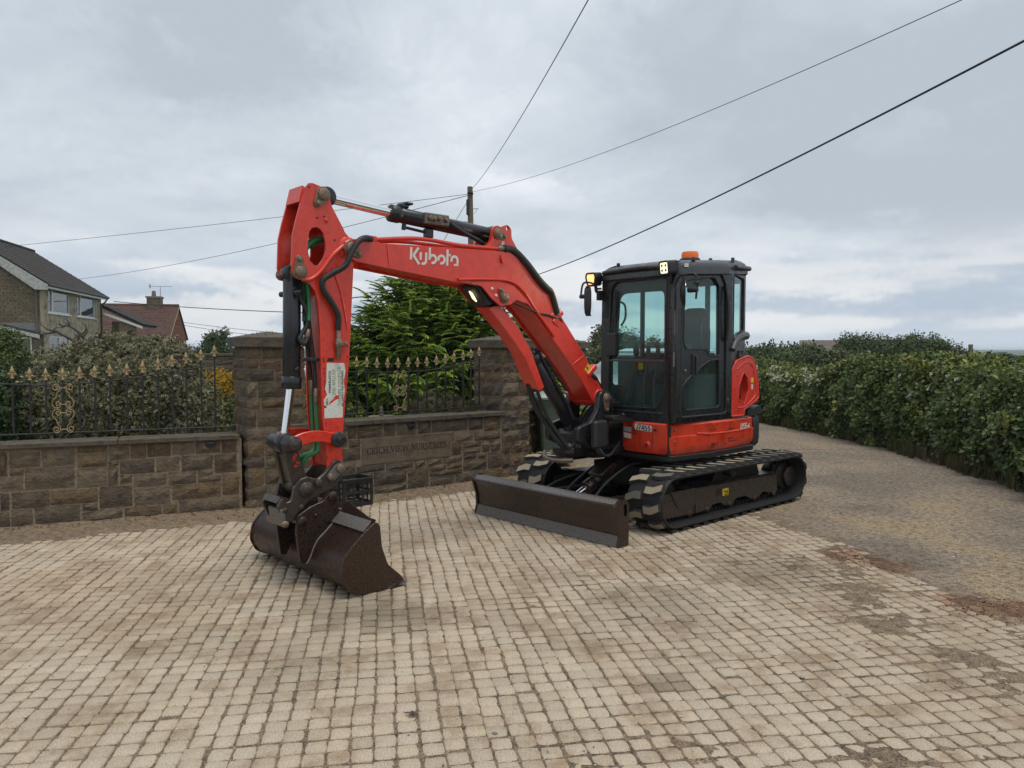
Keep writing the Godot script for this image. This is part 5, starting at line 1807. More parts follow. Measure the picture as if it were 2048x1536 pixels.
func spruce():
	var r := RandomNumberGenerator.new()
	r.seed = 611
	var t := thing("spruce", "wide low spruce with bright drooping new tips behind the carved name wall", "tree", Vector3(-1.25, 0.25, -12.25))
	var kinds := [frond_mesh(1), frond_mesh(2, 7), frond_mesh(3, 9)]
	var where := [[], [], []]
	var tints := [[], [], []]
	var wood := MB.new()
	wood.tube(curve([Vector3(0, -0.3, 0), Vector3(0.03, 1.0, 0.02), Vector3(-0.02, 1.9, 0), Vector3(0.05, 2.35, 0)], 5), 0.09, 8, 0.012)
	var pal := [Color(0.205, 0.330, 0.036), Color(0.25, 0.37, 0.040), Color(0.155, 0.265, 0.036), Color(0.115, 0.20, 0.036), Color(0.30, 0.40, 0.046)]
	var foliage_cores := [[Vector3(0, 0, 0), 2.42, 1.75], [Vector3(-0.75, 0, 0.2), 1.95, 1.1], [Vector3(0.75, 0, 0.1), 2.15, 1.2], [Vector3(-0.35, 0, 0.3), 2.38, 1.1], [Vector3(0.25, 0, 0.25), 2.40, 1.2], [Vector3(1.35, 0, -0.2), 1.75, 0.9], [Vector3(-1.2, 0, -0.1), 1.55, 0.9]]
	for si in foliage_cores.size():
		var q: Array = foliage_cores[si]
		var n := int(78 * q[2])
		for i in n:
			var f := (i + r.randf()) / n
			var y: float = q[1] * (0.04 + 0.95 * f)
			var rad: float = q[2] * pow(1.0 - pow(f, 1.7), 0.75) * r.randf_range(0.72, 1.08) + 0.12
			var az := i * 2.39996 + r.randf_range(-0.3, 0.3) + si
			var d := Vector3(cos(az), 0, sin(az))
			var rise := lerpf(-0.12, 0.75, f * f) + r.randf_range(-0.1, 0.12)
			var b := Vector3(q[0].x, y, q[0].z)
			var pts := []
			for k in 6:
				var g := k / 5.0
				pts.append(b + d * rad * g + Vector3.UP * rad * (rise * g - 0.24 * sin(g * PI * 0.7) + 0.16 * g * g))
			var c := curve(pts, 2)
			wood.tube(c, 0.014, 4, 0.004)
			for k in range(2 if f < 0.6 else 1, c.size()):
				var g := float(k) / (c.size() - 1)
				if g < 0.28 and f < 0.85: continue
				var dir := (c[mini(k + 1, c.size() - 1)] - c[k - 1]).normalized()
				for s in [-1.0, 0.0, 1.0]:
					if s == 0.0 and k < c.size() - 1: continue
					if r.randf() < 0.12: continue
					var z: Vector3 = (dir + d.cross(Vector3.UP) * s * r.randf_range(0.55, 1.0) + Vector3(r.randf_range(-0.2, 0.2), r.randf_range(-0.55, 0.0), r.randf_range(-0.2, 0.2))).normalized()
					var x := Vector3.UP.cross(z).normalized()
					var bs := Basis(x, z.cross(x), z)
					var sc := r.randf_range(0.85, 1.35) * lerpf(1.0, 0.72, f)
					var m := r.randi() % 3
					where[m].append(Transform3D(bs.scaled(Vector3(sc, sc, sc)), c[k]))
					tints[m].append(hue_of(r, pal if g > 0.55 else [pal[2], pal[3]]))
	# leaders standing up out of the top
	for q in [Vector3(-0.42, 2.30, 0.2), Vector3(0.0, 2.34, 0), Vector3(0.22, 2.36, 0.2), Vector3(-0.95, 1.98, 0.1), Vector3(-0.80, 2.02, 0.2), Vector3(0.5, 2.22, 0.1), Vector3(-0.55, 2.22, 0.1), Vector3(1.95, 1.72, 0.0), Vector3(1.85, 1.55, 0.0), Vector3(0.72, 2.18, 0.1)]:
		var lean := Vector3(r.randf_range(-0.35, 0.35), 1, r.randf_range(-0.2, 0.2)).normalized()
		wood.tube(PackedVector3Array([q - lean * 0.5, q + lean * 0.26]), 0.009, 4, 0.004)
		for k in 7:
			var z := (lean * 0.9 + Vector3(cos(k * 2.4), 0.1, sin(k * 2.4)) * 0.75).normalized()
			var x := Vector3.UP.cross(z).normalized()
			where[k % 3].append(Transform3D(Basis(x, z.cross(x), z).scaled(Vector3(0.6, 0.6, 0.6)), q + lean * (0.24 - k * 0.075)))
			tints[k % 3].append(hue_of(r, pal))
	part("branches", wood.mesh(), M.bark, t)
	for k in 3: copies("needles", kinds[k], M.leaf, where[k], tints[k], t)
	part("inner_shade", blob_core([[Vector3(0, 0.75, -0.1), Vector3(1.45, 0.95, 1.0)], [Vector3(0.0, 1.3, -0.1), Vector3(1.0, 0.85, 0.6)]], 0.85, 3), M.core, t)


func build_garden():
	var r := RandomNumberGenerator.new()
	r.seed = 612
	# variegated evergreen behind the left railing
	var ev := [clump(31, 9, 0.055, 0.052, 0.027, Color(1, 1, 1, 1)), clump(32, 8, 0.06, 0.048, 0.025, Color(0.9, 0.88, 0.85, 1)), clump(33, 9, 0.055, 0.050, 0.026, Color(0.5, 0.5, 0.5, 1))]
	var vb := [[Vector3(0, 0.75, 0), Vector3(1.12, 0.78, 0.9)], [Vector3(-0.5, 0.95, 0), Vector3(0.6, 0.6, 0.7)], [Vector3(0.45, 1.0, 0.1), Vector3(0.65, 0.62, 0.7)], [Vector3(0.05, 1.15, 0), Vector3(0.7, 0.52, 0.6)], [Vector3(-0.85, 0.55, 0.1), Vector3(0.45, 0.55, 0.5)], [Vector3(0.85, 0.55, 0.1), Vector3(0.5, 0.6, 0.5)]]
	var t := thing("variegated_shrub", "big rounded evergreen shrub with cream edged leaves behind the left railing", "shrub", Vector3(-4.95, 0.2, -9.7))
	lobes(t, "leaves", ev, M.leaf_gloss, vb, 2900, 1.0, [Color(0.44, 0.40, 0.24), Color(0.37, 0.33, 0.19), Color(0.30, 0.285, 0.17)], 770, 0.72)
	var sprig := []
	for i in 46:
		var a := r.randf_range(-1.1, 1.1)
		sprig.append([Vector3(a, 1.60 - 0.42 * a * a + r.randf_range(-0.03, 0.10), r.randf_range(-0.3, 0.4)), Vector3(0.05, 0.09, 0.05)])
	lobes(t, "red_shoots", [clump(34, 7, 0.03, 0.045, 0.02)], M.leaf_gloss, sprig, 700, 0.9, [Color(0.060, 0.026, 0.024), Color(0.075, 0.055, 0.035)], 771, 0.3)
	part("foliage_cores", blob_core(vb, 0.74, 4), M.core, t)
	# golden spiraea by the wide pillar
	t = thing("golden_shrub", "small golden yellow shrub left of the wide pillar", "shrub", Vector3(-4.92, 0.2, -13.0))
	var gb := [[Vector3(0, 0.80, 0), Vector3(0.42, 0.34, 0.36)], [Vector3(0.2, 0.6, 0), Vector3(0.4, 0.45, 0.36)]]
	lobes(t, "leaves", [clump(41, 14, 0.05, 0.040, 0.022)], M.leaf, [gb[0]], 5200, 1.0, [Color(0.50, 0.27, 0.012), Color(0.40, 0.24, 0.012), Color(0.30, 0.22, 0.02)], 772, 0.7)
	lobes(t, "lower_leaves", [clump(42, 14, 0.05, 0.040, 0.022)], M.leaf, [[Vector3(0.12, 0.42, 0.02), Vector3(0.40, 0.36, 0.34)]], 4200, 1.0, [Color(0.09, 0.13, 0.02), Color(0.05, 0.08, 0.018)], 773, 0.7)
	part("foliage_cores", blob_core(gb, 0.75, 4), M.core, t)
	# clipped box behind the carved wall
	t = thing("clipped_box", "low clipped box bush with bronze leaves, left of the second pillar", "shrub", Vector3(-1.0, 0.2, -10.05))
	var bb := [[Vector3(0, 0.50, 0), Vector3(0.50, 0.40, 0.42)], [Vector3(0.22, 0.48, 0.05), Vector3(0.36, 0.38, 0.4)]]
	lobes(t, "leaves", [clump(51, 16, 0.035, 0.021, 0.013)], M.leaf, bb, 11000, 1.0, [Color(0.085, 0.070, 0.022), Color(0.070, 0.078, 0.022), Color(0.10, 0.070, 0.025), Color(0.055, 0.060, 0.020)], 774, 0.86)
	part("foliage_cores", blob_core(bb, 0.88, 6), M.core, t)
	# white flowering bush at the far left
	t = thing("flowering_bush", "green bush with white flower heads at the left end of the railing", "shrub", Vector3(-6.35, 0.2, -9.3))
	var fb := [[Vector3(0, 0.55, 0), Vector3(0.7, 0.62, 0.6)], [Vector3(-0.6, 0.5, 0.1), Vector3(0.6, 0.6, 0.5)]]
	lobes(t, "leaves", [clump(61, 9, 0.07, 0.075, 0.045)], M.leaf, fb, 1500, 1.0, [Color(0.035, 0.065, 0.022), Color(0.045, 0.078, 0.026)], 775, 0.66)
	lobes(t, "white_flowers", [clump(62, 12, 0.025, 0.022, 0.02)], M.leaf, fb, 70, 1.0, [Color(0.55, 0.56, 0.55)], 776, 0.97)
	part("foliage_cores", blob_core(fb, 0.7, 8), M.core, t)
	t = thing("hedge", "low dark hedge in front of the house, left of the variegated shrub", "hedge", Vector3(-8.6, 0.2, -13.2))
	var hb := []
	for i in 8: hb.append([Vector3(-3.0 + i * 0.6, 0.62, 0), Vector3(0.6, 0.66, 0.5)])
	lobes(t, "leaves", [clump(63, 11, 0.06, 0.045, 0.03)], M.leaf, hb, 900, 1.0, [Color(0.030, 0.050, 0.022), Color(0.040, 0.060, 0.024)], 777, 0.7)
	part("foliage_cores", blob_core(hb, 0.75, 8), M.core, t)
	# low mixed planting along the garden side of the wall
	var lm := [clump(64, 10, 0.05, 0.06, 0.02)]
	for q in [[Vector3(-2.3, 0.2, -9.6), "leafy perennial plants just right of the wide pillar, behind the railing"], [Vector3(-4.1, 0.2, -10.6), "low green plants between the variegated shrub and the lawn edge"], [Vector3(-2.9, 0.2, -10.9), "yellow green bush in the gap between cylinder and arm"]]:
		t = thing("garden_plant", q[1], "plant", q[0])
		var k := 1.5 if "gap" in q[1] else 1.0
		lobes(t, "leaves", lm, M.leaf, [[Vector3(0, 0.3 * k, 0), Vector3(0.5, 0.34 * k, 0.3) * k], [Vector3(0.3, 0.45 * k, 0), Vector3(0.25, 0.4 * k, 0.25)]], 900, 1.0, [Color(0.07, 0.10, 0.025), Color(0.10, 0.12, 0.03), Color(0.05, 0.075, 0.02)], 780 + int(q[0].z * 3.0), 0.4)
	# old rubble wall of the garden
	var gw := thing("garden_wall", "low grey rubble wall beyond the golden shrub", "stone wall", Vector3(-10.4, 0.1, -20.5), deg_to_rad(-3.0))
	lay(gw, courses(0.0, 4.6, 0.75, 1.42, r, 0.25, 0.6), r)
	part("mortar", MB.new().bx(0, 4.6, -0.2, 1.42, -0.3, 0).mesh(), M.mortar, gw)
	part("coping_stone", MB.new().bx(-0.05, 4.65, 1.42, 1.50, -0.36, 0.06, 0.02).mesh(), M.coping, gw)
	# stone bird bath
	t = thing("bird_bath", "shallow stone bird bath with a small figure, behind the railing", "bird bath", Vector3(-1.66, 0.2, -9.75))
	part("pedestal", MB.new().lathe(PackedVector2Array([Vector2(0, 0), Vector2(0.16, 0), Vector2(0.15, 0.06), Vector2(0.07, 0.12), Vector2(0.06, 0.45), Vector2(0.10, 0.53), Vector2(0, 0.53)]), Transform3D(), 16).mesh(), M.basin, t)
	part("bowl", MB.new().lathe(PackedVector2Array([Vector2(0.05, 0.52), Vector2(0.14, 0.545), Vector2(0.195, 0.595), Vector2(0.205, 0.625), Vector2(0.19, 0.63), Vector2(0.17, 0.60), Vector2(0.0, 0.575)]), Transform3D(), 28).mesh(), M.basin, t)
	part("figure", MB.new().lathe(PackedVector2Array([Vector2(0, 0.57), Vector2(0.035, 0.58), Vector2(0.028, 0.64), Vector2(0.034, 0.68), Vector2(0.016, 0.71), Vector2(0.022, 0.735), Vector2(0.012, 0.755), Vector2(0, 0.76)]), Transform3D(), 10).mesh(), M.pot, t)
	# a stag's antlers above the shrub
	t = thing("stag_statue", "dark stag statue whose antlers rise behind the variegated shrub", "statue", Vector3(-6.68, 0.0, -12.0))
	var tines := [
		[0.026, 0.010, 0.10, [Vector2(-6.692, 1.81), Vector2(-6.746, 1.901), Vector2(-6.801, 1.956), Vector2(-6.902, 2.029), Vector2(-6.966, 2.056), Vector2(-7.011, 2.047)]],
		[0.018, 0.003, 0.10, [Vector2(-6.947, 2.047), Vector2(-6.943, 2.093), Vector2(-6.975, 2.148), Vector2(-7.034, 2.175)]],
		[0.010, 0.003, 0.10, [Vector2(-6.966, 2.056), Vector2(-6.984, 2.088), Vector2(-7.011, 2.111)]],
		[0.014, 0.003, 0.10, [Vector2(-7.007, 2.047), Vector2(-7.061, 2.056), Vector2(-7.089, 2.093), Vector2(-7.112, 2.138)]],
		[0.010, 0.002, 0.10, [Vector2(-7.057, 2.052), Vector2(-7.103, 2.07), Vector2(-7.144, 2.093)]],
		[0.010, 0.002, 0.10, [Vector2(-7.011, 2.043), Vector2(-7.084, 2.02), Vector2(-7.139, 2.043)]],
		[0.017, 0.003, 0.12, [Vector2(-6.765, 1.924), Vector2(-6.714, 1.951), Vector2(-6.687, 2.02), Vector2(-6.705, 2.065), Vector2(-6.737, 2.093)]],
		[0.009, 0.003, 0.10, [Vector2(-6.81, 1.956), Vector2(-6.827, 1.983), Vector2(-6.838, 2.015)]],
		[0.026, 0.005, -0.12, [Vector2(-6.737, 1.81), Vector2(-6.81, 1.851), Vector2(-6.929, 1.91), Vector2(-7.02, 1.96), Vector2(-7.103, 1.974), Vector2(-7.176, 2.006), Vector2(-7.221, 2.047), Vector2(-7.253, 2.07)]],
		[0.018, 0.003, -0.12, [Vector2(-7.02, 1.956), Vector2(-7.103, 1.933), Vector2(-7.176, 1.928), Vector2(-7.221, 1.942), Vector2(-7.262, 1.974)]],
		[0.017, 0.004, -0.12, [Vector2(-7.011, 1.965), Vector2(-7.057, 1.983), Vector2(-7.002, 2.029)]],
		[0.018, 0.003, -0.12, [Vector2(-6.692, 1.819), Vector2(-6.673, 1.864), Vector2(-6.6, 1.887), Vector2(-6.546, 1.938), Vector2(-6.536, 1.983), Vector2(-6.559, 2.015)]],
		[0.008, 0.002, -0.12, [Vector2(-6.628, 1.883), Vector2(-6.635, 1.915), Vector2(-6.644, 1.947)]],
	]
	var am := [MB.new(), MB.new()]
	for q in tines:
		var pts := []
		for p in q[3]: pts.append(Vector3(p.x + 6.68, p.y, -q[2]))
		am[0 if q[2] > 0 else 1].tube(curve(pts, 3), q[0], 7, q[1])
	for k in 2: part("antler", am[k].mesh(), M.antler, t)
	part("head", MB.new().loft([0, 1, 2, 3, 4].map(func(k): return range(10).map(func(s): return Vector3(0.02 + k * 0.11, 1.74 - k * 0.055, 0) + Vector3(0, cos(TAU * s / 10.0), sin(TAU * s / 10.0)) * [0.10, 0.12, 0.085, 0.06, 0.045][k]))).smooth(60).mesh(), M.antler, t)
	part("neck", MB.new().tube(curve([Vector3(0.05, 1.72, 0), Vector3(-0.10, 1.4, 0), Vector3(-0.28, 1.1, 0)], 4), 0.11, 10, 0.20).mesh(), M.antler, t)
	part("body", MB.new().loft([0, 1, 2, 3, 4, 5].map(func(k): return range(12).map(func(s): return Vector3(-0.15 - k * 0.22, 0.98, 0) + Vector3(0, cos(-TAU * s / 12.0) * 1.15, sin(-TAU * s / 12.0)) * [0.10, 0.22, 0.23, 0.21, 0.20, 0.07][k]))).smooth(60).mesh(), M.antler, t)
	for q in [[-0.30, 0.10], [-0.32, -0.10], [-1.10, 0.10], [-1.08, -0.10]]: part("leg", MB.new().tube(curve([Vector3(q[0], 0.95, q[1]), Vector3(q[0] + (0.02 if q[0] > -0.6 else -0.10), 0.52, q[1]), Vector3(q[0], 0.1, q[1])], 4), 0.07, 7, 0.025).mesh(), M.antler, t)


# ---------------------------------------------------------------- the excavator
# Its own axes: x forwards, y up, z to the machine's right. Q(u, y, w) takes w to the left, the side seen.

func Q(u: float, y: float, w: float) -> Vector3: return Vector3(u, y, -w)


func ep(called: String, mb: MB, m: Material, parent: Node = null) -> MeshInstance3D:
	return part(called, mb.mesh(), m, parent if parent else exc)


# an upright plate: outline in u, y; from w0 to w1
func up(p: PackedVector2Array, w0: float, w1: float, b := 0.0, mb: MB = null) -> MB:
	return (mb if mb else MB.new()).prism(p, -maxf(w0, w1), -minf(w0, w1), b)


# a slab: outline in u, w; from y0 to y1
func flat(p: PackedVector2Array, y0: float, y1: float, b := 0.0, mb: MB = null) -> MB:
	return (mb if mb else MB.new()).prism(p, y0, y1, b, Transform3D(Basis(Vector3(1, 0, 0), Vector3(0, 0, -1), Vector3(0, 1, 0)), Vector3.ZERO))


# a crosswise plate: outline in w, y; from u0 to u1
func front(p: PackedVector2Array, u0: float, u1: float, b := 0.0, mb: MB = null) -> MB:
	return (mb if mb else MB.new()).prism(p, u0, u1, b, Transform3D(Basis(Vector3(0, 0, -1), Vector3(0, 1, 0), Vector3(1, 0, 0)), Vector3.ZERO))


func pinw(u: float, y: float, w0: float, w1: float, r: float, ch := 0.004, mb: MB = null) -> MB:
	return (mb if mb else MB.new()).rod(Q(u, y, w0), Q(u, y, w1), r, 20, ch)


# a retained pin head: the round pin, the pear shaped keeper and its bolt, on the face w
func pin_head(u: float, y: float, bu: float, by: float, w: float, r := 0.045):
	var d := Vector2(bu - u, by - y)
	var l := d.length()
	var a := d.angle()
	var k := PackedVector2Array()
	for i in 9:
		var t := a + PI * 0.5 + PI * i / 8.0
		k.push_back(Vector2(u, y) + Vector2(cos(t), sin(t)) * r * 1.12)
	for i in 9:
		var t := a - PI * 0.5 + PI * i / 8.0
		k.push_back(Vector2(bu, by) + Vector2(cos(t), sin(t)) * r * 0.58)
	var p := ep("pin", pinw(u, y, w - 0.3, w + 0.030, r * 0.86, 0.006), M.pin_steel)
	ep("keeper", up(k, w + 0.001, w + 0.014, 0.003), M.pin_steel, p)
	var b := MB.new().rod(Q(bu, by, w + 0.012), Q(bu, by, w + 0.030), r * 0.36, 6, 0.002)
	b.rod(Q(bu, by, w + 0.012), Q(bu, by, w + 0.017), r * 0.48, 14)
	ep("bolt", b, M.pin_steel, p)


func hydraulic(called: String, a: Vector3, split: Vector3, b: Vector3, r_rod: float, r_bar: float, m: Material):
	# rod from a to split, barrel from split to b
	var d := (b - split).normalized()
	var o := ep(called, MB.new().rod(split, b, r_bar, 24, 0.006), m)
	ep("rod", MB.new().rod(a, split + d * 0.05, r_rod, 20), M.chrome, o)
	ep("gland", MB.new().rod(split - d * 0.015, split + d * 0.075, r_bar * 1.12, 24, 0.008), m, o)
	var e := MB.new()
	for q in [a, b]: e.rod(q - Vector3(0, 0, 0.05), q + Vector3(0, 0, 0.05), r_bar * 1.18, 18, 0.006)
	ep("eye", e, m, o)


func stadium(u0: float, u1: float, cy: float, r: float, k := 14) -> PackedVector2Array:
	var p := PackedVector2Array()
	for i in k + 1:
		var a := -PI / 2 + PI * i / k
		p.push_back(Vector2(u1 + cos(a) * r, cy + sin(a) * r))
	for i in k + 1:
		var a := PI / 2 + PI * i / k
		p.push_back(Vector2(u0 + cos(a) * r, cy + sin(a) * r))
	return p


func build_track(s: float):
	var U0 := -1.005
	var U1 := 1.155
	var cy := 0.272
	var ro := 0.243
	var belt := MB.new().tint(Color(0.7, 0.7, 0.72))
	var outer := stadium(U0, U1, cy, ro)
	var inner := stadium(U0, U1, cy, ro - 0.030)
	var lip := stadium(U0, U1, cy, ro - 0.012)
	var k := outer.size()
	var sec := [[outer, 0.570], [outer, 0.930], [lip, 0.950], [inner, 0.945], [inner, 0.555], [lip, 0.550]]
	for i in sec.size():
		var a: Array = sec[i]
		var b: Array = sec[(i + 1) % sec.size()]
		for j in k:
			var n := (j + 1) % k
			var q := [Q(a[0][j].x, a[0][j].y, a[1] * s), Q(a[0][n].x, a[0][n].y, a[1] * s), Q(b[0][n].x, b[0][n].y, b[1] * s), Q(b[0][j].x, b[0][j].y, b[1] * s)]
			if s < 0: q.reverse()
			belt.quad(q[3], q[2], q[1], q[0])
	var t := ep("track", belt.smooth(30), M.rubber)
	if s < 0: t.set_meta("label", "far rubber track behind the blade")
	# one lug: a slanted block whose worn top carries dried mud
	var lug := MB.new()
	lug.colored = true
	var base := [Vector3(-0.066, 0, -0.10), Vector3(0.014, 0, -0.10), Vector3(0.060, 0, 0.0), Vector3(0.060, 0, 0.088), Vector3(-0.024, 0, 0.088), Vector3(-0.024, 0, 0.0)]
	var top := [Vector3(-0.056, 0.031, -0.094), Vector3(0.006, 0.031, -0.094), Vector3(0.050, 0.031, 0.0), Vector3(0.050, 0.031, 0.081), Vector3(-0.016, 0.031, 0.081), Vector3(-0.016, 0.031, 0.0)]
	lug.col = Color(0.030, 0.029, 0.028)
	for i in 6: lug.quad(base[(i + 1) % 6], base[i], top[i], top[(i + 1) % 6])
	lug.col = Color(0.30, 0.255, 0.185)
	for q in [[0, 5, 2, 1], [5, 4, 3, 2]]: lug.face([top[q[0]], top[q[1]], top[q[2]], top[q[3]]], Vector3.UP)
	var dusty := lug.mesh()
	lug.c.fill(Color(0.026, 0.025, 0.025))
	for i in lug.v.size():
		if lug.n[i].y > 0.8: lug.c[i] = Color(0.13, 0.115, 0.095)
	var worn := lug.mesh()
	var L := (U1 - U0) * 2.0 + TAU * ro
	var N := 35
	for row in 2:
		for i in N:
			var d := fposmod((i + 0.5 * row) * L / N, L)
			var p: Vector2
			var tan: Vector2
			var half := PI * ro
			var run := U1 - U0
			if d < run:
				p = Vector2(U0 + d, cy - ro)
				tan = Vector2(1, 0)
			elif d < run + half:
				var a := -PI / 2 + (d - run) / ro
				p = Vector2(U1 + cos(a) * ro, cy + sin(a) * ro)
				tan = Vector2(-sin(a), cos(a))
			elif d < run * 2 + half:
				p = Vector2(U1 - (d - run - half), cy + ro)
				tan = Vector2(-1, 0)
			else:
				var a := PI / 2 + (d - run * 2 - half) / ro
				p = Vector2(U0 + cos(a) * ro, cy + sin(a) * ro)
				tan = Vector2(-sin(a), cos(a))
			var nn := Vector2(tan.y, -tan.x)
			# the two rows slant towards each other like arrow heads
			var dirw := 1.0 if row == 0 else -1.0
			var w := (0.846 if row == 0 else 0.654) * s
			var x3 := Vector3(tan.x, tan.y, 0)
			var y3 := Vector3(nn.x, nn.y, 0)
			var b := Basis(x3 * -1.0, y3, (x3 * -1.0).cross(y3))
			if dirw * s > 0.0: b = Basis(b.x, b.y, b.z)
			else: b = Basis(-b.x, b.y, -b.z)
			var muddy := p.x > -0.25 or p.y < 0.1
			part("lug", dusty if muddy and hash2(i, row + s) > 0.12 else worn, M.pebble, t, Transform3D(b, Q(p.x, p.y, w)))
	# the links that stand up inside the belt
	var links := MB.new()
	for i in 34:
		var u := lerpf(U0, U1, (i + 0.5) / 34.0)
		links.bx(u - 0.018, u + 0.018, cy - ro + 0.028, cy - ro + 0.075, -0.775 * s - 0.02, -0.775 * s + 0.02, 0.005)
		links.bx(u - 0.018, u + 0.018, cy - ro + 0.028, cy - ro + 0.075, -0.70 * s - 0.02, -0.70 * s + 0.02, 0.005)
	tag(ep("drive_links", links, M.dark_chassis, t), "", "", "", "stuff")
	# the frame that carries the rollers
	var f := ep("track_frame", up(rounded([1.26, 0.335, 0.01, 0.70, 0.335, 0, -0.80, 0.315, 0.01, -0.82, 0.13, 0.01, -0.66, 0.125, 0.02, -0.52, 0.155, 0.05, -0.42, 0.10, 0.04, -0.30, 0.098, 0.03, -0.18, 0.15, 0.06, 0.0, 0.15, 0.06, 0.06, 0.10, 0.03, 0.2, 0.10, 0.03, 0.28, 0.14, 0.05, 0.42, 0.14, 0.05, 0.47, 0.10, 0.03, 0.70, 0.095, 0, 1.26, 0.105, 0.01]), 0.80 * s, 0.835 * s, 0.004), M.brown_frame)
	ep("frame_top", flat(poly([-0.80, 0.62 * s, 0.70, 0.62 * s, 0.70, 0.80 * s, -0.80, 0.80 * s]), 0.305, 0.332), M.brown_frame, f)
	ep("frame_inner", up(poly([1.2, 0.33, -0.85, 0.31, -0.85, 0.12, 1.2, 0.11]), 0.60 * s, 0.62 * s), M.dark_chassis, f)
	ep("adjuster_cover", up(rounded([1.12, 0.345, 0.005, 0.73, 0.345, 0.02, 0.72, 0.185, 0.01, 1.0, 0.185, 0.03]), 0.835 * s, 0.846 * s, 0.004), M.brown_frame, f)
	ep("spacer", up(poly([0.705, 0.34, 0.725, 0.34, 0.725, 0.10, 0.705, 0.10]), 0.835 * s, 0.850 * s, 0.003), M.brown_frame, f)
	for u in [0.80, 0.51, 0.11, -0.36, -0.75]:
		var ro2 := ep("track_roller", pinw(u, 0.105, 0.66 * s, 0.80 * s, 0.058, 0.008), M.dark_chassis, f)
		ep("roller_cap", pinw(u, 0.105, 0.79 * s, 0.845 * s, 0.030, 0.006), M.brown_frame, ro2)
	ep("carrier_roller", pinw(0.05, 0.425, 0.66 * s, 0.84 * s, 0.05, 0.008), M.dark_chassis, f)
	ep("carrier_guard", up(rounded([-0.55, 0.44, 0.02, 0.22, 0.44, 0.06, 0.28, 0.335, 0.01, -0.6, 0.335, 0.01]), 0.62 * s, 0.74 * s, 0.01), M.dark_chassis, f)
	ep("idler", pinw(U1, cy, 0.66 * s, 0.80 * s, 0.20, 0.02), M.dark_chassis, f)
	var sp := MB.new()
	var teeth := PackedVector2Array()
	for i in 44:
		var a := TAU * i / 44.0
		teeth.push_back(Vector2(U0, cy) + Vector2(cos(a), sin(a)) * (0.205 if i % 4 < 2 else 0.178))
	up(teeth, 0.72 * s, 0.77 * s, 0.004, sp)
	var spr := ep("sprocket", sp, M.dark_chassis, f)
	ep("travel_motor", pinw(U0, cy, 0.60 * s, 0.80 * s, 0.145, 0.01), M.dark_chassis, spr)
	ep("motor_cover", pinw(U0 - 0.09, cy - 0.015, 0.80 * s, 0.838 * s, 0.112, 0.008), M.brown_frame, spr)
	if s > 0:
		ep("frame_hole", up(poly([0.37, 0.285, 0.275, 0.285, 0.275, 0.215, 0.37, 0.215]), 0.8352, 0.8366), M.black_print, f)
		var st := ep("sling_mark", up(poly([0.25, 0.275, 0.145, 0.275, 0.145, 0.205, 0.25, 0.205]), 0.8352, 0.8368), M.yellow_decal, f)
		ep("hook_print", MB.new().tube(curve([Q(0.225, 0.262, 0.8372), Q(0.20, 0.235, 0.8372), Q(0.17, 0.25, 0.8372), Q(0.165, 0.22, 0.8372), Q(0.22, 0.215, 0.8372)], 3), 0.006, 4), M.black_print, st)


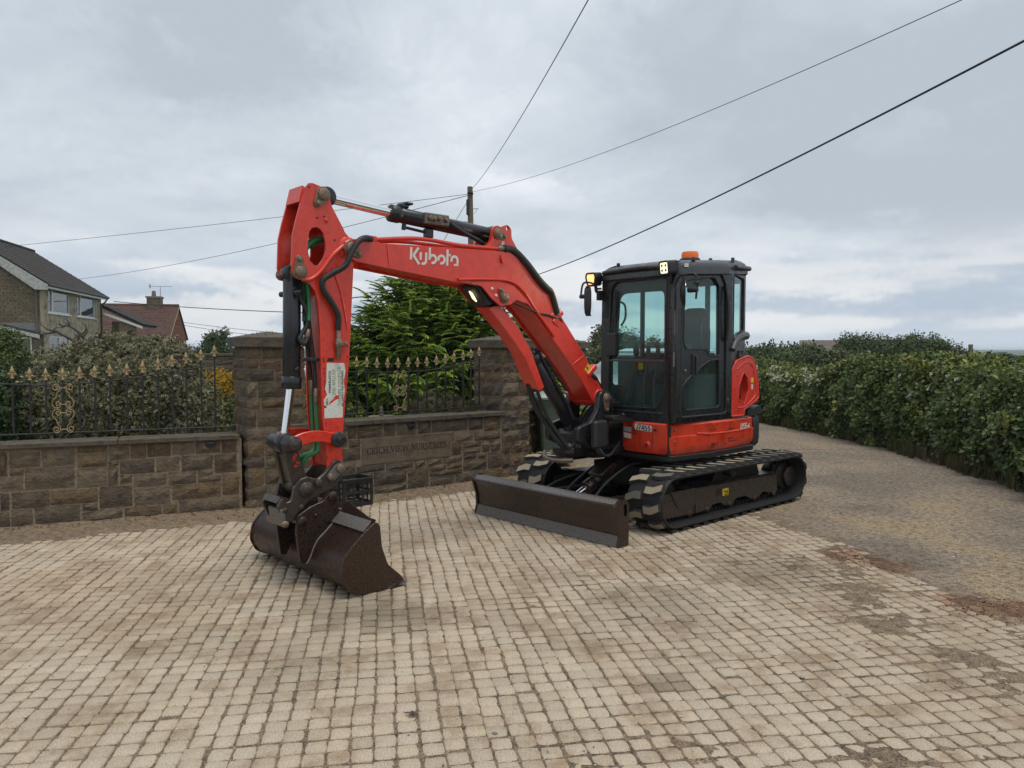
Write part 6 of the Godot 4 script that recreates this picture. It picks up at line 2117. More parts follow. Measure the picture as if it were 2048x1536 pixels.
func build_undercarriage():
	build_track(1.0)
	build_track(-1.0)
	var c := MB.new()
	flat(rounded([0.62, -0.56, 0.02, 0.62, 0.56, 0.02, 0.28, 0.50, 0.05, -0.3, 0.50, 0.05, -0.62, 0.56, 0.02, -0.62, -0.56, 0.02, -0.3, -0.5, 0.05, 0.28, -0.5, 0.05]), 0.24, 0.46, 0.02, c)
	c.rod(Q(0.08, 0.44, 0), Q(0.08, 0.60, 0), 0.46, 36, 0.01)
	for s in [-1.0, 1.0]: c.bx(-0.5, 0.5, 0.2, 0.36, -0.66 * s, -0.5 * s, 0.02)
	ep("undercarriage", c, M.dark_chassis)
	# the dozer blade
	var prof := rounded([1.975, 0.0, 0, 1.945, 0.09, 0.05, 1.955, 0.20, 0.1, 1.99, 0.305, 0.05, 2.02, 0.352, 0.008, 1.965, 0.385, 0.02, 1.90, 0.385, 0.02, 1.905, 0.352, 0.005, 1.975, 0.335, 0.01, 1.955, 0.29, 0.05, 1.928, 0.20, 0.1, 1.918, 0.09, 0.05, 1.94, 0.0, 0])
	var b := ep("blade", up(prof, -0.925, 0.925), M.blade_paint)
	ep("top_rail", up(rounded([2.012, 0.355, 0.004, 1.965, 0.392, 0.01, 1.885, 0.388, 0.01, 1.89, 0.350, 0.004]), -0.925, 0.925, 0.003), M.scraped_steel, b)
	ep("cutting_edge", up(poly([1.985, 0.0, 1.958, 0.092, 1.948, 0.092, 1.966, 0.0]), -0.925, 0.925), M.scraped_steel, b)
	var endp := rounded([2.025, 0.352, 0.03, 1.955, 0.402, 0.03, 1.885, 0.402, 0.04, 1.845, 0.35, 0.03, 1.85, 0.0, 0.005, 1.985, 0.0, 0.005, 1.962, 0.09, 0.05, 1.972, 0.2, 0.1, 2.005, 0.30, 0.05])
	for s in [-1.0, 1.0]:
		if s > 0: ep("end_plate", MB.new().plate(endp, [rounded([1.915, 0.36, 0.018, 1.875, 0.36, 0.018, 1.872, 0.255, 0.018, 1.912, 0.255, 0.018])], -0.952, -0.925), M.blade_paint, b)
		else: ep("end_plate", up(endp, -0.952, -0.925, 0.004), M.blade_paint, b)
	ep("slot_back", up(poly([1.91, 0.36, 1.86, 0.36, 1.86, 0.25, 1.91, 0.25]), 0.918, 0.924), M.black_print, b)
	var rib := MB.new()
	for w in [-0.6, -0.2, 0.2, 0.6]: up(poly([1.93, 0.03, 1.925, 0.3, 1.78, 0.2, 1.80, 0.06]), w - 0.012, w + 0.012, 0, rib)
	ep("rib", rib, M.blade_paint, b)
	var arm := MB.new()
	for s in [-1.0, 1.0]:
		arm.box(Transform3D(Basis(Vector3(0, 0, 1), 0.04), Q(1.22, 0.20, 0.36 * s)), Vector3(1.3, 0.12, 0.08), 0.01)
		pinw(0.60, 0.22, 0.28 * s, 0.46 * s, 0.07, 0.005, arm)
	ep("blade_arms", arm, M.dark_chassis)
	# the ram that lifts the blade, under its guard
	var ram := ep("blade_ram", MB.new().rod(Q(0.72, 0.60, 0.05), Q(1.35, 0.34, 0.05), 0.062, 18, 0.006), M.dark_chassis)
	ep("ram_guard", up(rounded([0.98, 0.60, 0.02, 0.92, 0.52, 0.01, 1.22, 0.38, 0.01, 1.29, 0.44, 0.02]), -0.04, 0.14, 0.006), M.blade_paint, ram)
	ep("ram_rod", MB.new().rod(Q(1.34, 0.345, 0.05), Q(1.78, 0.17, 0.05), 0.032, 16), M.chrome, ram)
	ep("ram_gland", MB.new().rod(Q(1.30, 0.36, 0.05), Q(1.41, 0.315, 0.05), 0.068, 18, 0.006), M.blade_paint, ram)
	for q in [[[1.62, 0.20, -0.1], [1.36, 0.36, -0.12], [0.9, 0.52, -0.15], [0.5, 0.5, -0.2]], [[1.45, 0.27, 0.22], [1.25, 0.40, 0.22], [0.95, 0.53, 0.26], [0.55, 0.56, 0.30]], [[1.7, 0.16, 0.34], [1.3, 0.26, 0.5], [0.9, 0.30, 0.54], [0.5, 0.32, 0.5]], [[1.8, 0.2, -0.3], [1.4, 0.28, -0.44], [1.0, 0.33, -0.5], [0.5, 0.34, -0.5]]]:
		ep("hose", MB.new().tube(curve(q.map(func(p): return Q(p[0], p[1], p[2])), 6), 0.016, 8), M.hose)


# stacked outlines (u, w) at heights y, each drawn in by an inset: a block with rounded edges
func stack(plan: PackedVector2Array, levels: Array, mb: MB = null) -> MB:
	if mb == null: mb = MB.new()
	if Geometry2D.is_polygon_clockwise(plan):
		plan = plan.duplicate()
		plan.reverse()
	var rings := []
	for l in levels:
		var p := MB.inset(plan, l[1]) if l[1] != 0.0 else plan
		var ring := []
		for q in p: ring.append(Q(q.x, l[0] + (l[2] * q.x if l.size() > 2 else 0.0), q.y))
		rings.append(ring)
	mb.loft(rings, false)
	for e in [[0, -1.0], [rings.size() - 1, 1.0]]:
		var p := PackedVector2Array()
		for v in rings[e[0]]: p.push_back(Vector2(v.x, -v.z))
		var ids := Geometry2D.triangulate_polygon(p)
		for i in range(0, ids.size(), 3): mb.face([rings[e[0]][ids[i]], rings[e[0]][ids[i + 1]], rings[e[0]][ids[i + 2]]], Vector3(0, e[1], 0))
	return mb


func build_body():
	# turntable deck, counterweight and bonnet
	ep("deck", flat(rounded([1.0, -0.74, 0.1, 1.0, 0.74, 0.1, 0.4, 0.80, 0.2, -0.45, 0.76, 0.2, -0.80, 0.5, 0.25, -0.88, 0.0, 0.4, -0.80, -0.5, 0.25, -0.45, -0.76, 0.2, 0.4, -0.80, 0.2]), 0.60, 0.66, 0.01), M.dark_chassis)
	var cw := rounded([-0.46, 0.745, 0.0, -0.62, 0.725, 0.10, -0.80, 0.56, 0.16, -0.90, 0.25, 0.3, -0.90, -0.25, 0.3, -0.80, -0.56, 0.16, -0.62, -0.725, 0.1, -0.46, -0.745, 0.0], 6)
	ep("counterweight", stack(cw, [[0.63, 0.035], [0.66, 0.008], [0.72, 0.0], [0.90, 0.0], [0.945, 0.012], [0.96, 0.04]]).smooth(32), M.black_plastic)
	ep("bonnet", up(rounded([0.02, 0.96, 0, 0.02, 1.60, 0.02, -0.30, 1.60, 0.12, -0.52, 1.40, 0.12, -0.60, 1.12, 0.1, -0.82, 1.04, 0.05, -0.84, 0.96, 0.01]), -0.72, 0.60, 0.03), M.black_plastic)
	var shoulder := ep("bonnet_shoulder", stack(rounded([-0.25, 0.72, 0.02, -0.25, 0.3, 0.02, -0.80, 0.3, 0.05, -0.78, 0.58, 0.12, -0.60, 0.70, 0.06]), [[0.945, 0.0], [1.00, 0.0], [1.05, 0.03], [1.09, 0.09]]).smooth(35), M.grey_plastic)
	ep("tail_lamp", up(rounded([-0.44, 1.19, 0.01, -0.56, 1.19, 0.01, -0.56, 1.10, 0.01, -0.42, 1.07, 0.01]), 0.56, 0.735, 0.008), M.red_lens, shoulder)
	ep("shoulder_step", up(rounded([-0.36, 1.02, 0.02, -0.60, 1.07, 0.02, -0.66, 0.985, 0.02, -0.36, 0.97, 0.01]), 0.55, 0.745, 0.01), M.black_plastic, shoulder)
	# the red side panels below the cab
	var side := PackedVector2Array([Vector2(1.0, 0.735), Vector2(0.85, 0.762), Vector2(0.6, 0.785), Vector2(0.3, 0.800), Vector2(0.0, 0.795), Vector2(-0.25, 0.775), Vector2(-0.455, 0.748), Vector2(-0.455, 0.60), Vector2(1.0, 0.60)])
	var sp := ep("side_panel", stack(side, [[0.655, 0.06], [0.665, 0.022], [0.70, 0.004], [0.76, 0.0], [0.835, 0.0], [0.842, 0.010], [0.94, 0.008], [0.958, 0.022]]).smooth(24), M.scuffed_paint)
	ep("press_line", MB.new().tube(PackedVector3Array([Q(0.62, 0.852, 0.776), Q(0.45, 0.838, 0.792), Q(0.2, 0.833, 0.800), Q(-0.1, 0.834, 0.790), Q(-0.4, 0.84, 0.756)]), 0.012, 8, 0.006), M.scuffed_paint, sp)
	for q in [[0.93, 0.90], [0.93, 0.79], [-0.36, 0.905]]: ep("bolt", pinw(q[0], q[1], 0.735, 0.768 if q[0] < 0 else 0.754, 0.010, 0.003), M.pin_steel, sp)
	ep("sill_strip", MB.new().bx(-0.35, 0.66, 0.955, 0.968, -0.762, -0.70, 0.003), M.pin_steel, sp)
	var txt := part("model_lettering", words("U55-4", 0.062, 0.002), M.logo_white, sp, Transform3D(Basis(Vector3(-1, 0, 0.06).normalized(), 0.12).scaled(Vector3.ONE), Vector3.ZERO))
	var bx := Vector3(-1, 0, 0.13).normalized()
	txt.transform = Transform3D(Basis(bx, Vector3(-0.20, 1, 0), bx.cross(Vector3.UP)), Q(-0.255, 0.868, 0.7715))
	# the scrapes along the panel
	var sm := MB.new()
	var r := RandomNumberGenerator.new()
	r.seed = 15
	for i in 26:
		var u := r.randf_range(-0.1, 0.8)
		var y := r.randf_range(0.69, 0.94)
		var l := r.randf_range(0.02, 0.16)
		var wv := func(x): return 0.7865 + 0.0145 * (1.0 - pow((x - 0.28) / 0.4, 2.0))
		if u + l > 0.62 or u < -0.05: continue
		up(poly([u, y, u + l, y + r.randf_range(-0.012, 0.012), u + l, y + 0.0035, u, y + 0.005]), 0.79, wv.call(u + l * 0.5) + 0.0005, 0, sm)
	tag(ep("scrapes", sm, M.dark_chassis, sp), "", "", "", "stuff")
	var fp := PackedVector2Array([Vector2(1.045, 0.215), Vector2(1.062, 0.40), Vector2(1.060, 0.58), Vector2(1.035, 0.725), Vector2(0.93, 0.725), Vector2(0.93, 0.215)])
	var f := ep("front_panel", stack(fp, [[0.668, 0.03], [0.678, 0.010], [0.72, 0.0], [0.955, 0.0], [0.966, 0.012]]).smooth(24), M.scuffed_paint)
	ep("panel_gap", MB.new().bx(0.97, 1.01, 0.66, 0.955, -0.735, -0.66), M.black_print, f)
	# things on the front panel face: u there is about 1.06
	var face := func(called: String, p: PackedVector2Array, d: float, m: Material): return ep(called, front(p, 1.050, 1.0615 + d), m, f)
	var plate: MeshInstance3D = face.call("number_plate", rounded([0.375, 0.893, 0.012, 0.575, 0.880, 0.012, 0.575, 0.938, 0.012, 0.375, 0.950, 0.012]), 0.0025, M.white_decal)
	part("number", words("7455", 0.050, 0.002), M.black_print, plate, Transform3D(Basis(Vector3(0, -0.062, -1).normalized(), Vector3(0, 1, 0), Vector3(1, 0, 0)), Q(1.0650, 0.9135, 0.492)))
	var jm := MB.new()
	stroke(jm, [Vector2(0.0, 0.036), Vector2(0.0, 0.009)] + arc(-0.009, 0.009, 0.009, 0, -180, 8), 0.0085)
	part("number", jm.mesh(), M.black_print, plate, Transform3D(Basis(Vector3(0, -0.062, -1).normalized(), Vector3(0, 1, 0), Vector3(1, 0, 0)), Q(1.0645, 0.9015, 0.412)))
	face.call("label", poly([0.235, 0.868, 0.325, 0.863, 0.325, 0.905, 0.235, 0.910]), -0.005, M.grey_label)
	face.call("label", poly([0.235, 0.805, 0.325, 0.797, 0.325, 0.845, 0.235, 0.852]), -0.005, M.white_decal)
	for i in 4: face.call("louvre", rounded([0.345, 0.842 + i * 0.018, 0.003, 0.395, 0.838 + i * 0.018, 0.003, 0.395, 0.846 + i * 0.018, 0.003, 0.345, 0.850 + i * 0.018, 0.003]), 0.0015, M.black_print)
	face.call("flap_line", poly([0.437, 0.72, 0.440, 0.72, 0.440, 0.882, 0.437, 0.882]), 0.001, M.black_print)
	face.call("flap_line", poly([0.585, 0.72, 0.588, 0.72, 0.588, 0.872, 0.585, 0.872]), 0.001, M.black_print)
	ep("lock_boss", MB.new().rod(Q(1.04, 0.755, 0.525), Q(1.070, 0.755, 0.525), 0.036, 20, 0.006), M.scuffed_paint, f)
	ep("lock", MB.new().rod(Q(1.04, 0.755, 0.525), Q(1.0712, 0.755, 0.525), 0.015, 14, 0.001), M.black_print, f)
	for w in [0.325, 0.615]:
		ep("bolt", MB.new().rod(Q(1.03, 0.935 - 0.03 * (w - 0.3) / 0.3, w), Q(1.067, 0.935 - 0.03 * (w - 0.3) / 0.3, w), 0.013, 12, 0.002), M.black_print, f)
	# black steelwork round the boom foot
	var sb := MB.new()
	sb.bx(0.55, 1.02, 0.60, 1.04, -0.20, 0.28, 0.02)
	sb.bx(0.9, 1.34, 0.62, 0.72, -0.20, 0.20, 0.02)
	sb.bx(0.9, 1.30, 0.88, 0.96, -0.19, 0.19, 0.02)
	pinw(0.0, 0, 0, 0.001, 0.001, 0, sb)
	sb.rod(Q(1.22, 0.60, 0), Q(1.22, 1.0, 0), 0.085, 20, 0.01)
	ep("swing_mount", sb, M.dark_chassis)
	var sc := ep("swing_bracket", MB.new().bx(1.26, 1.64, 0.70, 0.90, -0.17, 0.17, 0.04).bx(1.40, 1.72, 0.64, 0.78, -0.14, 0.14, 0.05), M.cab_black)
	var ear := rounded([1.24, 1.27, 0.07, 1.40, 1.27, 0.07, 1.43, 1.10, 0.1, 1.52, 0.98, 0.08, 1.70, 0.94, 0.04, 1.70, 0.80, 0.05, 1.40, 0.68, 0.03, 1.26, 0.72, 0.04, 1.25, 1.00, 0.1])
	for s in [-1.0, 1.0]: ep("ear", up(ear, 0.165 * s, 0.225 * s, 0.012), M.cab_black, sc)
	ep("step_bar", MB.new().tube(curve([Q(1.62, 0.66, -0.30), Q(1.74, 0.63, -0.18), Q(1.78, 0.62, 0.0), Q(1.70, 0.63, 0.16)], 5), 0.018, 8), M.pin_steel, sc)
	ep("hose_cover", MB.new().bx(1.40, 1.58, 0.74, 1.00, -0.335, -0.255, 0.02), M.black_plastic)
	ep("cab_step", up(rounded([1.36, 1.035, 0.02, 1.24, 1.035, 0.02, 1.02, 0.985, 0.02, 1.02, 0.95, 0, 1.22, 0.985, 0.01, 1.36, 1.0, 0.01]), 0.24, 0.36, 0.01), M.black_plastic)
	# the tangle of hoses about the swing bracket
	var hs := MB.new()
	for i in 9:
		var w := -0.12 + 0.03 * i
		hs.tube(curve([Q(0.95, 1.08 + 0.02 * (i % 3), w), Q(1.18, 1.12 - 0.03 * (i % 2), w * 0.9), Q(1.32, 1.0 - 0.02 * (i % 3), w * 0.8), Q(1.36, 0.85, w), Q(1.2, 0.72, w * 1.2)], 5), 0.013, 7)
	for i in 4:
		hs.tube(curve([Q(1.30, 0.80 + 0.03 * i, 0.19), Q(1.50, 0.74 + 0.02 * i, 0.27), Q(1.44, 0.66, 0.30 + 0.02 * i), Q(1.15, 0.68 + 0.03 * i, 0.26)], 5), 0.012, 7)
	tag(ep("hoses", hs, M.hose), "", "", "", "stuff")
	ep("hose_fitting", MB.new().bx(1.20, 1.26, 1.02, 1.06, -0.08, 0.0, 0.006).rod(Q(1.44, 0.86, 0.14), Q(1.50, 0.84, 0.2), 0.03, 10, 0.004), M.pin_steel)
	# the raised red cover with its scoop behind the cab
	var cover := rounded([0.015, 0.985, 0.01, 0.015, 1.46, 0.05, -0.06, 1.55, 0.10, -0.29, 1.60, 0.10, -0.405, 1.55, 0.06, -0.485, 1.32, 0.05, -0.495, 1.15, 0.05, -0.225, 1.05, 0.05, -0.205, 0.985, 0.01])
	var scoop := rounded([-0.20, 1.44, 0.03, -0.275, 1.36, 0.07, -0.29, 1.24, 0.06, -0.215, 1.095, 0.03, -0.10, 1.155, 0.03, -0.115, 1.30, 0.05])
	var cm := MB.new().plate(cover, [scoop], -0.785, -0.70)
	var cv := ep("side_cover", cm, M.paint)
	ep("scoop_floor", up(MB.inset(scoop, -0.01), 0.705, 0.715), M.paint, cv)
	ep("scoop_vent", up(poly([-0.135, 1.195, -0.25, 1.145, -0.265, 1.175, -0.15, 1.225]), 0.715, 0.72), M.black_print, cv)
	var rim := MB.new()
	var pts := PackedVector3Array()
	for p in MB.inset(cover if not Geometry2D.is_polygon_clockwise(cover) else PackedVector2Array(Array(cover).map(func(v): return v)), 0.0): pts.push_back(Q(p.x, p.y, 0.780))
	pts.push_back(pts[0])
	rim.tube(pts, 0.010, 6)
	var s2 := PackedVector3Array()
	for p in scoop: s2.push_back(Q(p.x, p.y, 0.783))
	s2.push_back(s2[0])
	rim.tube(s2, 0.007, 6)
	rim.tube(curve([Q(-0.06, 1.46, 0.784), Q(-0.22, 1.53, 0.784), Q(-0.36, 1.50, 0.784), Q(-0.42, 1.30, 0.784), Q(-0.42, 1.18, 0.784), Q(-0.22, 1.075, 0.784), Q(-0.08, 1.07, 0.784)], 6), 0.008, 6)
	ep("rim", rim, M.paint, cv)
	for q in [[-0.075, 1.40], [-0.075, 1.04], [-0.335, 1.505]]: ep("screw", pinw(q[0], q[1], 0.77, 0.789, 0.014, 0.003), M.red_lens, cv)
	ep("warning_sticker", up(poly([-0.335, 1.37, -0.385, 1.37, -0.385, 1.32, -0.335, 1.32]), 0.784, 0.7865), M.yellow_decal, cv)
	ep("sticker", up(poly([-0.345, 1.30, -0.375, 1.30, -0.375, 1.25, -0.345, 1.25]), 0.784, 0.7865), M.white_decal, cv)


func build_cab():
	var W := 0.78
	var R := -0.125
	var cab := ep("cab", flat(rounded([1.0, R, 0.03, 1.0, W, 0.05, 0.03, W, 0.02, -0.365, 0.69, 0.05, -0.365, R, 0.03]), 0.965, 1.03, 0.006), M.cab_black)
	# left side: frame round the door
	var sx := rounded([1.0, 0.97, 0.01, 0.975, 2.43, 0.06, 0.03, 2.50, 0.05, 0.02, 0.97, 0.01])
	var dh := rounded([0.895, 1.02, 0.05, 0.875, 2.37, 0.07, 0.22, 2.425, 0.10, 0.135, 2.30, 0.06, 0.115, 1.02, 0.05])
	ep("side_frame", MB.new().plate(sx, [dh], -W, -W + 0.07), M.cab_black, cab)
	var edge := MB.new()
	var ep2 := PackedVector3Array()
	for p in dh: ep2.push_back(Q(p.x, p.y, W - 0.003))
	ep2.push_back(ep2[0])
	edge.tube(ep2, 0.009, 6)
	ep("door_seal", edge, M.black_plastic, cab)
	# the door and its two panes
	var dw1 := rounded([0.835, 1.745, 0.07, 0.825, 2.315, 0.06, 0.33, 2.375, 0.09, 0.245, 2.29, 0.06, 0.235, 1.60, 0.02, 0.405, 1.60, 0.05, 0.475, 1.665, 0.06, 0.80, 1.665, 0.05])
	var dw2 := rounded([0.845, 1.33, 0.14, 0.60, 1.47, 0.2, 0.42, 1.55, 0.05, 0.235, 1.57, 0.03, 0.222, 1.085, 0.06, 0.80, 1.085, 0.06, 0.845, 1.16, 0.03])
	var door := ep("door", MB.new().plate(MB.inset(dh if not Geometry2D.is_polygon_clockwise(dh) else PackedVector2Array(Array(dh)), 0.0), [dw1, dw2], -W + 0.012, -W + 0.05), M.cab_black, exc)
	var seal := MB.new()
	for q in [dw1, dw2]:
		var l := PackedVector3Array()
		for p in q: l.push_back(Q(p.x, p.y, W - 0.013))
		l.push_back(l[0])
		seal.tube(l, 0.0085, 6)
	ep("window_seal", seal, M.black_plastic, door)
	ep("door_pane", up(dw1, W - 0.036, W - 0.031), M.cab_glass, door)
	ep("door_pane", up(dw2, W - 0.036, W - 0.031), M.cab_glass, door)
	ep("handle", up(rounded([0.70, 1.62, 0.01, 0.62, 1.62, 0.01, 0.60, 1.40, 0.02, 0.70, 1.395, 0.02]), W - 0.03, W + 0.002, 0.004).bx(0.635, 0.665, 1.42, 1.60, -W - 0.022, -W + 0.0, 0.008), M.black_plastic, door)
	ep("lock", pinw(0.80, 1.46, W - 0.03, W - 0.004, 0.016, 0.003), M.pin_steel, door)
	for y in [1.13, 1.95, 2.2]: ep("hinge", MB.new().rod(Q(0.10, y - 0.045, W + 0.004), Q(0.10, y + 0.045, W + 0.004), 0.018, 10, 0.004), M.black_plastic, door)
	ep("grab_rail", MB.new().tube(curve([Q(0.155, 2.30, W + 0.01), Q(0.15, 2.1, W + 0.035), Q(0.15, 1.9, W + 0.03), Q(0.145, 1.75, W + 0.012)], 5), 0.016, 8), M.black_plastic, door)
	# front: posts, header, lower panel, two panes with a bar between
	var fo := rounded([R, 0.97, 0.01, W, 0.97, 0.01, W, 2.43, 0.06, R + 0.02, 2.43, 0.08])
	var fh := rounded([R + 0.10, 1.25, 0.10, R + 0.19, 1.10, 0.12, 0.60, 1.10, 0.10, 0.672, 1.25, 0.10, 0.682, 2.34, 0.04, R + 0.12, 2.34, 0.12])
	var fxf := Transform3D(Basis(Vector3(0, 0, -1), Vector3(-0.012, 1, 0), Vector3(1, 0, 0)), Vector3(0.012, 0, 0))
	ep("front_frame", MB.new().plate(fo, [fh], 0.935, 0.998, fxf), M.cab_black, cab)
	ep("front_pane", MB.new().prism(fh, 0.972, 0.977, 0, fxf), M.cab_glass, cab)
	var fr := MB.new()
	var fp := PackedVector3Array()
	for p in fh: fp.push_back(fxf * Vector3(p.x, p.y, 0.998))
	fp.push_back(fp[0])
	fr.tube(fp, 0.008, 6)
	ep("front_seal", fr, M.black_plastic, cab)
	ep("cross_bar", MB.new().box(Transform3D(fxf.basis, fxf * Vector3(0.31, 1.555, 0.985)), Vector3(0.72, 0.022, 0.03), 0.004), M.grey_plastic, cab)
	ep("sash", MB.new().plate(rounded([R + 0.10, 1.57, 0.02, 0.68, 1.57, 0.02, 0.68, 2.335, 0.05, R + 0.12, 2.335, 0.12]), [rounded([R + 0.155, 1.585, 0.02, 0.625, 1.585, 0.02, 0.615, 2.22, 0.06, R + 0.19, 2.22, 0.10])], 0.925, 0.945, fxf), M.black_plastic, cab)
	# the A post on the near side, scuffed down to metal
	ep("corner_post", MB.new().rod(Q(0.985, 0.98, W - 0.028), Q(0.965, 2.42, W - 0.028), 0.036, 14, 0.004), M.cab_black, cab)
	var sc := MB.new()
	for q in [[1.80, 2.02, 0.008], [1.66, 1.79, 0.006], [1.50, 1.64, 0.012], [1.38, 1.47, 0.006], [1.26, 1.33, 0.004]]:
		sc.tube(PackedVector3Array([Q(1.002 - 0.012 * (q[0] - 1), q[0], W - 0.004), Q(1.002 - 0.012 * (q[1] - 1), q[1], W - 0.006)]), q[2], 6)
	ep("bare_metal", sc, M.scraped_steel, cab)
	for y in [1.86, 1.60, 1.22, 2.06]: ep("post_bolt", MB.new().rod(Q(0.98, y, W - 0.045), Q(1.014, y, W - 0.045), 0.011, 8, 0.003), M.black_plastic, cab)
	ep("headlight_strip", MB.new().bx(0.985, 1.004, 1.055, 1.065, -0.66, 0.02, 0.002), M.grey_plastic, cab)
	# right side and back
	ep("right_frame", MB.new().plate(rounded([1.0, 0.97, 0, 0.975, 2.43, 0.05, -0.34, 2.48, 0.05, -0.34, 0.97, 0]), [rounded([0.86, 1.3, 0.05, 0.86, 2.3, 0.08, -0.22, 2.34, 0.08, -0.22, 1.3, 0.05])], -R - 0.05, -R), M.cab_black, cab)
	ep("right_pane", up(poly([0.88, 1.28, 0.88, 2.32, -0.24, 2.36, -0.24, 1.28]), R + 0.02, R + 0.025), M.cab_glass, cab)
	ep("right_divider", MB.new().bx(0.33, 0.37, 1.3, 2.34, -R - 0.04, -R, 0.004), M.black_plastic, cab)
	ep("back_frame", front(poly([R, 0.97, 0.68, 0.97, 0.68, 1.60, R, 1.60]), -0.37, -0.33).prism(poly([R, 2.36, 0.68, 2.36, 0.68, 2.48, R, 2.48]), -0.37, -0.33, 0, Transform3D(Basis(Vector3(0, 0, -1), Vector3(0, 1, 0), Vector3(1, 0, 0)), Vector3.ZERO)), M.cab_black, cab)
	for w in [R + 0.03, 0.235, 0.66]: ep("back_post", MB.new().bx(-0.37, -0.33, 1.0, 2.47, -w - 0.025, -w + 0.025, 0.006), M.cab_black, cab)
	ep("back_pane", front(poly([R, 1.60, 0.67, 1.60, 0.67, 2.36, R, 2.36]), -0.352, -0.347), M.cab_glass, cab)
	# the angled rear quarter
	var a := Vector2(0.03, W)
	var b := Vector2(-0.365, 0.69)
	var d := Vector3(b.x - a.x, 0, -(b.y - a.y))
	var ln := d.length()
	d = d.normalized()
	var qx := Transform3D(Basis(d, Vector3.UP, d.cross(Vector3.UP)), Q(a.x, 0, a.y))
	var qo := poly([0, 0.97, ln, 0.97, ln + 0.01, 2.45, 0, 2.49])
	var qh := rounded([0.045, 1.755, 0.02, 0.20, 1.84, 0.1, ln - 0.055, 1.86, 0.03, ln - 0.05, 2.40, 0.04, 0.045, 2.43, 0.04])
	var flip := 1.0 if qx.basis.z.dot(Vector3(0, 0, -1)) > 0 else -1.0
	ep("rear_quarter", MB.new().plate(qo, [qh], -0.03 if flip > 0 else 0.0, 0.0 if flip > 0 else 0.03, qx), M.roof_grey, cab)
	ep("quarter_pane", MB.new().prism(qh, -0.018, -0.012, 0, qx), M.cab_glass, cab)
	var qs := MB.new()
	var ql := PackedVector3Array()
	for p in qh: ql.push_back(qx * Vector3(p.x, p.y, 0.0))
	ql.push_back(ql[0])
	qs.tube(ql, 0.007, 6)
	ep("quarter_seal", qs, M.black_plastic, cab)
	ep("quarter_trim", MB.new().tube(curve([qx * Vector3(0.0, 1.66, 0.01), qx * Vector3(0.10, 1.755, 0.015), qx * Vector3(0.24, 1.80, 0.015), qx * Vector3(ln, 1.81, 0.01)], 5), 0.03, 8, 0.045), M.grey_plastic, cab)
	var vm := MB.new()
	for k in 2: vm.prism(rounded([0.17 + k * 0.09, 1.60, 0.01, 0.21 + k * 0.09, 1.66, 0.01, 0.25 + k * 0.09, 1.60, 0.01, 0.21 + k * 0.09, 1.53, 0.01]), -0.01, 0.022, 0.006, qx)
	ep("vent_knobs", vm, M.black_plastic, cab)
	# roof
	var plan := rounded([1.015, R - 0.01, 0.08, 1.015, W + 0.01, 0.08, 0.10, W + 0.012, 0.10, -0.41, 0.715, 0.10, -0.41, R - 0.01, 0.06])
	var roof := ep("roof", stack(plan, [[2.415, 0.02, -0.07], [2.43, 0.0, -0.07], [2.475, 0.0, -0.07], [2.535, 0.028, -0.075], [2.565, 0.075, -0.08], [2.58, 0.14, -0.08]]).smooth(38), M.roof_grey)
	ep("rear_eave", MB.new().tube(curve([Q(-0.02, 2.495, W + 0.006), Q(-0.20, 2.505, 0.755), Q(-0.41, 2.515, 0.705)], 4), 0.026, 8), M.roof_grey, roof)
	ep("front_rail", MB.new().tube(curve([Q(1.015, 2.425, W - 0.05), Q(1.022, 2.445, 0.4), Q(1.02, 2.43, R + 0.05)], 4), 0.022, 8), M.cab_black, roof)
	for q in [[0.62, 0.72], [0.9, 0.02], [0.18, 0.62], [-0.1, 0.70]]: ep("roof_bolt", MB.new().rod(Q(q[0], 2.50, q[1]), Q(q[0], 2.60 - 0.075 * q[0], q[1]), 0.018, 10, 0.004), M.black_plastic, roof)
	ep("roof_label", up(poly([0.86, 2.47, 0.80, 2.475, 0.80, 2.44, 0.86, 2.435]), W + 0.005, W + 0.0125), M.white_decal, roof)
	var be := ep("beacon", MB.new().rod(Q(0.22, 2.55, 0.40), Q(0.22, 2.60, 0.40), 0.105, 24, 0.01), M.black_plastic)
	ep("beacon_lens", MB.new().lathe(PackedVector2Array([Vector2(0.088, 0), Vector2(0.088, 0.045), Vector2(0.078, 0.066), Vector2(0, 0.072)]), Transform3D(Basis(), Q(0.22, 2.60, 0.40)), 24), M.amber, be)
	# work lamps, lit
	for k in 2:
		var near := k == 0
		var at := Q(1.075, 2.415, 0.745) if near else Q(1.07, 2.375, -0.175)
		var turn := Basis(Vector3.UP, deg_to_rad(-10.0 if near else 8.0)) * Basis(Vector3(0, 0, 1), deg_to_rad(-6.0))
		var lf := Transform3D(turn, at)
		var p := rounded([-0.066, -0.066, 0.035, 0.066, -0.066, 0.035, 0.066, 0.066, 0.035, -0.066, 0.066, 0.035]) if near else rounded([-0.045, -0.072, 0.03, 0.045, -0.072, 0.03, 0.064, 0.02, 0.03, 0.052, 0.066, 0.025, -0.052, 0.066, 0.025, -0.064, 0.02, 0.03])
		var side := Transform3D(Basis(Vector3(0, 0, -1), Vector3(0, 1, 0), Vector3(1, 0, 0)), Vector3.ZERO)
		var lp := ep("work_lamp", MB.new().prism(p, -0.10, 0.03, 0.012, lf * side), M.black_plastic)
		ep("lens", MB.new().prism(MB.inset(p if not Geometry2D.is_polygon_clockwise(p) else PackedVector2Array(Array(p)), 0.016), 0.02, 0.034, 0.003, lf * side), M.lens_white if near else M.lens_warm, lp)
		var bz := MB.new()
		var l := PackedVector3Array()
		for v in MB.inset(p, 0.008): l.push_back(lf * side * Vector3(v.x, v.y, 0.032))
		l.push_back(l[0])
		bz.tube(l, 0.010, 6)
		ep("bezel", bz, M.black_plastic, lp)
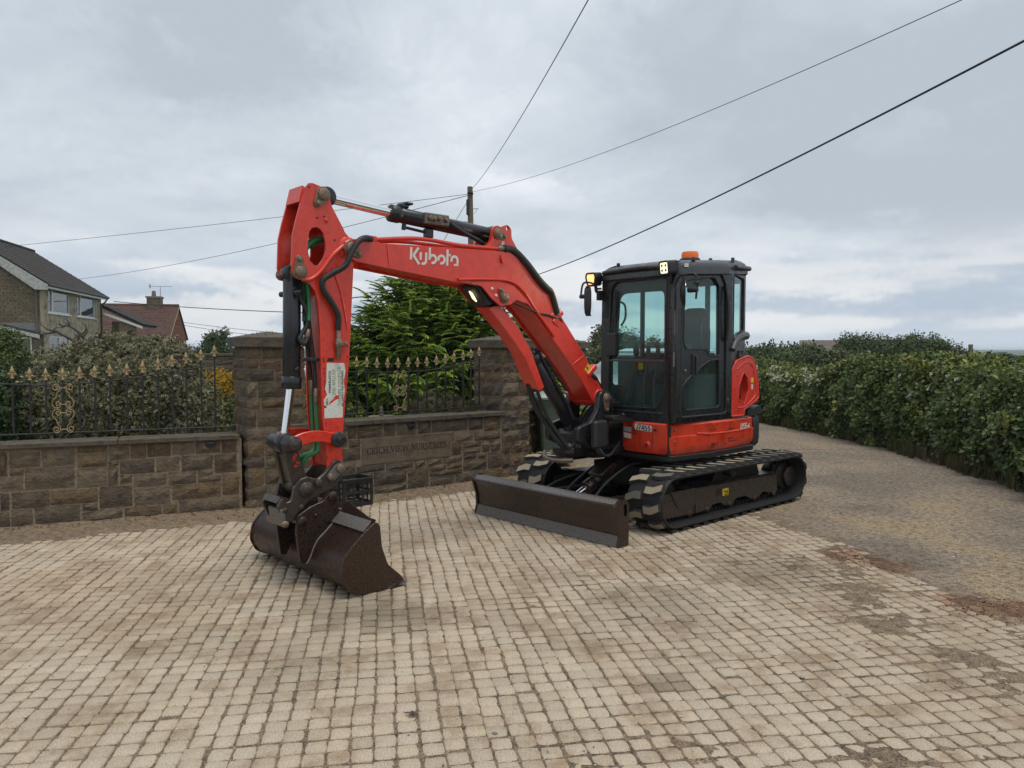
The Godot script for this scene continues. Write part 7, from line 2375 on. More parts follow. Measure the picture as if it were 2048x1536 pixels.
		if near:
			var leds := MB.new()
			for q in [[-0.024, 0.022], [0.024, 0.022], [-0.024, -0.022], [0.024, -0.022]]: leds.rod(lf * side * Vector3(q[0], q[1], 0.030), lf * side * Vector3(q[0], q[1], 0.0365), 0.014, 10)
			ep("led", leds, M.chrome, lp)
		var fin := MB.new()
		for i in 5: fin.box(lf * Transform3D(Basis(), Vector3(-0.085, -0.05 + i * 0.025, 0)), Vector3(0.06, 0.008, 0.14), 0.002)
		ep("cooling_fins", fin, M.black_plastic, lp)
		ep("bracket", MB.new().tube(curve([at + Vector3(-0.05, -0.06, 0), at + Vector3(-0.06, -0.12, 0), at + Vector3(-0.10, -0.13, 0.02 if near else 0.0)], 3), 0.016, 8), M.black_plastic, lp)
		var sl := SpotLight3D.new()
		sl.name = "work_lamp_beam"
		sl.light_energy = 0.5
		sl.light_color = Color(1.0, 0.93, 0.75) if near else Color(1.0, 0.78, 0.5)
		sl.spot_angle = 50.0
		sl.spot_range = 20.0
		sl.spot_attenuation = 2.0
		sl.light_size = 0.05
		sl.shadow_enabled = true
		exc.add_child(sl)
		sl.position = at + turn * Vector3(0.06, 0, 0)
		sl.basis = Basis.looking_at(turn * Vector3(1, -0.15, 0), Vector3.UP)
	# mirrors
	var mr := ep("mirror", stack(rounded([1.13, -0.13, 0.02, 1.16, -0.115, 0.02, 1.16, -0.215, 0.02, 1.13, -0.205, 0.02]), [[2.00, 0.03], [2.03, 0.006], [2.10, 0.0], [2.24, 0.0], [2.28, 0.006], [2.30, 0.03]]).smooth(60), M.black_plastic)
	ep("mirror_arm", MB.new().tube(curve([Q(1.0, 2.28, -0.12), Q(1.06, 2.28, -0.13), Q(1.10, 2.33, -0.15), Q(1.13, 2.335, -0.24), Q(1.15, 2.24, -0.255), Q(1.15, 2.19, -0.25)], 5), 0.010, 8), M.black_plastic, mr)
	ep("mirror_clamp", MB.new().rod(Q(1.14, 2.20, -0.19), Q(1.15, 2.20, -0.27), 0.022, 10, 0.004).bx(0.99, 1.06, 2.16, 2.26, 0.105, 0.135, 0.006), M.black_plastic, mr)
	var m2 := ep("mirror", MB.new().lathe(PackedVector2Array([Vector2(0.0, -0.045), Vector2(0.07, -0.035), Vector2(0.115, -0.01), Vector2(0.122, 0.004), Vector2(0.0, 0.004)]), Transform3D(Basis(Vector3(0.60, 0, -0.48), Vector3(-0.62, 0, -0.78), Vector3(0, 1.15, 0)), Q(1.01, 2.19, 0.90)), 24), M.black_plastic)
	ep("mirror_glass", MB.new().lathe(PackedVector2Array([Vector2(0.114, 0.0), Vector2(0.114, 0.006), Vector2(0.0, 0.010)]), Transform3D(Basis(Vector3(0.60, 0, -0.48), Vector3(-0.62, 0, -0.78), Vector3(0, 1.15, 0)), Q(1.01, 2.19, 0.90)), 24), M.mirror_glass, m2)
	ep("mirror_arm", MB.new().tube(curve([Q(1.0, 2.26, 0.79), Q(1.01, 2.33, 0.84), Q(1.01, 2.345, 0.92), Q(1.0, 2.345, 1.0), Q(0.99, 2.28, 1.02), Q(0.99, 2.12, 1.01)], 5), 0.010, 8), M.black_plastic, m2)
	ep("mirror_clamp", MB.new().rod(Q(1.0, 2.205, 0.93), Q(0.99, 2.205, 1.025), 0.026, 10, 0.004).rod(Q(0.99, 2.25, 1.015), Q(0.99, 2.28, 1.015), 0.024, 10, 0.004), M.black_plastic, m2)
	# wiper and grab handle at the front pane
	var wp := ep("wiper", MB.new().tube(PackedVector3Array([Q(0.985, 2.26, 0.045), Q(0.992, 1.98, 0.03), Q(1.0, 1.72, 0.01)]), 0.008, 6).bx(0.98, 1.0, 1.95, 2.24, -0.065, -0.045, 0.004), M.black_plastic)
	ep("wiper_motor", MB.new().bx(0.955, 1.035, 1.60, 1.83, -0.09, 0.03, 0.012), M.black_plastic, wp)
	ep("inner_handle", MB.new().tube(curve([Q(0.93, 2.14, 0.08), Q(0.90, 2.10, 0.11), Q(0.90, 1.98, 0.115), Q(0.93, 1.90, 0.085)], 5), 0.011, 8), M.black_plastic, cab)
	# inside: seat, levers, consoles
	var seat := ep("seat", stack(rounded([0.52, 0.10, 0.08, 0.52, 0.58, 0.08, 0.05, 0.56, 0.08, 0.05, 0.12, 0.08]), [[1.32, 0.03], [1.36, 0.0], [1.44, 0.01], [1.47, 0.05]]).smooth(50), M.seat)
	var bk := rounded([0.10, 1.40, 0.08, 0.58, 1.40, 0.08, 0.54, 1.85, 0.2, 0.47, 2.10, 0.10, 0.21, 2.10, 0.10, 0.14, 1.85, 0.2], 7)
	var tilt := Transform3D(Basis(Vector3(0, 0, -1), Vector3(-0.16, 1, 0), Vector3(1, 0, 0)), Vector3(0.36, 0, 0))
	ep("backrest", MB.new().prism(bk, -0.06, 0.07, 0.045, tilt).smooth(50), M.seat, seat)
	part("seat_lettering", words("KUBOTA", 0.036, 0.002), M.cab_grey, seat, tilt * Transform3D(Basis(), Vector3(0.34, 1.97, 0.071)))
	ep("armrest", MB.new().bx(0.15, 0.52, 1.55, 1.63, -0.70, -0.60, 0.03).bx(0.15, 0.52, 1.55, 1.63, -0.08, 0.02, 0.03), M.seat, seat)
	ep("seat_belt", MB.new().tube(curve([Q(0.16, 2.0, 0.56), Q(0.30, 1.9, 0.60), Q(0.28, 1.6, 0.61), Q(0.2, 1.4, 0.60)], 5), 0.012, 6), M.cab_grey, seat)
	var cn := ep("console", MB.new().bx(0.10, 0.62, 1.03, 1.42, -0.72, -0.60, 0.04).bx(0.10, 0.62, 1.03, 1.42, -0.08, 0.08, 0.04), M.cab_grey)
	for w in [0.02, 0.66]:
		ep("joystick", MB.new().rod(Q(0.56, 1.40, w), Q(0.60, 1.62, w), 0.016, 8).rod(Q(0.60, 1.60, w), Q(0.61, 1.72, w), 0.032, 12, 0.012), M.black_plastic, cn)
	for w in [0.28, 0.40]:
		ep("travel_lever", MB.new().tube(curve([Q(0.80, 1.04, w), Q(0.80, 1.30, w), Q(0.74, 1.62, w)], 4), 0.013, 7).rod(Q(0.74, 1.60, w), Q(0.735, 1.70, w), 0.022, 10, 0.006), M.cab_grey, cn)
		ep("pedal", MB.new().box(Transform3D(Basis(Vector3(0, 0, 1), 0.5), Q(0.84, 1.08, w)), Vector3(0.16, 0.015, 0.08), 0.004), M.cab_grey, cn)
	ep("fascia", MB.new().box(Transform3D(Basis(Vector3(0, 0, 1), 0.3), Q(0.66, 1.35, -0.02)), Vector3(0.10, 0.5, 0.10), 0.02), M.cab_grey, cn)
	ep("seat_base", MB.new().bx(0.1, 0.48, 1.03, 1.34, -0.54, -0.14, 0.03), M.cab_grey, cn)
	ep("safety_tag", MB.new().bx(0.70, 0.715, 1.46, 1.53, -0.19, -0.13, 0.003), M.yellow_decal, cn)


func stroke(mb: MB, pts: Array, wd: float):
	# a flat ribbon along a line of points in x, y, a little proud of z = 0
	for i in pts.size() - 1:
		var a: Vector2 = pts[i]
		var b: Vector2 = pts[i + 1]
		var d := (b - a).normalized()
		var n := Vector2(-d.y, d.x) * wd * 0.5
		var e := d * (wd * 0.12 if i > 0 else 0.0)
		var f := d * (wd * 0.12 if i < pts.size() - 2 else 0.0)
		mb.prism(PackedVector2Array([a - e - n, b + f - n, b + f + n, a - e + n]), -0.001, 0.0022 + 0.00012 * (i % 2))


func arc(cx: float, cy: float, r: float, a0: float, a1: float, k := 8) -> Array:
	var out := []
	for i in k + 1:
		var a := deg_to_rad(lerpf(a0, a1, float(i) / k))
		out.append(Vector2(cx + r * cos(a), cy + r * sin(a)))
	return out


func boom_lettering() -> ArrayMesh:
	# six letters, one unit high, drawn with the open strokes of the photograph
	var mb := MB.new()
	var w := 0.20
	stroke(mb, [Vector2(0.10, 1.30), Vector2(0.10, 0.34)], w)
	stroke(mb, [Vector2(0.78, 1.30), Vector2(0.33, 0.68), Vector2(0.88, 0.0)], w)
	stroke(mb, [Vector2(1.0, 0.95), Vector2(1.0, 0.36)], w)
	stroke(mb, [Vector2(1.52, 0.95), Vector2(1.52, 0.32)] + arc(1.27, 0.30, 0.25, 0, -125), w)
	stroke(mb, [Vector2(1.86, 1.36), Vector2(1.86, 0.40)], w)
	stroke(mb, arc(2.17, 0.46, 0.31, 150, -110, 12), w)
	stroke(mb, arc(3.02, 0.46, 0.31, 200, 40, 8) + arc(3.02, 0.46, 0.31, 20, -110, 6), w)
	stroke(mb, [Vector2(3.60, 1.30), Vector2(3.60, 0.0)], w)
	stroke(mb, [Vector2(3.62, 0.86), Vector2(3.92, 0.86)], w)
	stroke(mb, arc(4.32, 0.46, 0.31, 205, 0, 10) + [Vector2(4.63, 0.10)], w)
	stroke(mb, [Vector2(4.73, 0.08), Vector2(4.28, 0.08)], 0.16)
	return mb.mesh()


func build_boom():
	var bp := PackedVector2Array([Vector2(4.085, 2.39), Vector2(4.07, 2.435), Vector2(4.03, 2.458), Vector2(3.95, 2.465), Vector2(3.85, 2.468), Vector2(3.77, 2.452), Vector2(3.2, 2.475), Vector2(2.64, 2.495), Vector2(2.48, 2.495), Vector2(2.35, 2.44), Vector2(2.16, 2.30), Vector2(2.04, 2.20), Vector2(1.94, 2.07), Vector2(1.53, 1.61), Vector2(1.30, 1.30), Vector2(1.225, 1.215), Vector2(1.245, 1.13), Vector2(1.33, 1.11), Vector2(1.41, 1.16), Vector2(1.57, 1.37), Vector2(1.90, 1.70), Vector2(2.22, 2.00), Vector2(2.35, 2.105), Vector2(2.50, 2.165), Vector2(2.75, 2.19), Vector2(3.10, 2.205), Vector2(3.78, 2.275), Vector2(3.98, 2.298), Vector2(4.06, 2.335)])
	var bm := ep("boom", up(bp, 0.128, 0.148, 0.004), M.paint)
	bm.set_meta("label", "long curved red boom with the maker's name on its side")
	ep("far_cheek", up(bp, -0.148, -0.128, 0.004), M.paint, bm)
	var inner := PackedVector2Array([Vector2(3.80, 2.295), Vector2(3.80, 2.438), Vector2(3.2, 2.460), Vector2(2.64, 2.478), Vector2(2.49, 2.476), Vector2(2.36, 2.424), Vector2(2.17, 2.284), Vector2(2.055, 2.185), Vector2(1.955, 2.058), Vector2(1.545, 1.60), Vector2(1.30, 1.27), Vector2(1.25, 1.21), Vector2(1.26, 1.145), Vector2(1.33, 1.13), Vector2(1.40, 1.175), Vector2(1.555, 1.385), Vector2(1.885, 1.715), Vector2(2.205, 2.015), Vector2(2.34, 2.122), Vector2(2.495, 2.182), Vector2(2.75, 2.206), Vector2(3.10, 2.221)])
	ep("boom_box", up(inner, -0.129, 0.129), M.paint, bm)
	ep("weld_seam", MB.new().tube(PackedVector3Array([Q(3.72, 2.445, 0.149), Q(3.70, 2.29, 0.149)]), 0.006, 5).tube(PackedVector3Array([Q(1.555, 1.60, 0.149), Q(1.70, 1.52, 0.149)]), 0.006, 5), M.paint, bm)
	ep("foot_boss", pinw(1.315, 1.20, -0.16, 0.16, 0.085, 0.008), M.paint, bm)
	part("lettering", boom_lettering(), M.logo_white, bm, Transform3D(Basis(Vector3(-0.100, 0.0035, 0.0), Vector3(-0.004, 0.098, 0), Vector3(0, 0, -1)), Q(3.515, 2.318, 0.148)))
	# the lug below that takes the lift ram, with its curved edge
	var lug := rounded([2.95, 2.205, 0.02, 2.80, 2.185, 0.08, 2.70, 2.09, 0.05, 2.60, 2.03, 0.05, 2.49, 2.045, 0.05, 2.42, 2.09, 0.05, 2.28, 2.06, 0.05, 2.18, 1.975, 0.02, 2.30, 2.10, 0.1, 2.45, 2.21, 0.1, 2.65, 2.235, 0.1])
	for s in [-1.0, 1.0]: ep("lift_lug", up(lug, 0.150 * s if s > 0 else -0.165, 0.165 if s > 0 else -0.150, 0.003), M.paint, bm)
	ep("bent_edge", MB.new().tube(curve([Q(3.05, 2.225, 0.158), Q(2.75, 2.245, 0.163), Q(2.50, 2.245, 0.165), Q(2.34, 2.17, 0.165), Q(2.20, 2.02, 0.164), Q(1.95, 1.78, 0.158)], 6), 0.012, 7), M.paint, bm)
	for q in [[2.70, 2.17], [2.655, 2.115]]: ep("lug_bolt", pinw(q[0], q[1], 0.15, 0.175, 0.012, 0.003), M.logo_white, bm)
	# ears on top for the arm cylinder
	var ear := rounded([2.78, 2.47, 0.02, 2.665, 2.58, 0.06, 2.64, 2.69, 0.05, 2.60, 2.715, 0.03, 2.55, 2.705, 0.03, 2.48, 2.735, 0.04, 2.435, 2.70, 0.03, 2.43, 2.62, 0.05, 2.36, 2.53, 0.06, 2.26, 2.36, 0.02, 2.48, 2.46, 0.1])
	for s in [-1.0, 1.0]:
		if s > 0: ep("cylinder_ear", MB.new().plate(ear, [ellipse(2.475, 2.70, 0.020, 0.022, 14)], -0.115, -0.085), M.paint, bm)
		else: ep("cylinder_ear", up(ear, -0.115, -0.085, 0.003), M.paint, bm)
	ep("ear_plate", up(poly([2.70, 2.56, 2.74, 2.50, 2.30, 2.40, 2.37, 2.52]), -0.086, 0.086), M.black_plastic, bm)
	ep("sticker", up(poly([2.545, 2.585, 2.515, 2.585, 2.515, 2.545, 2.545, 2.545]), 0.115, 0.1165), M.white_decal, bm)
	ep("eyelet", MB.new().tube(curve([Q(2.585, 2.46, 0.152), Q(2.58, 2.41, 0.16), Q(2.565, 2.40, 0.16), Q(2.56, 2.425, 0.152)], 4), 0.008, 6), M.paint, bm)
	ep("warning_sticker", up(poly([1.535, 1.475, 1.475, 1.42, 1.425, 1.475, 1.485, 1.53].map(func(x): return x)), 0.148, 0.1498), M.yellow_decal, bm)
	ep("sticker_print", MB.new().tube(PackedVector3Array([Q(1.512, 1.50, 0.1502), Q(1.49, 1.485, 0.1502), Q(1.505, 1.475, 0.1502)]), 0.006, 5), M.black_print, bm)
	# pins
	pin_head(4.03, 2.39, 3.965, 2.352, 0.150, 0.05)
	pin_head(2.59, 2.645, 2.525, 2.628, 0.117, 0.045)
	pin_head(2.56, 2.10, 2.605, 2.158, 0.167, 0.042)
	pin_head(1.315, 1.20, 1.315, 1.09, 0.227, 0.045)
	# red pipes and black hoses along the boom
	ep("pipe", MB.new().tube(curve([Q(3.83, 2.475, 0.10), Q(3.5, 2.515, 0.12), Q(3.3, 2.52, 0.13), Q(3.0, 2.505, 0.135), Q(2.60, 2.515, 0.135)], 6), 0.017, 8), M.paint)
	ep("pipe", MB.new().tube(curve([Q(3.80, 2.47, 0.06), Q(3.5, 2.492, 0.08), Q(3.0, 2.49, 0.09), Q(2.60, 2.51, 0.095)], 6), 0.015, 8), M.paint)
	ep("pipe_clamp", MB.new().bx(3.80, 3.88, 2.455, 2.50, -0.15, -0.05, 0.008), M.paint)
	ep("fitting", MB.new().rod(Q(2.61, 2.515, 0.135), Q(2.53, 2.52, 0.137), 0.024, 10, 0.004).rod(Q(2.57, 2.55, 0.10), Q(2.55, 2.51, 0.13), 0.02, 8, 0.003), M.pin_steel)
	ep("hose", MB.new().tube(curve([Q(2.54, 2.52, 0.137), Q(2.44, 2.515, 0.14), Q(2.30, 2.42, 0.15), Q(2.14, 2.275, 0.155), Q(2.04, 2.205, 0.155), Q(1.985, 2.17, 0.15), Q(1.93, 2.05, 0.145), Q(1.905, 1.99, 0.14)], 6), 0.034, 10), M.hose)
	ep("hose", MB.new().tube(curve([Q(2.42, 2.56, 0.0), Q(2.26, 2.47, 0.02), Q(2.12, 2.33, 0.03), Q(2.03, 2.22, 0.04), Q(1.97, 2.12, 0.05)], 6), 0.030, 10), M.hose)
	ep("fitting", MB.new().rod(Q(1.91, 2.00, 0.14), Q(1.87, 1.94, 0.135), 0.026, 10, 0.004), M.pin_steel)
	ep("pipe", MB.new().tube(curve([Q(1.89, 1.985, 0.11), Q(1.72, 1.79, 0.10), Q(1.60, 1.645, 0.10), Q(1.545, 1.585, 0.105), Q(1.50, 1.50, 0.11), Q(1.44, 1.425, 0.115)], 5), 0.018, 8), M.paint)
	ep("pipe", MB.new().tube(curve([Q(1.89, 1.985, 0.05), Q(1.70, 1.79, 0.03), Q(1.55, 1.63, 0.02), Q(1.44, 1.46, 0.02)], 5), 0.016, 8), M.paint)
	ep("pipe_clamp", MB.new().box(Transform3D(Basis(Vector3(0, 0, 1), 0.85), Q(1.895, 1.955, 0.11)), Vector3(0.05, 0.16, 0.10), 0.008).box(Transform3D(Basis(Vector3(0, 0, 1), 0.85), Q(1.93, 1.93, 0.15)), Vector3(0.14, 0.04, 0.012), 0.004), M.paint)
	ep("pipe_clamp", MB.new().box(Transform3D(Basis(Vector3(0, 0, 1), 0.9), Q(1.435, 1.46, 0.13)), Vector3(0.05, 0.15, 0.07), 0.008), M.paint)
	ep("hose", MB.new().tube(curve([Q(1.46, 1.45, 0.12), Q(1.40, 1.40, 0.15), Q(1.33, 1.36, 0.12), Q(1.2, 1.22, 0.10), Q(1.08, 1.06, 0.10)], 6), 0.022, 8), M.hose)
	ep("hose", MB.new().tube(curve([Q(1.45, 1.44, 0.04), Q(1.36, 1.42, 0.03), Q(1.22, 1.30, 0.03), Q(1.05, 1.10, 0.02)], 6), 0.022, 8), M.hose)
	ep("lamp_wire", MB.new().tube(curve([Q(2.46, 2.07, 0.155), Q(2.30, 2.02, 0.17), Q(2.16, 1.985, 0.165), Q(2.02, 1.97, 0.158), Q(1.92, 1.945, 0.155), Q(1.86, 1.94, 0.15), Q(1.78, 1.82, 0.12), Q(1.62, 1.64, 0.10), Q(1.50, 1.47, 0.10)], 6), 0.009, 6), M.hose)
	# arm cylinder on top
	hydraulic("arm_cylinder", Q(4.15, 2.762, 0), Q(3.585, 2.715, 0), Q(2.575, 2.648, 0), 0.036, 0.060, M.barrel)
	ep("cylinder_port", MB.new().bx(3.43, 3.52, 2.765, 2.80, -0.03, 0.03, 0.01).rod(Q(3.49, 2.76, 0), Q(3.49, 2.79, 0), 0.028, 12, 0.004).bx(3.40, 3.47, 2.795, 2.812, -0.04, 0.04, 0.004), M.barrel)
	var vb := ep("valve_block", MB.new().bx(3.08, 3.32, 2.655, 2.745, -0.085, -0.04, 0.006), M.scraped_steel)
	for q in [[3.28, 2.70], [3.24, 2.70], [3.19, 2.705], [3.12, 2.70]]: ep("valve", pinw(q[0], q[1], 0.08, 0.115, 0.018, 0.004), M.pin_steel, vb)
	ep("cylinder_pipe", MB.new().tube(curve([Q(3.05, 2.68, 0.06), Q(2.9, 2.62, 0.062), Q(2.75, 2.575, 0.06), Q(2.66, 2.545, 0.04)], 5), 0.02, 8), M.barrel)
	ep("stay", MB.new().rod(Q(3.47, 2.62, 0.0), Q(3.20, 2.595, 0.0), 0.012, 8).bx(3.19, 3.27, 2.56, 2.63, -0.02, 0.02, 0.005).rod(Q(3.47, 2.60, 0), Q(3.46, 2.665, 0), 0.018, 8), M.barrel)
	# lift cylinder and its guard
	hydraulic("lift_cylinder", Q(2.54, 2.095, 0), Q(2.08, 1.60, 0), Q(1.545, 0.93, 0), 0.034, 0.068, M.barrel)
	ep("cylinder_pipe", MB.new().tube(curve([Q(2.06, 1.64, 0.07), Q(1.9, 1.42, 0.075), Q(1.68, 1.13, 0.075), Q(1.60, 1.0, 0.07)], 5), 0.016, 8).tube(curve([Q(2.07, 1.68, 0.03), Q(1.96, 1.58, 0.06), Q(1.7, 1.27, 0.08)], 4), 0.012, 7), M.barrel)
	ep("fitting", MB.new().rod(Q(2.03, 1.63, 0.05), Q(2.0, 1.585, 0.085), 0.02, 8, 0.003).rod(Q(1.74, 1.27, 0.06), Q(1.71, 1.25, 0.1), 0.018, 8, 0.003), M.pin_steel)
	var gd := ep("ram_guard", up(rounded([2.66, 2.025, 0.01, 2.55, 2.035, 0.01, 2.34, 1.86, 0.15, 2.19, 1.66, 0.15, 2.02, 1.32, 0.005, 2.06, 1.30, 0.01, 2.24, 1.62, 0.15, 2.40, 1.80, 0.15]), -0.10, 0.10, 0.006), M.paint)
	ep("guard_flange", up(rounded([2.68, 2.01, 0.01, 2.64, 2.03, 0.01, 2.385, 1.79, 0.15, 2.225, 1.60, 0.15, 2.045, 1.295, 0.004, 2.085, 1.29, 0.004, 2.26, 1.585, 0.15, 2.42, 1.76, 0.15]), 0.085, 0.105, 0.004), M.paint, gd)
	ep("lift_hose", MB.new().tube(curve([Q(2.08, 1.35, -0.05), Q(1.98, 1.12, -0.05), Q(1.88, 0.98, -0.02), Q(1.78, 0.80, 0.05), Q(1.68, 0.72, 0.08), Q(1.58, 0.78, 0.10)], 6), 0.026, 8).tube(curve([Q(2.02, 1.3, 0.0), Q(1.90, 1.04, 0.02), Q(1.78, 0.84, 0.08), Q(1.70, 0.74, 0.11), Q(1.6, 0.80, 0.12)], 6), 0.016, 8), M.hose)
	# lamp under the bend, lit
	var bl := ep("boom_lamp", MB.new().box(Transform3D(Basis(Vector3(0, 0, 1), -0.75), Q(2.78, 2.135, 0.02)), Vector3(0.05, 0.15, 0.17), 0.015), M.black_plastic)
	var lx := Transform3D(Basis(Vector3(0, 0, 1), -0.62) * Basis(Vector3.UP, -0.5), Q(2.815, 2.11, 0.05))
	ep("lens", MB.new().box(lx, Vector3(0.012, 0.085, 0.13), 0.004), M.lens_white, bl)
	ep("lamp_hood", up(rounded([2.86, 2.20, 0.01, 2.72, 2.20, 0.01, 2.66, 2.05, 0.02, 2.70, 2.03, 0.02, 2.80, 2.17, 0.03]), -0.09, 0.125, 0.005), M.black_plastic, bl)
	var sl := SpotLight3D.new()
	sl.name = "boom_lamp_beam"
	sl.light_energy = 0.4
	sl.light_color = Color(1.0, 0.94, 0.78)
	sl.spot_angle = 48.0
	sl.spot_range = 15.0
	sl.spot_attenuation = 2.0
	sl.light_size = 0.05
	sl.shadow_enabled = true
	exc.add_child(sl)
	sl.position = lx * Vector3(0.03, 0, 0)
	sl.basis = Basis.looking_at(lx.basis * Vector3(1, 0, 0), Vector3(0, 0, 1))


func build_arm():
	var ap := PackedVector2Array([Vector2(4.355, 2.795), Vector2(4.335, 2.818), Vector2(4.305, 2.822), Vector2(4.22, 2.802), Vector2(4.18, 2.77), Vector2(4.17, 2.72), Vector2(4.15, 2.65), Vector2(4.11, 2.58), Vector2(4.05, 2.50), Vector2(3.99, 2.445), Vector2(3.965, 2.385), Vector2(3.985, 2.31), Vector2(4.03, 1.59), Vector2(4.075, 1.17), Vector2(4.09, 1.03), Vector2(4.095, 0.80), Vector2(4.215, 0.80), Vector2(4.225, 0.98), Vector2(4.25, 1.17), Vector2(4.258, 1.59), Vector2(4.262, 1.80), Vector2(4.275, 1.98), Vector2(4.295, 2.07), Vector2(4.335, 2.115), Vector2(4.385, 2.142), Vector2(4.43, 2.148), Vector2(4.462, 2.185), Vector2(4.472, 2.24), Vector2(4.462, 2.44), Vector2(4.435, 2.55), Vector2(4.375, 2.755)])
	var hole := PackedVector2Array([Vector2(4.335, 2.485), Vector2(4.315, 2.51), Vector2(4.28, 2.52), Vector2(4.25, 2.51), Vector2(4.225, 2.48), Vector2(4.212, 2.42), Vector2(4.212, 2.35), Vector2(4.23, 2.30), Vector2(4.265, 2.255), Vector2(4.30, 2.25), Vector2(4.335, 2.28), Vector2(4.35, 2.36), Vector2(4.345, 2.44)])
	var a := ep("arm", MB.new().plate(ap, [hole], -0.118, -0.100), M.faded_paint)
	a.set_meta("label", "upright red arm with an oval hole and a torn white decal")
	ep("far_cheek", MB.new().plate(ap, [hole], 0.100, 0.118), M.faded_paint, a)
	ep("lower_box", up(PackedVector2Array([Vector2(4.0, 2.10), Vector2(4.045, 1.59), Vector2(4.09, 1.17), Vector2(4.105, 0.82), Vector2(4.20, 0.82), Vector2(4.212, 0.98), Vector2(4.235, 1.17), Vector2(4.243, 1.59), Vector2(4.247, 1.80), Vector2(4.255, 2.02), Vector2(4.20, 2.15)]), -0.101, 0.101), M.faded_paint, a)
	ep("web", up(poly([4.36, 2.78, 4.33, 2.80, 4.22, 2.785, 4.16, 2.70, 4.05, 2.52, 4.07, 2.515, 4.18, 2.685, 4.23, 2.765, 4.345, 2.765]), -0.101, 0.101), M.faded_paint, a)
	ep("head_plate", up(poly([4.36, 2.79, 4.39, 2.68, 4.405, 2.685, 4.375, 2.80]), -0.101, 0.101), M.faded_paint, a)
	ep("pressed_rib", MB.new().tube(curve([Q(4.05, 2.42, 0.119), Q(4.16, 2.33, 0.122), Q(4.25, 2.215, 0.122), Q(4.33, 2.15, 0.122), Q(4.40, 2.145, 0.12)], 6), 0.020, 8, 0.014).tube(curve([Q(4.165, 2.25, 0.119), Q(4.10, 2.08, 0.12), Q(4.06, 1.90, 0.12), Q(4.045, 1.80, 0.118)], 5), 0.007, 6), M.faded_paint, a)
	ep("pivot_boss", pinw(4.03, 2.39, -0.126, 0.127, 0.085, 0.006), M.faded_paint, a)
	for q in [[4.22, 2.60], [4.275, 2.585], [4.14, 2.44], [4.245, 2.71], [4.335, 2.79]]: ep("bolt_hole", pinw(q[0], q[1], 0.10, 0.1192, 0.008, 0.0), M.black_print, a)
	ep("boss", pinw(4.205, 2.575, 0.11, 0.126, 0.018, 0.004), M.faded_paint, a)
	pin_head(4.232, 2.752, 4.275, 2.685, 0.119, 0.05)
	pin_head(4.412, 2.195, 4.418, 2.283, 0.119, 0.048)
	# torn decal with its print, read upwards
	var r := RandomNumberGenerator.new()
	r.seed = 31
	var dp := PackedVector2Array([Vector2(4.212, 1.563), Vector2(4.072, 1.560), Vector2(4.062, 1.50), Vector2(4.078, 1.43), Vector2(4.070, 1.36), Vector2(4.084, 1.27), Vector2(4.090, 1.165), Vector2(4.235, 1.166), Vector2(4.236, 1.235), Vector2(4.212, 1.245), Vector2(4.236, 1.262), Vector2(4.238, 1.30), Vector2(4.220, 1.325), Vector2(4.212, 1.335), Vector2(4.228, 1.375), Vector2(4.216, 1.43)])
	var tear := PackedVector2Array([Vector2(4.205, 1.255), Vector2(4.19, 1.285), Vector2(4.165, 1.300), Vector2(4.14, 1.33), Vector2(4.118, 1.322), Vector2(4.112, 1.30), Vector2(4.14, 1.296), Vector2(4.17, 1.278)])
	var dc := ep("decal", MB.new().plate(dp, [tear], -0.1196, -0.1175), M.white_decal, a)
	var tb := Basis(Vector3(0, 1, 0), Vector3(1, 0, 0), Vector3(0, 0, -1))
	for q in [["POWERLATCH", 0.024, 4.190, 1.425, M.black_print], ["LINE-MILLER", 0.036, 4.158, 1.415, M.green_print], ["THUMB COUPLER", 0.036, 4.112, 1.395, M.green_print], ["NO SAFETY PIN REQUIRED", 0.021, 4.088, 1.375, M.black_print], ["HILL", 0.024, 4.213, 1.285, M.black_print]]:
		var t := words(q[0], q[1] * 0.72, 0.001, q[4] == M.black_print)
		part("lettering", t, q[4], dc, Transform3D(tb, Q(q[2], q[3], 0.1202)))
	ep("old_label", up(poly([4.20, 1.598, 4.155, 1.598, 4.155, 1.572, 4.215, 1.572]), 0.1175, 0.1192), M.black_print, a)
	# chipped paint down to primer and rust along the edges
	var ch := MB.new()
	for i in 60:
		var y := r.randf_range(0.85, 1.75)
		var u := lerpf(4.24, 4.215, (1.75 - y) / 0.9) if r.randf() < 0.5 else lerpf(4.035, 4.095, (1.75 - y) / 0.9)
		var s := r.randf_range(0.002, 0.007)
		up(poly([u - s, y, u, y - s * 1.6, u + s, y + s * 0.5, u, y + s * 1.4]), 0.117, 0.1187, 0, ch)
	tag(ep("paint_chips", ch, M.brown_frame, a), "", "", "", "stuff")
	# hoses: one black over the joint, green sleeved ones inside and down the front
	ep("hose", MB.new().tube(curve([Q(3.86, 2.47, 0.16), Q(3.93, 2.47, 0.185), Q(4.0, 2.43, 0.20), Q(4.06, 2.33, 0.20), Q(4.10, 2.255, 0.19), Q(4.20, 2.19, 0.165), Q(4.255, 2.145, 0.155), Q(4.25, 2.08, 0.15), Q(4.19, 2.0, 0.15), Q(4.135, 1.91, 0.15), Q(4.13, 1.84, 0.145), Q(4.13, 1.80, 0.14)], 6), 0.022, 10), M.hose)
	var mf := ep("manifold", MB.new().bx(4.055, 4.15, 1.685, 1.715, -0.145, -0.118, 0.004).rod(Q(4.13, 1.81, 0.14), Q(4.13, 1.59, 0.14), 0.017, 12, 0.004).rod(Q(4.13, 1.735, 0.14), Q(4.13, 1.665, 0.14), 0.024, 8, 0.004), M.pin_steel)
	for u in [4.07, 4.145]: ep("bolt", pinw(u, 1.70, 0.14, 0.152, 0.010, 0.002), M.pin_steel, mf)
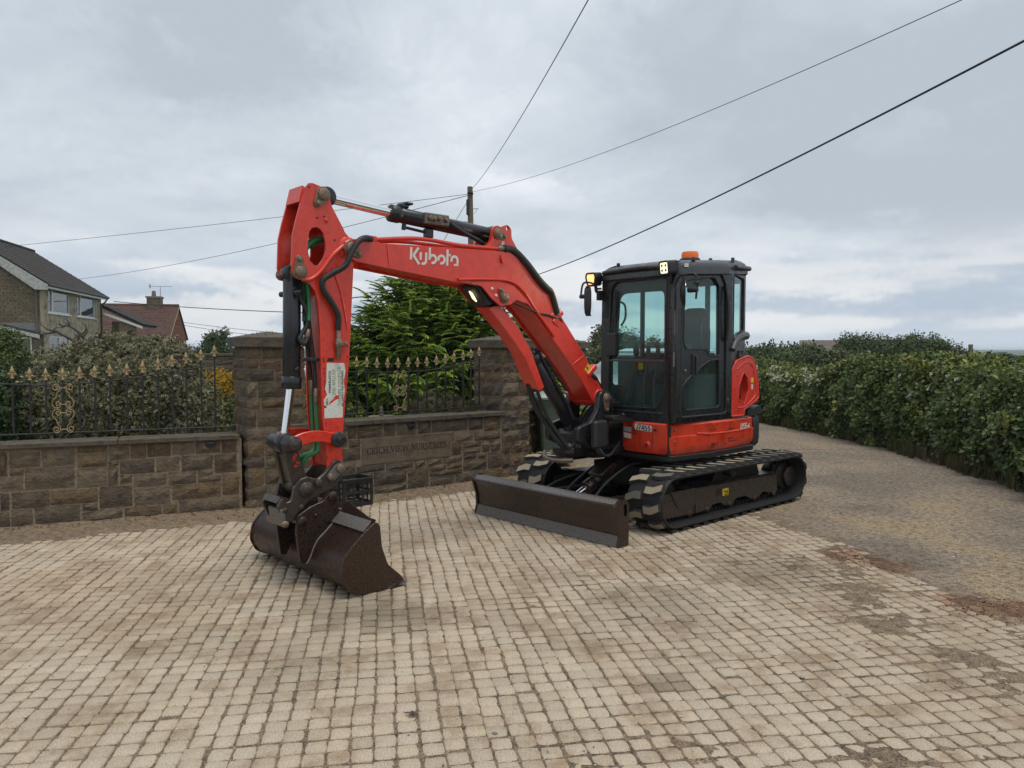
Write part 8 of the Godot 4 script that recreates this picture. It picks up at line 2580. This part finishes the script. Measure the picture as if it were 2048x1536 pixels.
	for q in [[-0.02, 0.018], [0.045, 0.016]]:
		ep("sleeved_hose", MB.new().tube(curve([Q(4.12, 2.46, q[0]), Q(4.22, 2.45, q[0]), Q(4.30, 2.40, q[0]), Q(4.345, 2.30, q[0]), Q(4.33, 2.15, q[0] + 0.02), Q(4.32, 2.0, q[0] + 0.02), Q(4.33, 1.86, q[0] + 0.04)], 6), q[1], 8), M.green_sleeve)
		var coil := MB.new()
		for i in 22: coil.rod(Q(4.16 + 0.006 * i, 2.455 - 0.00015 * i * i, q[0]), Q(4.162 + 0.006 * i, 2.4545 - 0.00015 * i * i, q[0]), q[1] * 1.2, 8)
		tag(ep("spiral_guard", coil, M.green_sleeve), "", "", "", "stuff")
	ep("hose", MB.new().tube(curve([Q(4.40, 2.06, 0.05), Q(4.35, 1.95, 0.07), Q(4.33, 1.85, 0.07), Q(4.37, 1.78, 0.07), Q(4.40, 1.73, 0.08), Q(4.37, 1.70, 0.09), Q(4.34, 1.745, 0.08), Q(4.33, 1.80, 0.06)], 5), 0.016, 8), M.hose)
	ep("fitting", MB.new().rod(Q(4.345, 1.74, 0.08), Q(4.325, 1.80, 0.065), 0.02, 10, 0.003), M.pin_steel)
	ep("hose", MB.new().tube(curve([Q(4.30, 2.05, -0.03), Q(4.305, 1.85, -0.02), Q(4.29, 1.60, 0.0), Q(4.285, 1.42, 0.02)], 5), 0.016, 8).tube(curve([Q(4.30, 2.05, 0.02), Q(4.30, 1.85, 0.03), Q(4.275, 1.55, 0.05), Q(4.27, 1.36, 0.06)], 5), 0.014, 8), M.hose)
	ep("hose_clip", MB.new().bx(4.25, 4.33, 1.575, 1.60, -0.09, 0.04, 0.004), M.black_plastic)
	for q in [[4.285, 0.02, 1.42], [4.27, 0.06, 1.36]]:
		ep("fitting", MB.new().rod(Q(q[0], q[2] + 0.02, q[1]), Q(q[0], q[2] - 0.09, q[1]), 0.018, 10, 0.003), M.pin_steel)
		ep("sleeved_hose", MB.new().tube(curve([Q(q[0], q[2] - 0.08, q[1]), Q(q[0] - 0.005, 1.15, q[1]), Q(q[0] - 0.01, 1.0, q[1] + 0.01), Q(q[0] + 0.01, 0.93, q[1] + 0.03), Q(q[0] + 0.09, 0.90, q[1] + 0.03), Q(q[0] + 0.12, 0.82, q[1]), Q(q[0] + 0.10, 0.70, q[1] - 0.02)], 6), 0.015, 8), M.green_sleeve)
	# bucket cylinder down the front
	hydraulic("bucket_cylinder", Q(4.487, 1.0, 0), Q(4.425, 1.395, 0), Q(4.412, 2.19, 0), 0.030, 0.062, M.barrel)
	ep("cylinder_port", MB.new().rod(Q(4.42, 2.06, 0.055), Q(4.41, 2.05, 0.11), 0.024, 12, 0.004).rod(Q(4.43, 2.05, -0.055), Q(4.45, 2.05, -0.11), 0.02, 12, 0.004).rod(Q(4.42, 1.52, 0.055), Q(4.41, 1.515, 0.08), 0.02, 12, 0.003), M.barrel)
	ep("rod_eye", pinw(4.487, 1.0, -0.06, 0.06, 0.055, 0.008), M.pin_steel)
	# the linkage
	var lk := PackedVector2Array()
	var top := curve([Q(4.52, 1.04, 0), Q(4.42, 1.075, 0), Q(4.30, 1.085, 0), Q(4.15, 1.055, 0)], 5)
	var bot := curve([Q(4.14, 0.965, 0), Q(4.28, 1.005, 0), Q(4.40, 0.995, 0), Q(4.49, 0.955, 0)], 5)
	for p in top: lk.push_back(Vector2(p.x, p.y))
	for p in bot: lk.push_back(Vector2(p.x, p.y))
	for s in [-1.0, 1.0]: ep("side_link", up(lk, 0.125 * s, 0.150 * s, 0.004), M.paint)
	ep("link_pin", pinw(4.145, 1.01, -0.165, 0.165, 0.048, 0.006), M.paint)
	ep("link_pin_cap", pinw(4.145, 1.01, 0.15, 0.172, 0.058, 0.006).rod(Q(4.145, 1.01, 0.17), Q(4.145, 1.01, 0.182), 0.018, 12, 0.003), M.cab_black)
	ep("cross_pin", pinw(4.487, 1.0, -0.17, 0.17, 0.058, 0.008), M.cab_black)
	ep("cross_pin_face", pinw(4.487, 1.0, 0.165, 0.176, 0.042, 0.004).rod(Q(4.487, 1.0, 0.17), Q(4.487, 1.0, 0.182), 0.016, 12, 0.003), M.brown_frame)
	var hl := MB.new()
	for s in [-1.0, 1.0]: up(rounded([4.54, 0.99, 0.03, 4.44, 0.98, 0.03, 4.355, 0.73, 0.03, 4.40, 0.66, 0.03, 4.47, 0.68, 0.03]), 0.055 * s, 0.10 * s, 0.008, hl)
	hl.box(Transform3D(Basis(Vector3(0, 0, 1), -0.22), Q(4.45, 0.83, 0)), Vector3(0.07, 0.22, 0.12), 0.01)
	pinw(4.41, 0.685, -0.12, 0.12, 0.055, 0.006, hl)
	ep("tipping_link", hl, M.brown_frame)
	var fl := MB.new()
	for i in 34:
		var y := r.randf_range(0.66, 0.94)
		if y > 0.74 and y < 0.84: continue
		var u := 4.372 + (y - 0.66) * 0.33 + r.randf_range(-0.012, 0.02)
		var s := r.randf_range(0.004, 0.013)
		up(poly([u - s, y, u - s * 0.3, y - s * 1.2, u + s, y - s * 0.2, u + s * 0.4, y + s, u - s * 0.5, y + s * 0.7]), 0.099, 0.1015, 0, fl)
	tag(ep("paint_flakes", fl, M.paint), "", "", "", "stuff")
	# quick hitch
	var qh := rounded([4.10, 0.84, 0.05, 4.085, 0.78, 0.03, 4.115, 0.715, 0.03, 4.22, 0.645, 0.04, 4.36, 0.60, 0.05, 4.46, 0.51, 0.03, 4.50, 0.455, 0.02, 4.565, 0.485, 0.03, 4.605, 0.575, 0.03, 4.57, 0.64, 0.03, 4.545, 0.60, 0.02, 4.50, 0.61, 0.04, 4.48, 0.70, 0.05, 4.43, 0.755, 0.04, 4.375, 0.765, 0.04, 4.30, 0.735, 0.05, 4.23, 0.785, 0.05, 4.18, 0.85, 0.04, 4.13, 0.865, 0.04])
	var h := ep("quick_hitch", up(qh, 0.105, 0.135, 0.005), M.brown_frame)
	ep("far_cheek", up(qh, -0.135, -0.105, 0.005), M.brown_frame, h)
	ep("hitch_web", up(poly([4.12, 0.74, 4.22, 0.66, 4.36, 0.615, 4.48, 0.52, 4.46, 0.50, 4.35, 0.585, 4.21, 0.63, 4.10, 0.71]), -0.106, 0.106).prism(poly([4.50, 0.62, 4.57, 0.64, 4.60, 0.60, 4.53, 0.58]), -0.106, 0.106), M.brown_frame, h)
	ep("keeper_plate", up(rounded([4.10, 0.845, 0.03, 4.085, 0.785, 0.03, 4.19, 0.705, 0.04, 4.245, 0.745, 0.03, 4.16, 0.83, 0.03]), 0.136, 0.148, 0.003), M.scraped_steel, h)
	for q in [[4.13, 0.80, 0.030], [4.205, 0.745, 0.026], [4.30, 0.71, 0.030], [4.43, 0.555, 0.02], [4.55, 0.55, 0.018]]: ep("bolt", pinw(q[0], q[1], 0.13, 0.165 if q[1] > 0.7 else 0.148, q[2], 0.005), M.pin_steel if q[1] > 0.73 else M.brown_frame, h)
	ep("hitch_pin", pinw(4.39, 0.675, -0.15, 0.155, 0.055, 0.01).rod(Q(4.39, 0.675, 0.15), Q(4.39, 0.675, 0.162), 0.035, 16, 0.005), M.brown_frame, h)
	ep("latch", up(rounded([4.59, 0.56, 0.01, 4.545, 0.56, 0.01, 4.55, 0.46, 0.01, 4.575, 0.44, 0.01]), -0.05, 0.14, 0.005), M.scraped_steel, h)
	ep("latch_pin", pinw(4.555, 0.455, -0.12, 0.16, 0.024, 0.005), M.pin_steel, h)


func build_bucket():
	var w0 := -0.845
	var w1 := 0.605
	var endp := rounded([4.135, 0.475, 0.015, 4.105, 0.478, 0.02, 4.082, 0.445, 0.03, 4.068, 0.30, 0.1, 4.02, 0.17, 0.1, 3.915, 0.075, 0.02, 3.885, 0.035, 0.015, 3.95, 0.002, 0.02, 4.10, 0.0, 0.1, 4.26, 0.004, 0.1, 4.345, 0.05, 0.08, 4.392, 0.15, 0.1, 4.372, 0.265, 0.1, 4.31, 0.335, 0.1, 4.21, 0.42, 0.1], 6)
	var b := ep("bucket", up(endp, w1 - 0.016, w1, 0.003), M.bucket_end)
	b.set_meta("label", "wide brown steel ditching bucket resting on the cobbles")
	ep("far_end_plate", up(endp, w0, w0 + 0.016, 0.003), M.bucket_end, b)
	var back := [Vector2(4.14, 0.468), Vector2(4.21, 0.410), Vector2(4.30, 0.335), Vector2(4.352, 0.275), Vector2(4.374, 0.22), Vector2(4.378, 0.16), Vector2(4.362, 0.105), Vector2(4.325, 0.050), Vector2(4.26, 0.016), Vector2(4.17, 0.012), Vector2(4.0, 0.012), Vector2(3.92, 0.018), Vector2(3.885, 0.026)]
	var sh := PackedVector2Array()
	for p in back: sh.push_back(p)
	for i in range(back.size() - 1, -1, -1):
		var p: Vector2 = back[i]
		var c := Vector2(4.12, 0.22)
		sh.push_back(p + (c - p).normalized() * 0.014 if i < 10 else p + Vector2(0, 0.014))
	ep("shell", up(sh, w0 + 0.014, w1 - 0.014), M.bucket_steel, b)
	ep("cutting_edge", up(rounded([3.86, 0.016, 0.003, 4.02, 0.002, 0.003, 4.02, 0.028, 0.003, 3.90, 0.036, 0.003]), w0, w1), M.scraped_steel, b)
	ep("top_lip", up(poly([4.16, 0.452, 4.12, 0.50, 4.105, 0.49, 4.14, 0.444]), w0 + 0.015, w1 - 0.015), M.bucket_steel, b)
	ep("stiffener", up(rounded([4.215, 0.428, 0.003, 4.145, 0.492, 0.003, 4.135, 0.482, 0.003, 4.20, 0.418, 0.003]), w0 + 0.02, w1 - 0.02, 0.002), M.scraped_steel, b)
	ep("side_plate", MB.new().prism(poly([0.06, 0.0, 0.49, 0.0, 0.49, 0.02, 0.12, 0.095, 0.06, 0.095]), -0.008, 0.008, 0, Transform3D(Basis(Vector3(0, 0, -1), Vector3(-0.45, 0.89, 0), Vector3(0.89, 0.45, 0)), Q(4.135, 0.47, 0.10))), M.bucket_steel, b)
	# hanger ears
	var ear := rounded([4.155, 0.60, 0.03, 4.18, 0.645, 0.03, 4.225, 0.635, 0.03, 4.275, 0.585, 0.03, 4.38, 0.555, 0.03, 4.47, 0.505, 0.03, 4.485, 0.40, 0.05, 4.470, 0.27, 0.05, 4.455, 0.17, 0.01, 4.41, 0.16, 0.03, 4.36, 0.26, 0.05, 4.30, 0.335, 0.05, 4.20, 0.42, 0.02, 4.15, 0.46, 0.01])
	for w in [0.155, -0.155]: ep("hanger_ear", up(ear, w - 0.014, w + 0.014, 0.004), M.bucket_steel, b)
	ep("hanger_tube", pinw(4.205, 0.605, -0.16, 0.16, 0.028, 0.003).rod(Q(4.44, 0.46, -0.16), Q(4.44, 0.46, 0.16), 0.028, 16, 0.003), M.pin_steel, b)
	for q in [[4.205, 0.605], [4.44, 0.46], [4.34, 0.49]]: ep("pin_boss", pinw(q[0], q[1], 0.165, 0.186, 0.036 if q[0] != 4.34 else 0.014, 0.006), M.bucket_steel, b)
	ep("weld_seam", MB.new().tube(curve([Q(4.16, 0.455, 0.172), Q(4.25, 0.378, 0.174), Q(4.335, 0.302, 0.174), Q(4.385, 0.20, 0.174), Q(4.41, 0.16, 0.172)], 5), 0.007, 6), M.scraped_steel, b)
	var ring := PackedVector3Array()
	for i in 25: ring.push_back(Q(4.245 + 0.045 * cos(TAU * i / 24.0) * 0.74, 0.388 + 0.045 * cos(TAU * i / 24.0) * -0.66, -0.55 + 0.055 * sin(TAU * i / 24.0)))
	ep("wear_patch", MB.new().tube(ring, 0.004, 5), M.bucket_steel, b)


func build_excavator():
	exc = thing("excavator", "red and black mini excavator on rubber tracks, bucket lowered to the cobbles", "excavator", Vector3(1.7263, 0.006, -8.4133), deg_to_rad(-138.0))
	build_undercarriage()
	build_body()
	build_cab()
	build_boom()
	build_arm()
	build_bucket()


# ---------------------------------------------------------------- small things

func car(called: String, label: String, at: Vector3, deg: float, m: Material, roof_m: Material, glass_m: Material) -> Node3D:
	# x forwards; about 4.5 m long, 1.85 wide, 1.7 high
	var t := thing(called, label, "car", at, deg_to_rad(deg))
	var low := rounded([-2.2, 0.35, 0.1, -1.85, 0.35, 0.02, -1.75, 0.62, 0.2, -1.05, 0.62, 0.2, -0.95, 0.30, 0.02, 0.95, 0.30, 0.02, 1.05, 0.62, 0.2, 1.75, 0.62, 0.2, 1.85, 0.35, 0.02, 2.2, 0.35, 0.1, 2.25, 0.75, 0.15, 2.1, 0.98, 0.12, 1.05, 1.10, 0.2, -2.1, 1.12, 0.1, -2.28, 0.9, 0.1])
	part("body", MB.new().prism(low, -0.92, 0.92, 0.06).smooth(35).mesh(), m, t)
	var rings := []
	for q in [[1.08, 0.95, -2.12, 0.0], [1.15, 0.92, -2.10, 0.03], [1.60, 0.18, -1.78, 0.20], [1.67, 0.0, -1.65, 0.27], [1.70, -0.2, -1.4, 0.38]]:
		var hw: float = 0.90 - q[3]
		rings.append([Vector3(q[1], q[0], hw), Vector3(q[1] + 0.03, q[0], 0), Vector3(q[1], q[0], -hw), Vector3(q[2], q[0], -hw), Vector3(q[2] - 0.03, q[0], 0), Vector3(q[2], q[0], hw)])
	part("cabin", MB.new().loft(rings).smooth(25).mesh(), m, t)
	part("roof", MB.new().loft([[Vector3(0.10, 1.655, 0.66), Vector3(0.13, 1.655, 0), Vector3(0.10, 1.655, -0.66), Vector3(-1.7, 1.655, -0.66), Vector3(-1.7, 1.655, 0.66)], [Vector3(-0.1, 1.715, 0.56), Vector3(-0.08, 1.715, 0), Vector3(-0.1, 1.715, -0.56), Vector3(-1.5, 1.715, -0.56), Vector3(-1.5, 1.715, 0.56)]]).smooth(30).mesh(), roof_m, t)
	var a := Vector3(0.90, 1.17, 0)
	var b := Vector3(0.20, 1.60, 0)
	var s := (b - a)
	var nrm := Vector3(-s.y, s.x, 0).normalized() * -0.008
	if nrm.x < 0: nrm = -nrm
	nrm += Vector3(0.02, 0.02, 0)
	var ws := MB.new()
	ws.quad(a + nrm + Vector3(0, 0, 0.80), a + nrm + Vector3(0, 0, -0.80), b + nrm + Vector3(0, 0, -0.62), b + nrm + Vector3(0, 0, 0.62))
	part("windscreen", ws.mesh(), glass_m, t)
	for sd in [-1.0, 1.0]:
		var o := part("side_window", MB.new().prism(rounded([0.75, 1.16, 0.03, 0.15, 1.55, 0.08, -1.60, 1.55, 0.1, -1.9, 1.18, 0.05]), -0.006, 0.006, 0.0, Transform3D(Basis(Vector3(1, 0, 0), Vector3(0, 0.9, -0.36 * sd), Vector3(0, 0.36 * sd, 0.9)), Vector3(0, 0.12, sd * 1.307))).mesh(), glass_m, t)
		part("door_mirror", MB.new().box(Transform3D(Basis(), Vector3(0.72, 1.12, 1.0 * sd)), Vector3(0.12, 0.13, 0.2), 0.03).mesh(), m, t)
		part("headlight", MB.new().box(Transform3D(Basis(), Vector3(2.12, 0.82, 0.66 * sd)), Vector3(0.2, 0.16, 0.36), 0.05).mesh(), M.mirror_glass, t)
		for x in [-1.4, 1.4]:
			var w := part("wheel", MB.new().rod(Vector3(x, 0.34, 0.70 * sd), Vector3(x, 0.34, 0.93 * sd), 0.34, 24, 0.04).mesh(), M.tyre, t)
			part("rim", MB.new().rod(Vector3(x, 0.34, 0.90 * sd), Vector3(x, 0.34, 0.94 * sd), 0.20, 18, 0.02).mesh(), M.pin_steel, w)
	part("grille", MB.new().box(Transform3D(Basis(), Vector3(2.22, 0.62, 0)), Vector3(0.08, 0.16, 1.0), 0.02).mesh(), M.black_plastic, t)
	return t


func wheelie_bin(label: String, at: Vector3, deg: float):
	var t := thing("wheelie_bin", label, "bin", at, deg_to_rad(deg))
	# z is the front
	var ring := func(y: float, hw: float, z0: float, z1: float): return [Vector3(-hw + 0.03, y, z1), Vector3(hw - 0.03, y, z1), Vector3(hw, y, z1 - 0.03), Vector3(hw, y, z0), Vector3(-hw, y, z0), Vector3(-hw, y, z1 - 0.03)]
	part("body", MB.new().loft([ring.call(0.06, 0.22, -0.22, 0.24), ring.call(0.90, 0.275, -0.30, 0.33), ring.call(0.905, 0.29, -0.31, 0.345), ring.call(0.97, 0.292, -0.31, 0.35)]).smooth(20).mesh(), M.bin_green, t)
	var lid := part("lid", MB.new().loft([ring.call(0.972, 0.30, -0.33, 0.375), ring.call(1.000, 0.305, -0.33, 0.38), ring.call(1.045, 0.285, -0.30, 0.34), ring.call(1.06, 0.20, -0.2, 0.22)]).smooth(30).mesh(), M.bin_lid, t)
	for x in [-0.15, 0.0, 0.15]: part("lid_rib", MB.new().bx(x - 0.02, x + 0.02, 1.03, 1.068, -0.28, 0.30, 0.008).mesh(), M.bin_lid, lid)
	part("handle", MB.new().rod(Vector3(-0.24, 0.98, -0.37), Vector3(0.24, 0.98, -0.37), 0.018, 10).mesh(), M.bin_green, t)
	for s in [-1.0, 1.0]: part("wheel", MB.new().rod(Vector3(0.22 * s, 0.10, -0.22), Vector3(0.27 * s, 0.10, -0.22), 0.10, 18, 0.01).mesh(), M.tyre, t)


func build_props():
	wheelie_bin("green wheelie bin with a pale lid, behind the lift cylinder", Vector3(0.63, 0.0, -11.15), 6.0)
	car("parked_car", "silver car with a pinkish roof edge parked behind the boom and cab", Vector3(2.75, 0.0, -16.3), -142.0, M.silver_car, M.white_car, M.car_glass)
	car("parked_car", "white car whose roof shows beside the wide pillar, over the rubble wall", Vector3(-9.6, 0.0, -27.5), -170.0, M.white_car, M.white_car, M.car_glass)
	# black crate against the wall
	var w: Array = WALL[1]
	var t := thing("crate", "black plastic crate on the ground behind the bucket, against the wall", "crate")
	t.transform = Transform3D(Basis(w[1], Vector3.UP, w[2]).rotated(Vector3.UP, 0.06), w[0] + w[1] * -0.06 + w[2] * 0.26 + Vector3.UP * 0.008)
	for f in 4:
		var xf := Transform3D(Basis(Vector3.UP, f * PI / 2), Vector3.ZERO)
		var l := 0.36 if f % 2 == 0 else 0.30
		var d := 0.15 if f % 2 == 0 else 0.18
		var holes := []
		for i in 3:
			for j in 2:
				var x := -l / 2 + 0.03 + i * (l - 0.04) / 3.0
				holes.append(rounded([x, 0.035 + j * 0.125, 0.008, x + (l - 0.04) / 3.0 - 0.02, 0.035 + j * 0.125, 0.008, x + (l - 0.04) / 3.0 - 0.02, 0.135 + j * 0.115, 0.008, x, 0.135 + j * 0.115, 0.008], 2))
		part("side", MB.new().plate(poly([-l / 2, 0, l / 2, 0, l / 2, 0.29, -l / 2, 0.29]), holes, d - 0.008, d, xf).mesh(), M.crate, t)
		part("rim", MB.new().box(xf * Transform3D(Basis(), Vector3(0, 0.285, d)), Vector3(l + 0.012, 0.022, 0.018), 0.004).mesh(), M.crate, t)
	part("base", MB.new().bx(-0.175, 0.175, 0.0, 0.012, -0.145, 0.145).mesh(), M.crate, t)
	# post at the end of the hawthorns
	t = thing("post", "grey wooden post with a small box, at the end of the hawthorn row", "post", Vector3(23.8, 0, -40.0))
	part("shaft", MB.new().rod(Vector3(0, -0.3, 0), Vector3(0, 2.02, 0), 0.11, 10, 0.01).mesh(), M.pole_wood, t)
	part("box", MB.new().bx(-0.28, 0.12, 1.36, 1.56, -0.1, 0.16, 0.01).mesh(), M.barn_wall, t)
	part("hook", MB.new().rod(Vector3(0.05, 1.46, 0), Vector3(0.34, 1.43, 0), 0.03, 6).mesh(), M.barn_wall, t)
	# lumps of reddish soil on the cobbles, dead leaf litter
	var r := RandomNumberGenerator.new()
	r.seed = 88
	var mb := MB.new()
	for q in [[2.78, -6.05, 0.26, 90], [3.04, -4.9, 0.28, 110], [3.25, -4.78, 0.18, 60], [2.9, -5.85, 0.18, 50]]:
		for i in q[3]:
			var p: Vector2 = Vector2(r.randfn(), r.randfn()) * q[2] * 0.5
			var s := r.randf_range(0.003, 0.010)
			mb.box(Transform3D(Basis(Vector3(r.randf(), r.randf(), r.randf()).normalized(), r.randf() * 3.0), Vector3(q[0] + p.x, s * 0.3, q[1] + p.y)), Vector3(s, s * 0.7, s * 1.2), s * 0.2)
	var so := part("soil_crumbs", mb.mesh(), M.soil, self)
	tag(so, "reddish brown soil crumbs dropped at the right edge of the cobbles", "", "", "stuff")
	mb = MB.new()
	mb.colored = true
	for i in 190:
		var x := r.randf_range(-3.2, 3.0)
		var z := r.randf_range(-8.0, -2.9)
		if absf(x) > absf(z) * 0.66: continue
		var a := r.randf() * TAU
		one_leaf(mb, Vector3(x, 0.004, z), Vector3(cos(a), 0.15, sin(a)), Vector3.UP, r.randf_range(0.008, 0.026), r.randf_range(0.003, 0.009), Color(0.035, 0.026, 0.018) * r.randf_range(0.6, 2.0))
	var lt := part("leaf_litter", mb.mesh(), M.pebble, self)
	tag(lt, "tiny dead leaves and dark grit lying about on the cobbles", "", "", "stuff")
	var tw := MB.new()
	for i in 5: tw.tube(curve([Vector3(-0.03 + i * 0.012, 0.008, -0.01), Vector3(-0.01 + i * 0.006, 0.016 + i * 0.002, 0.012 * (i % 3)), Vector3(0.02, 0.008, -0.015 + i * 0.008), Vector3(0.035 - i * 0.01, 0.010, 0.012)], 4), 0.0028, 5)
	tag(part("curl_of_twig", tw.mesh(), M.pot, self, Transform3D(Basis(), Vector3(-0.46, 0.003, -3.42))), "small dry curl of twig lying on the cobbles near the camera", "twig")
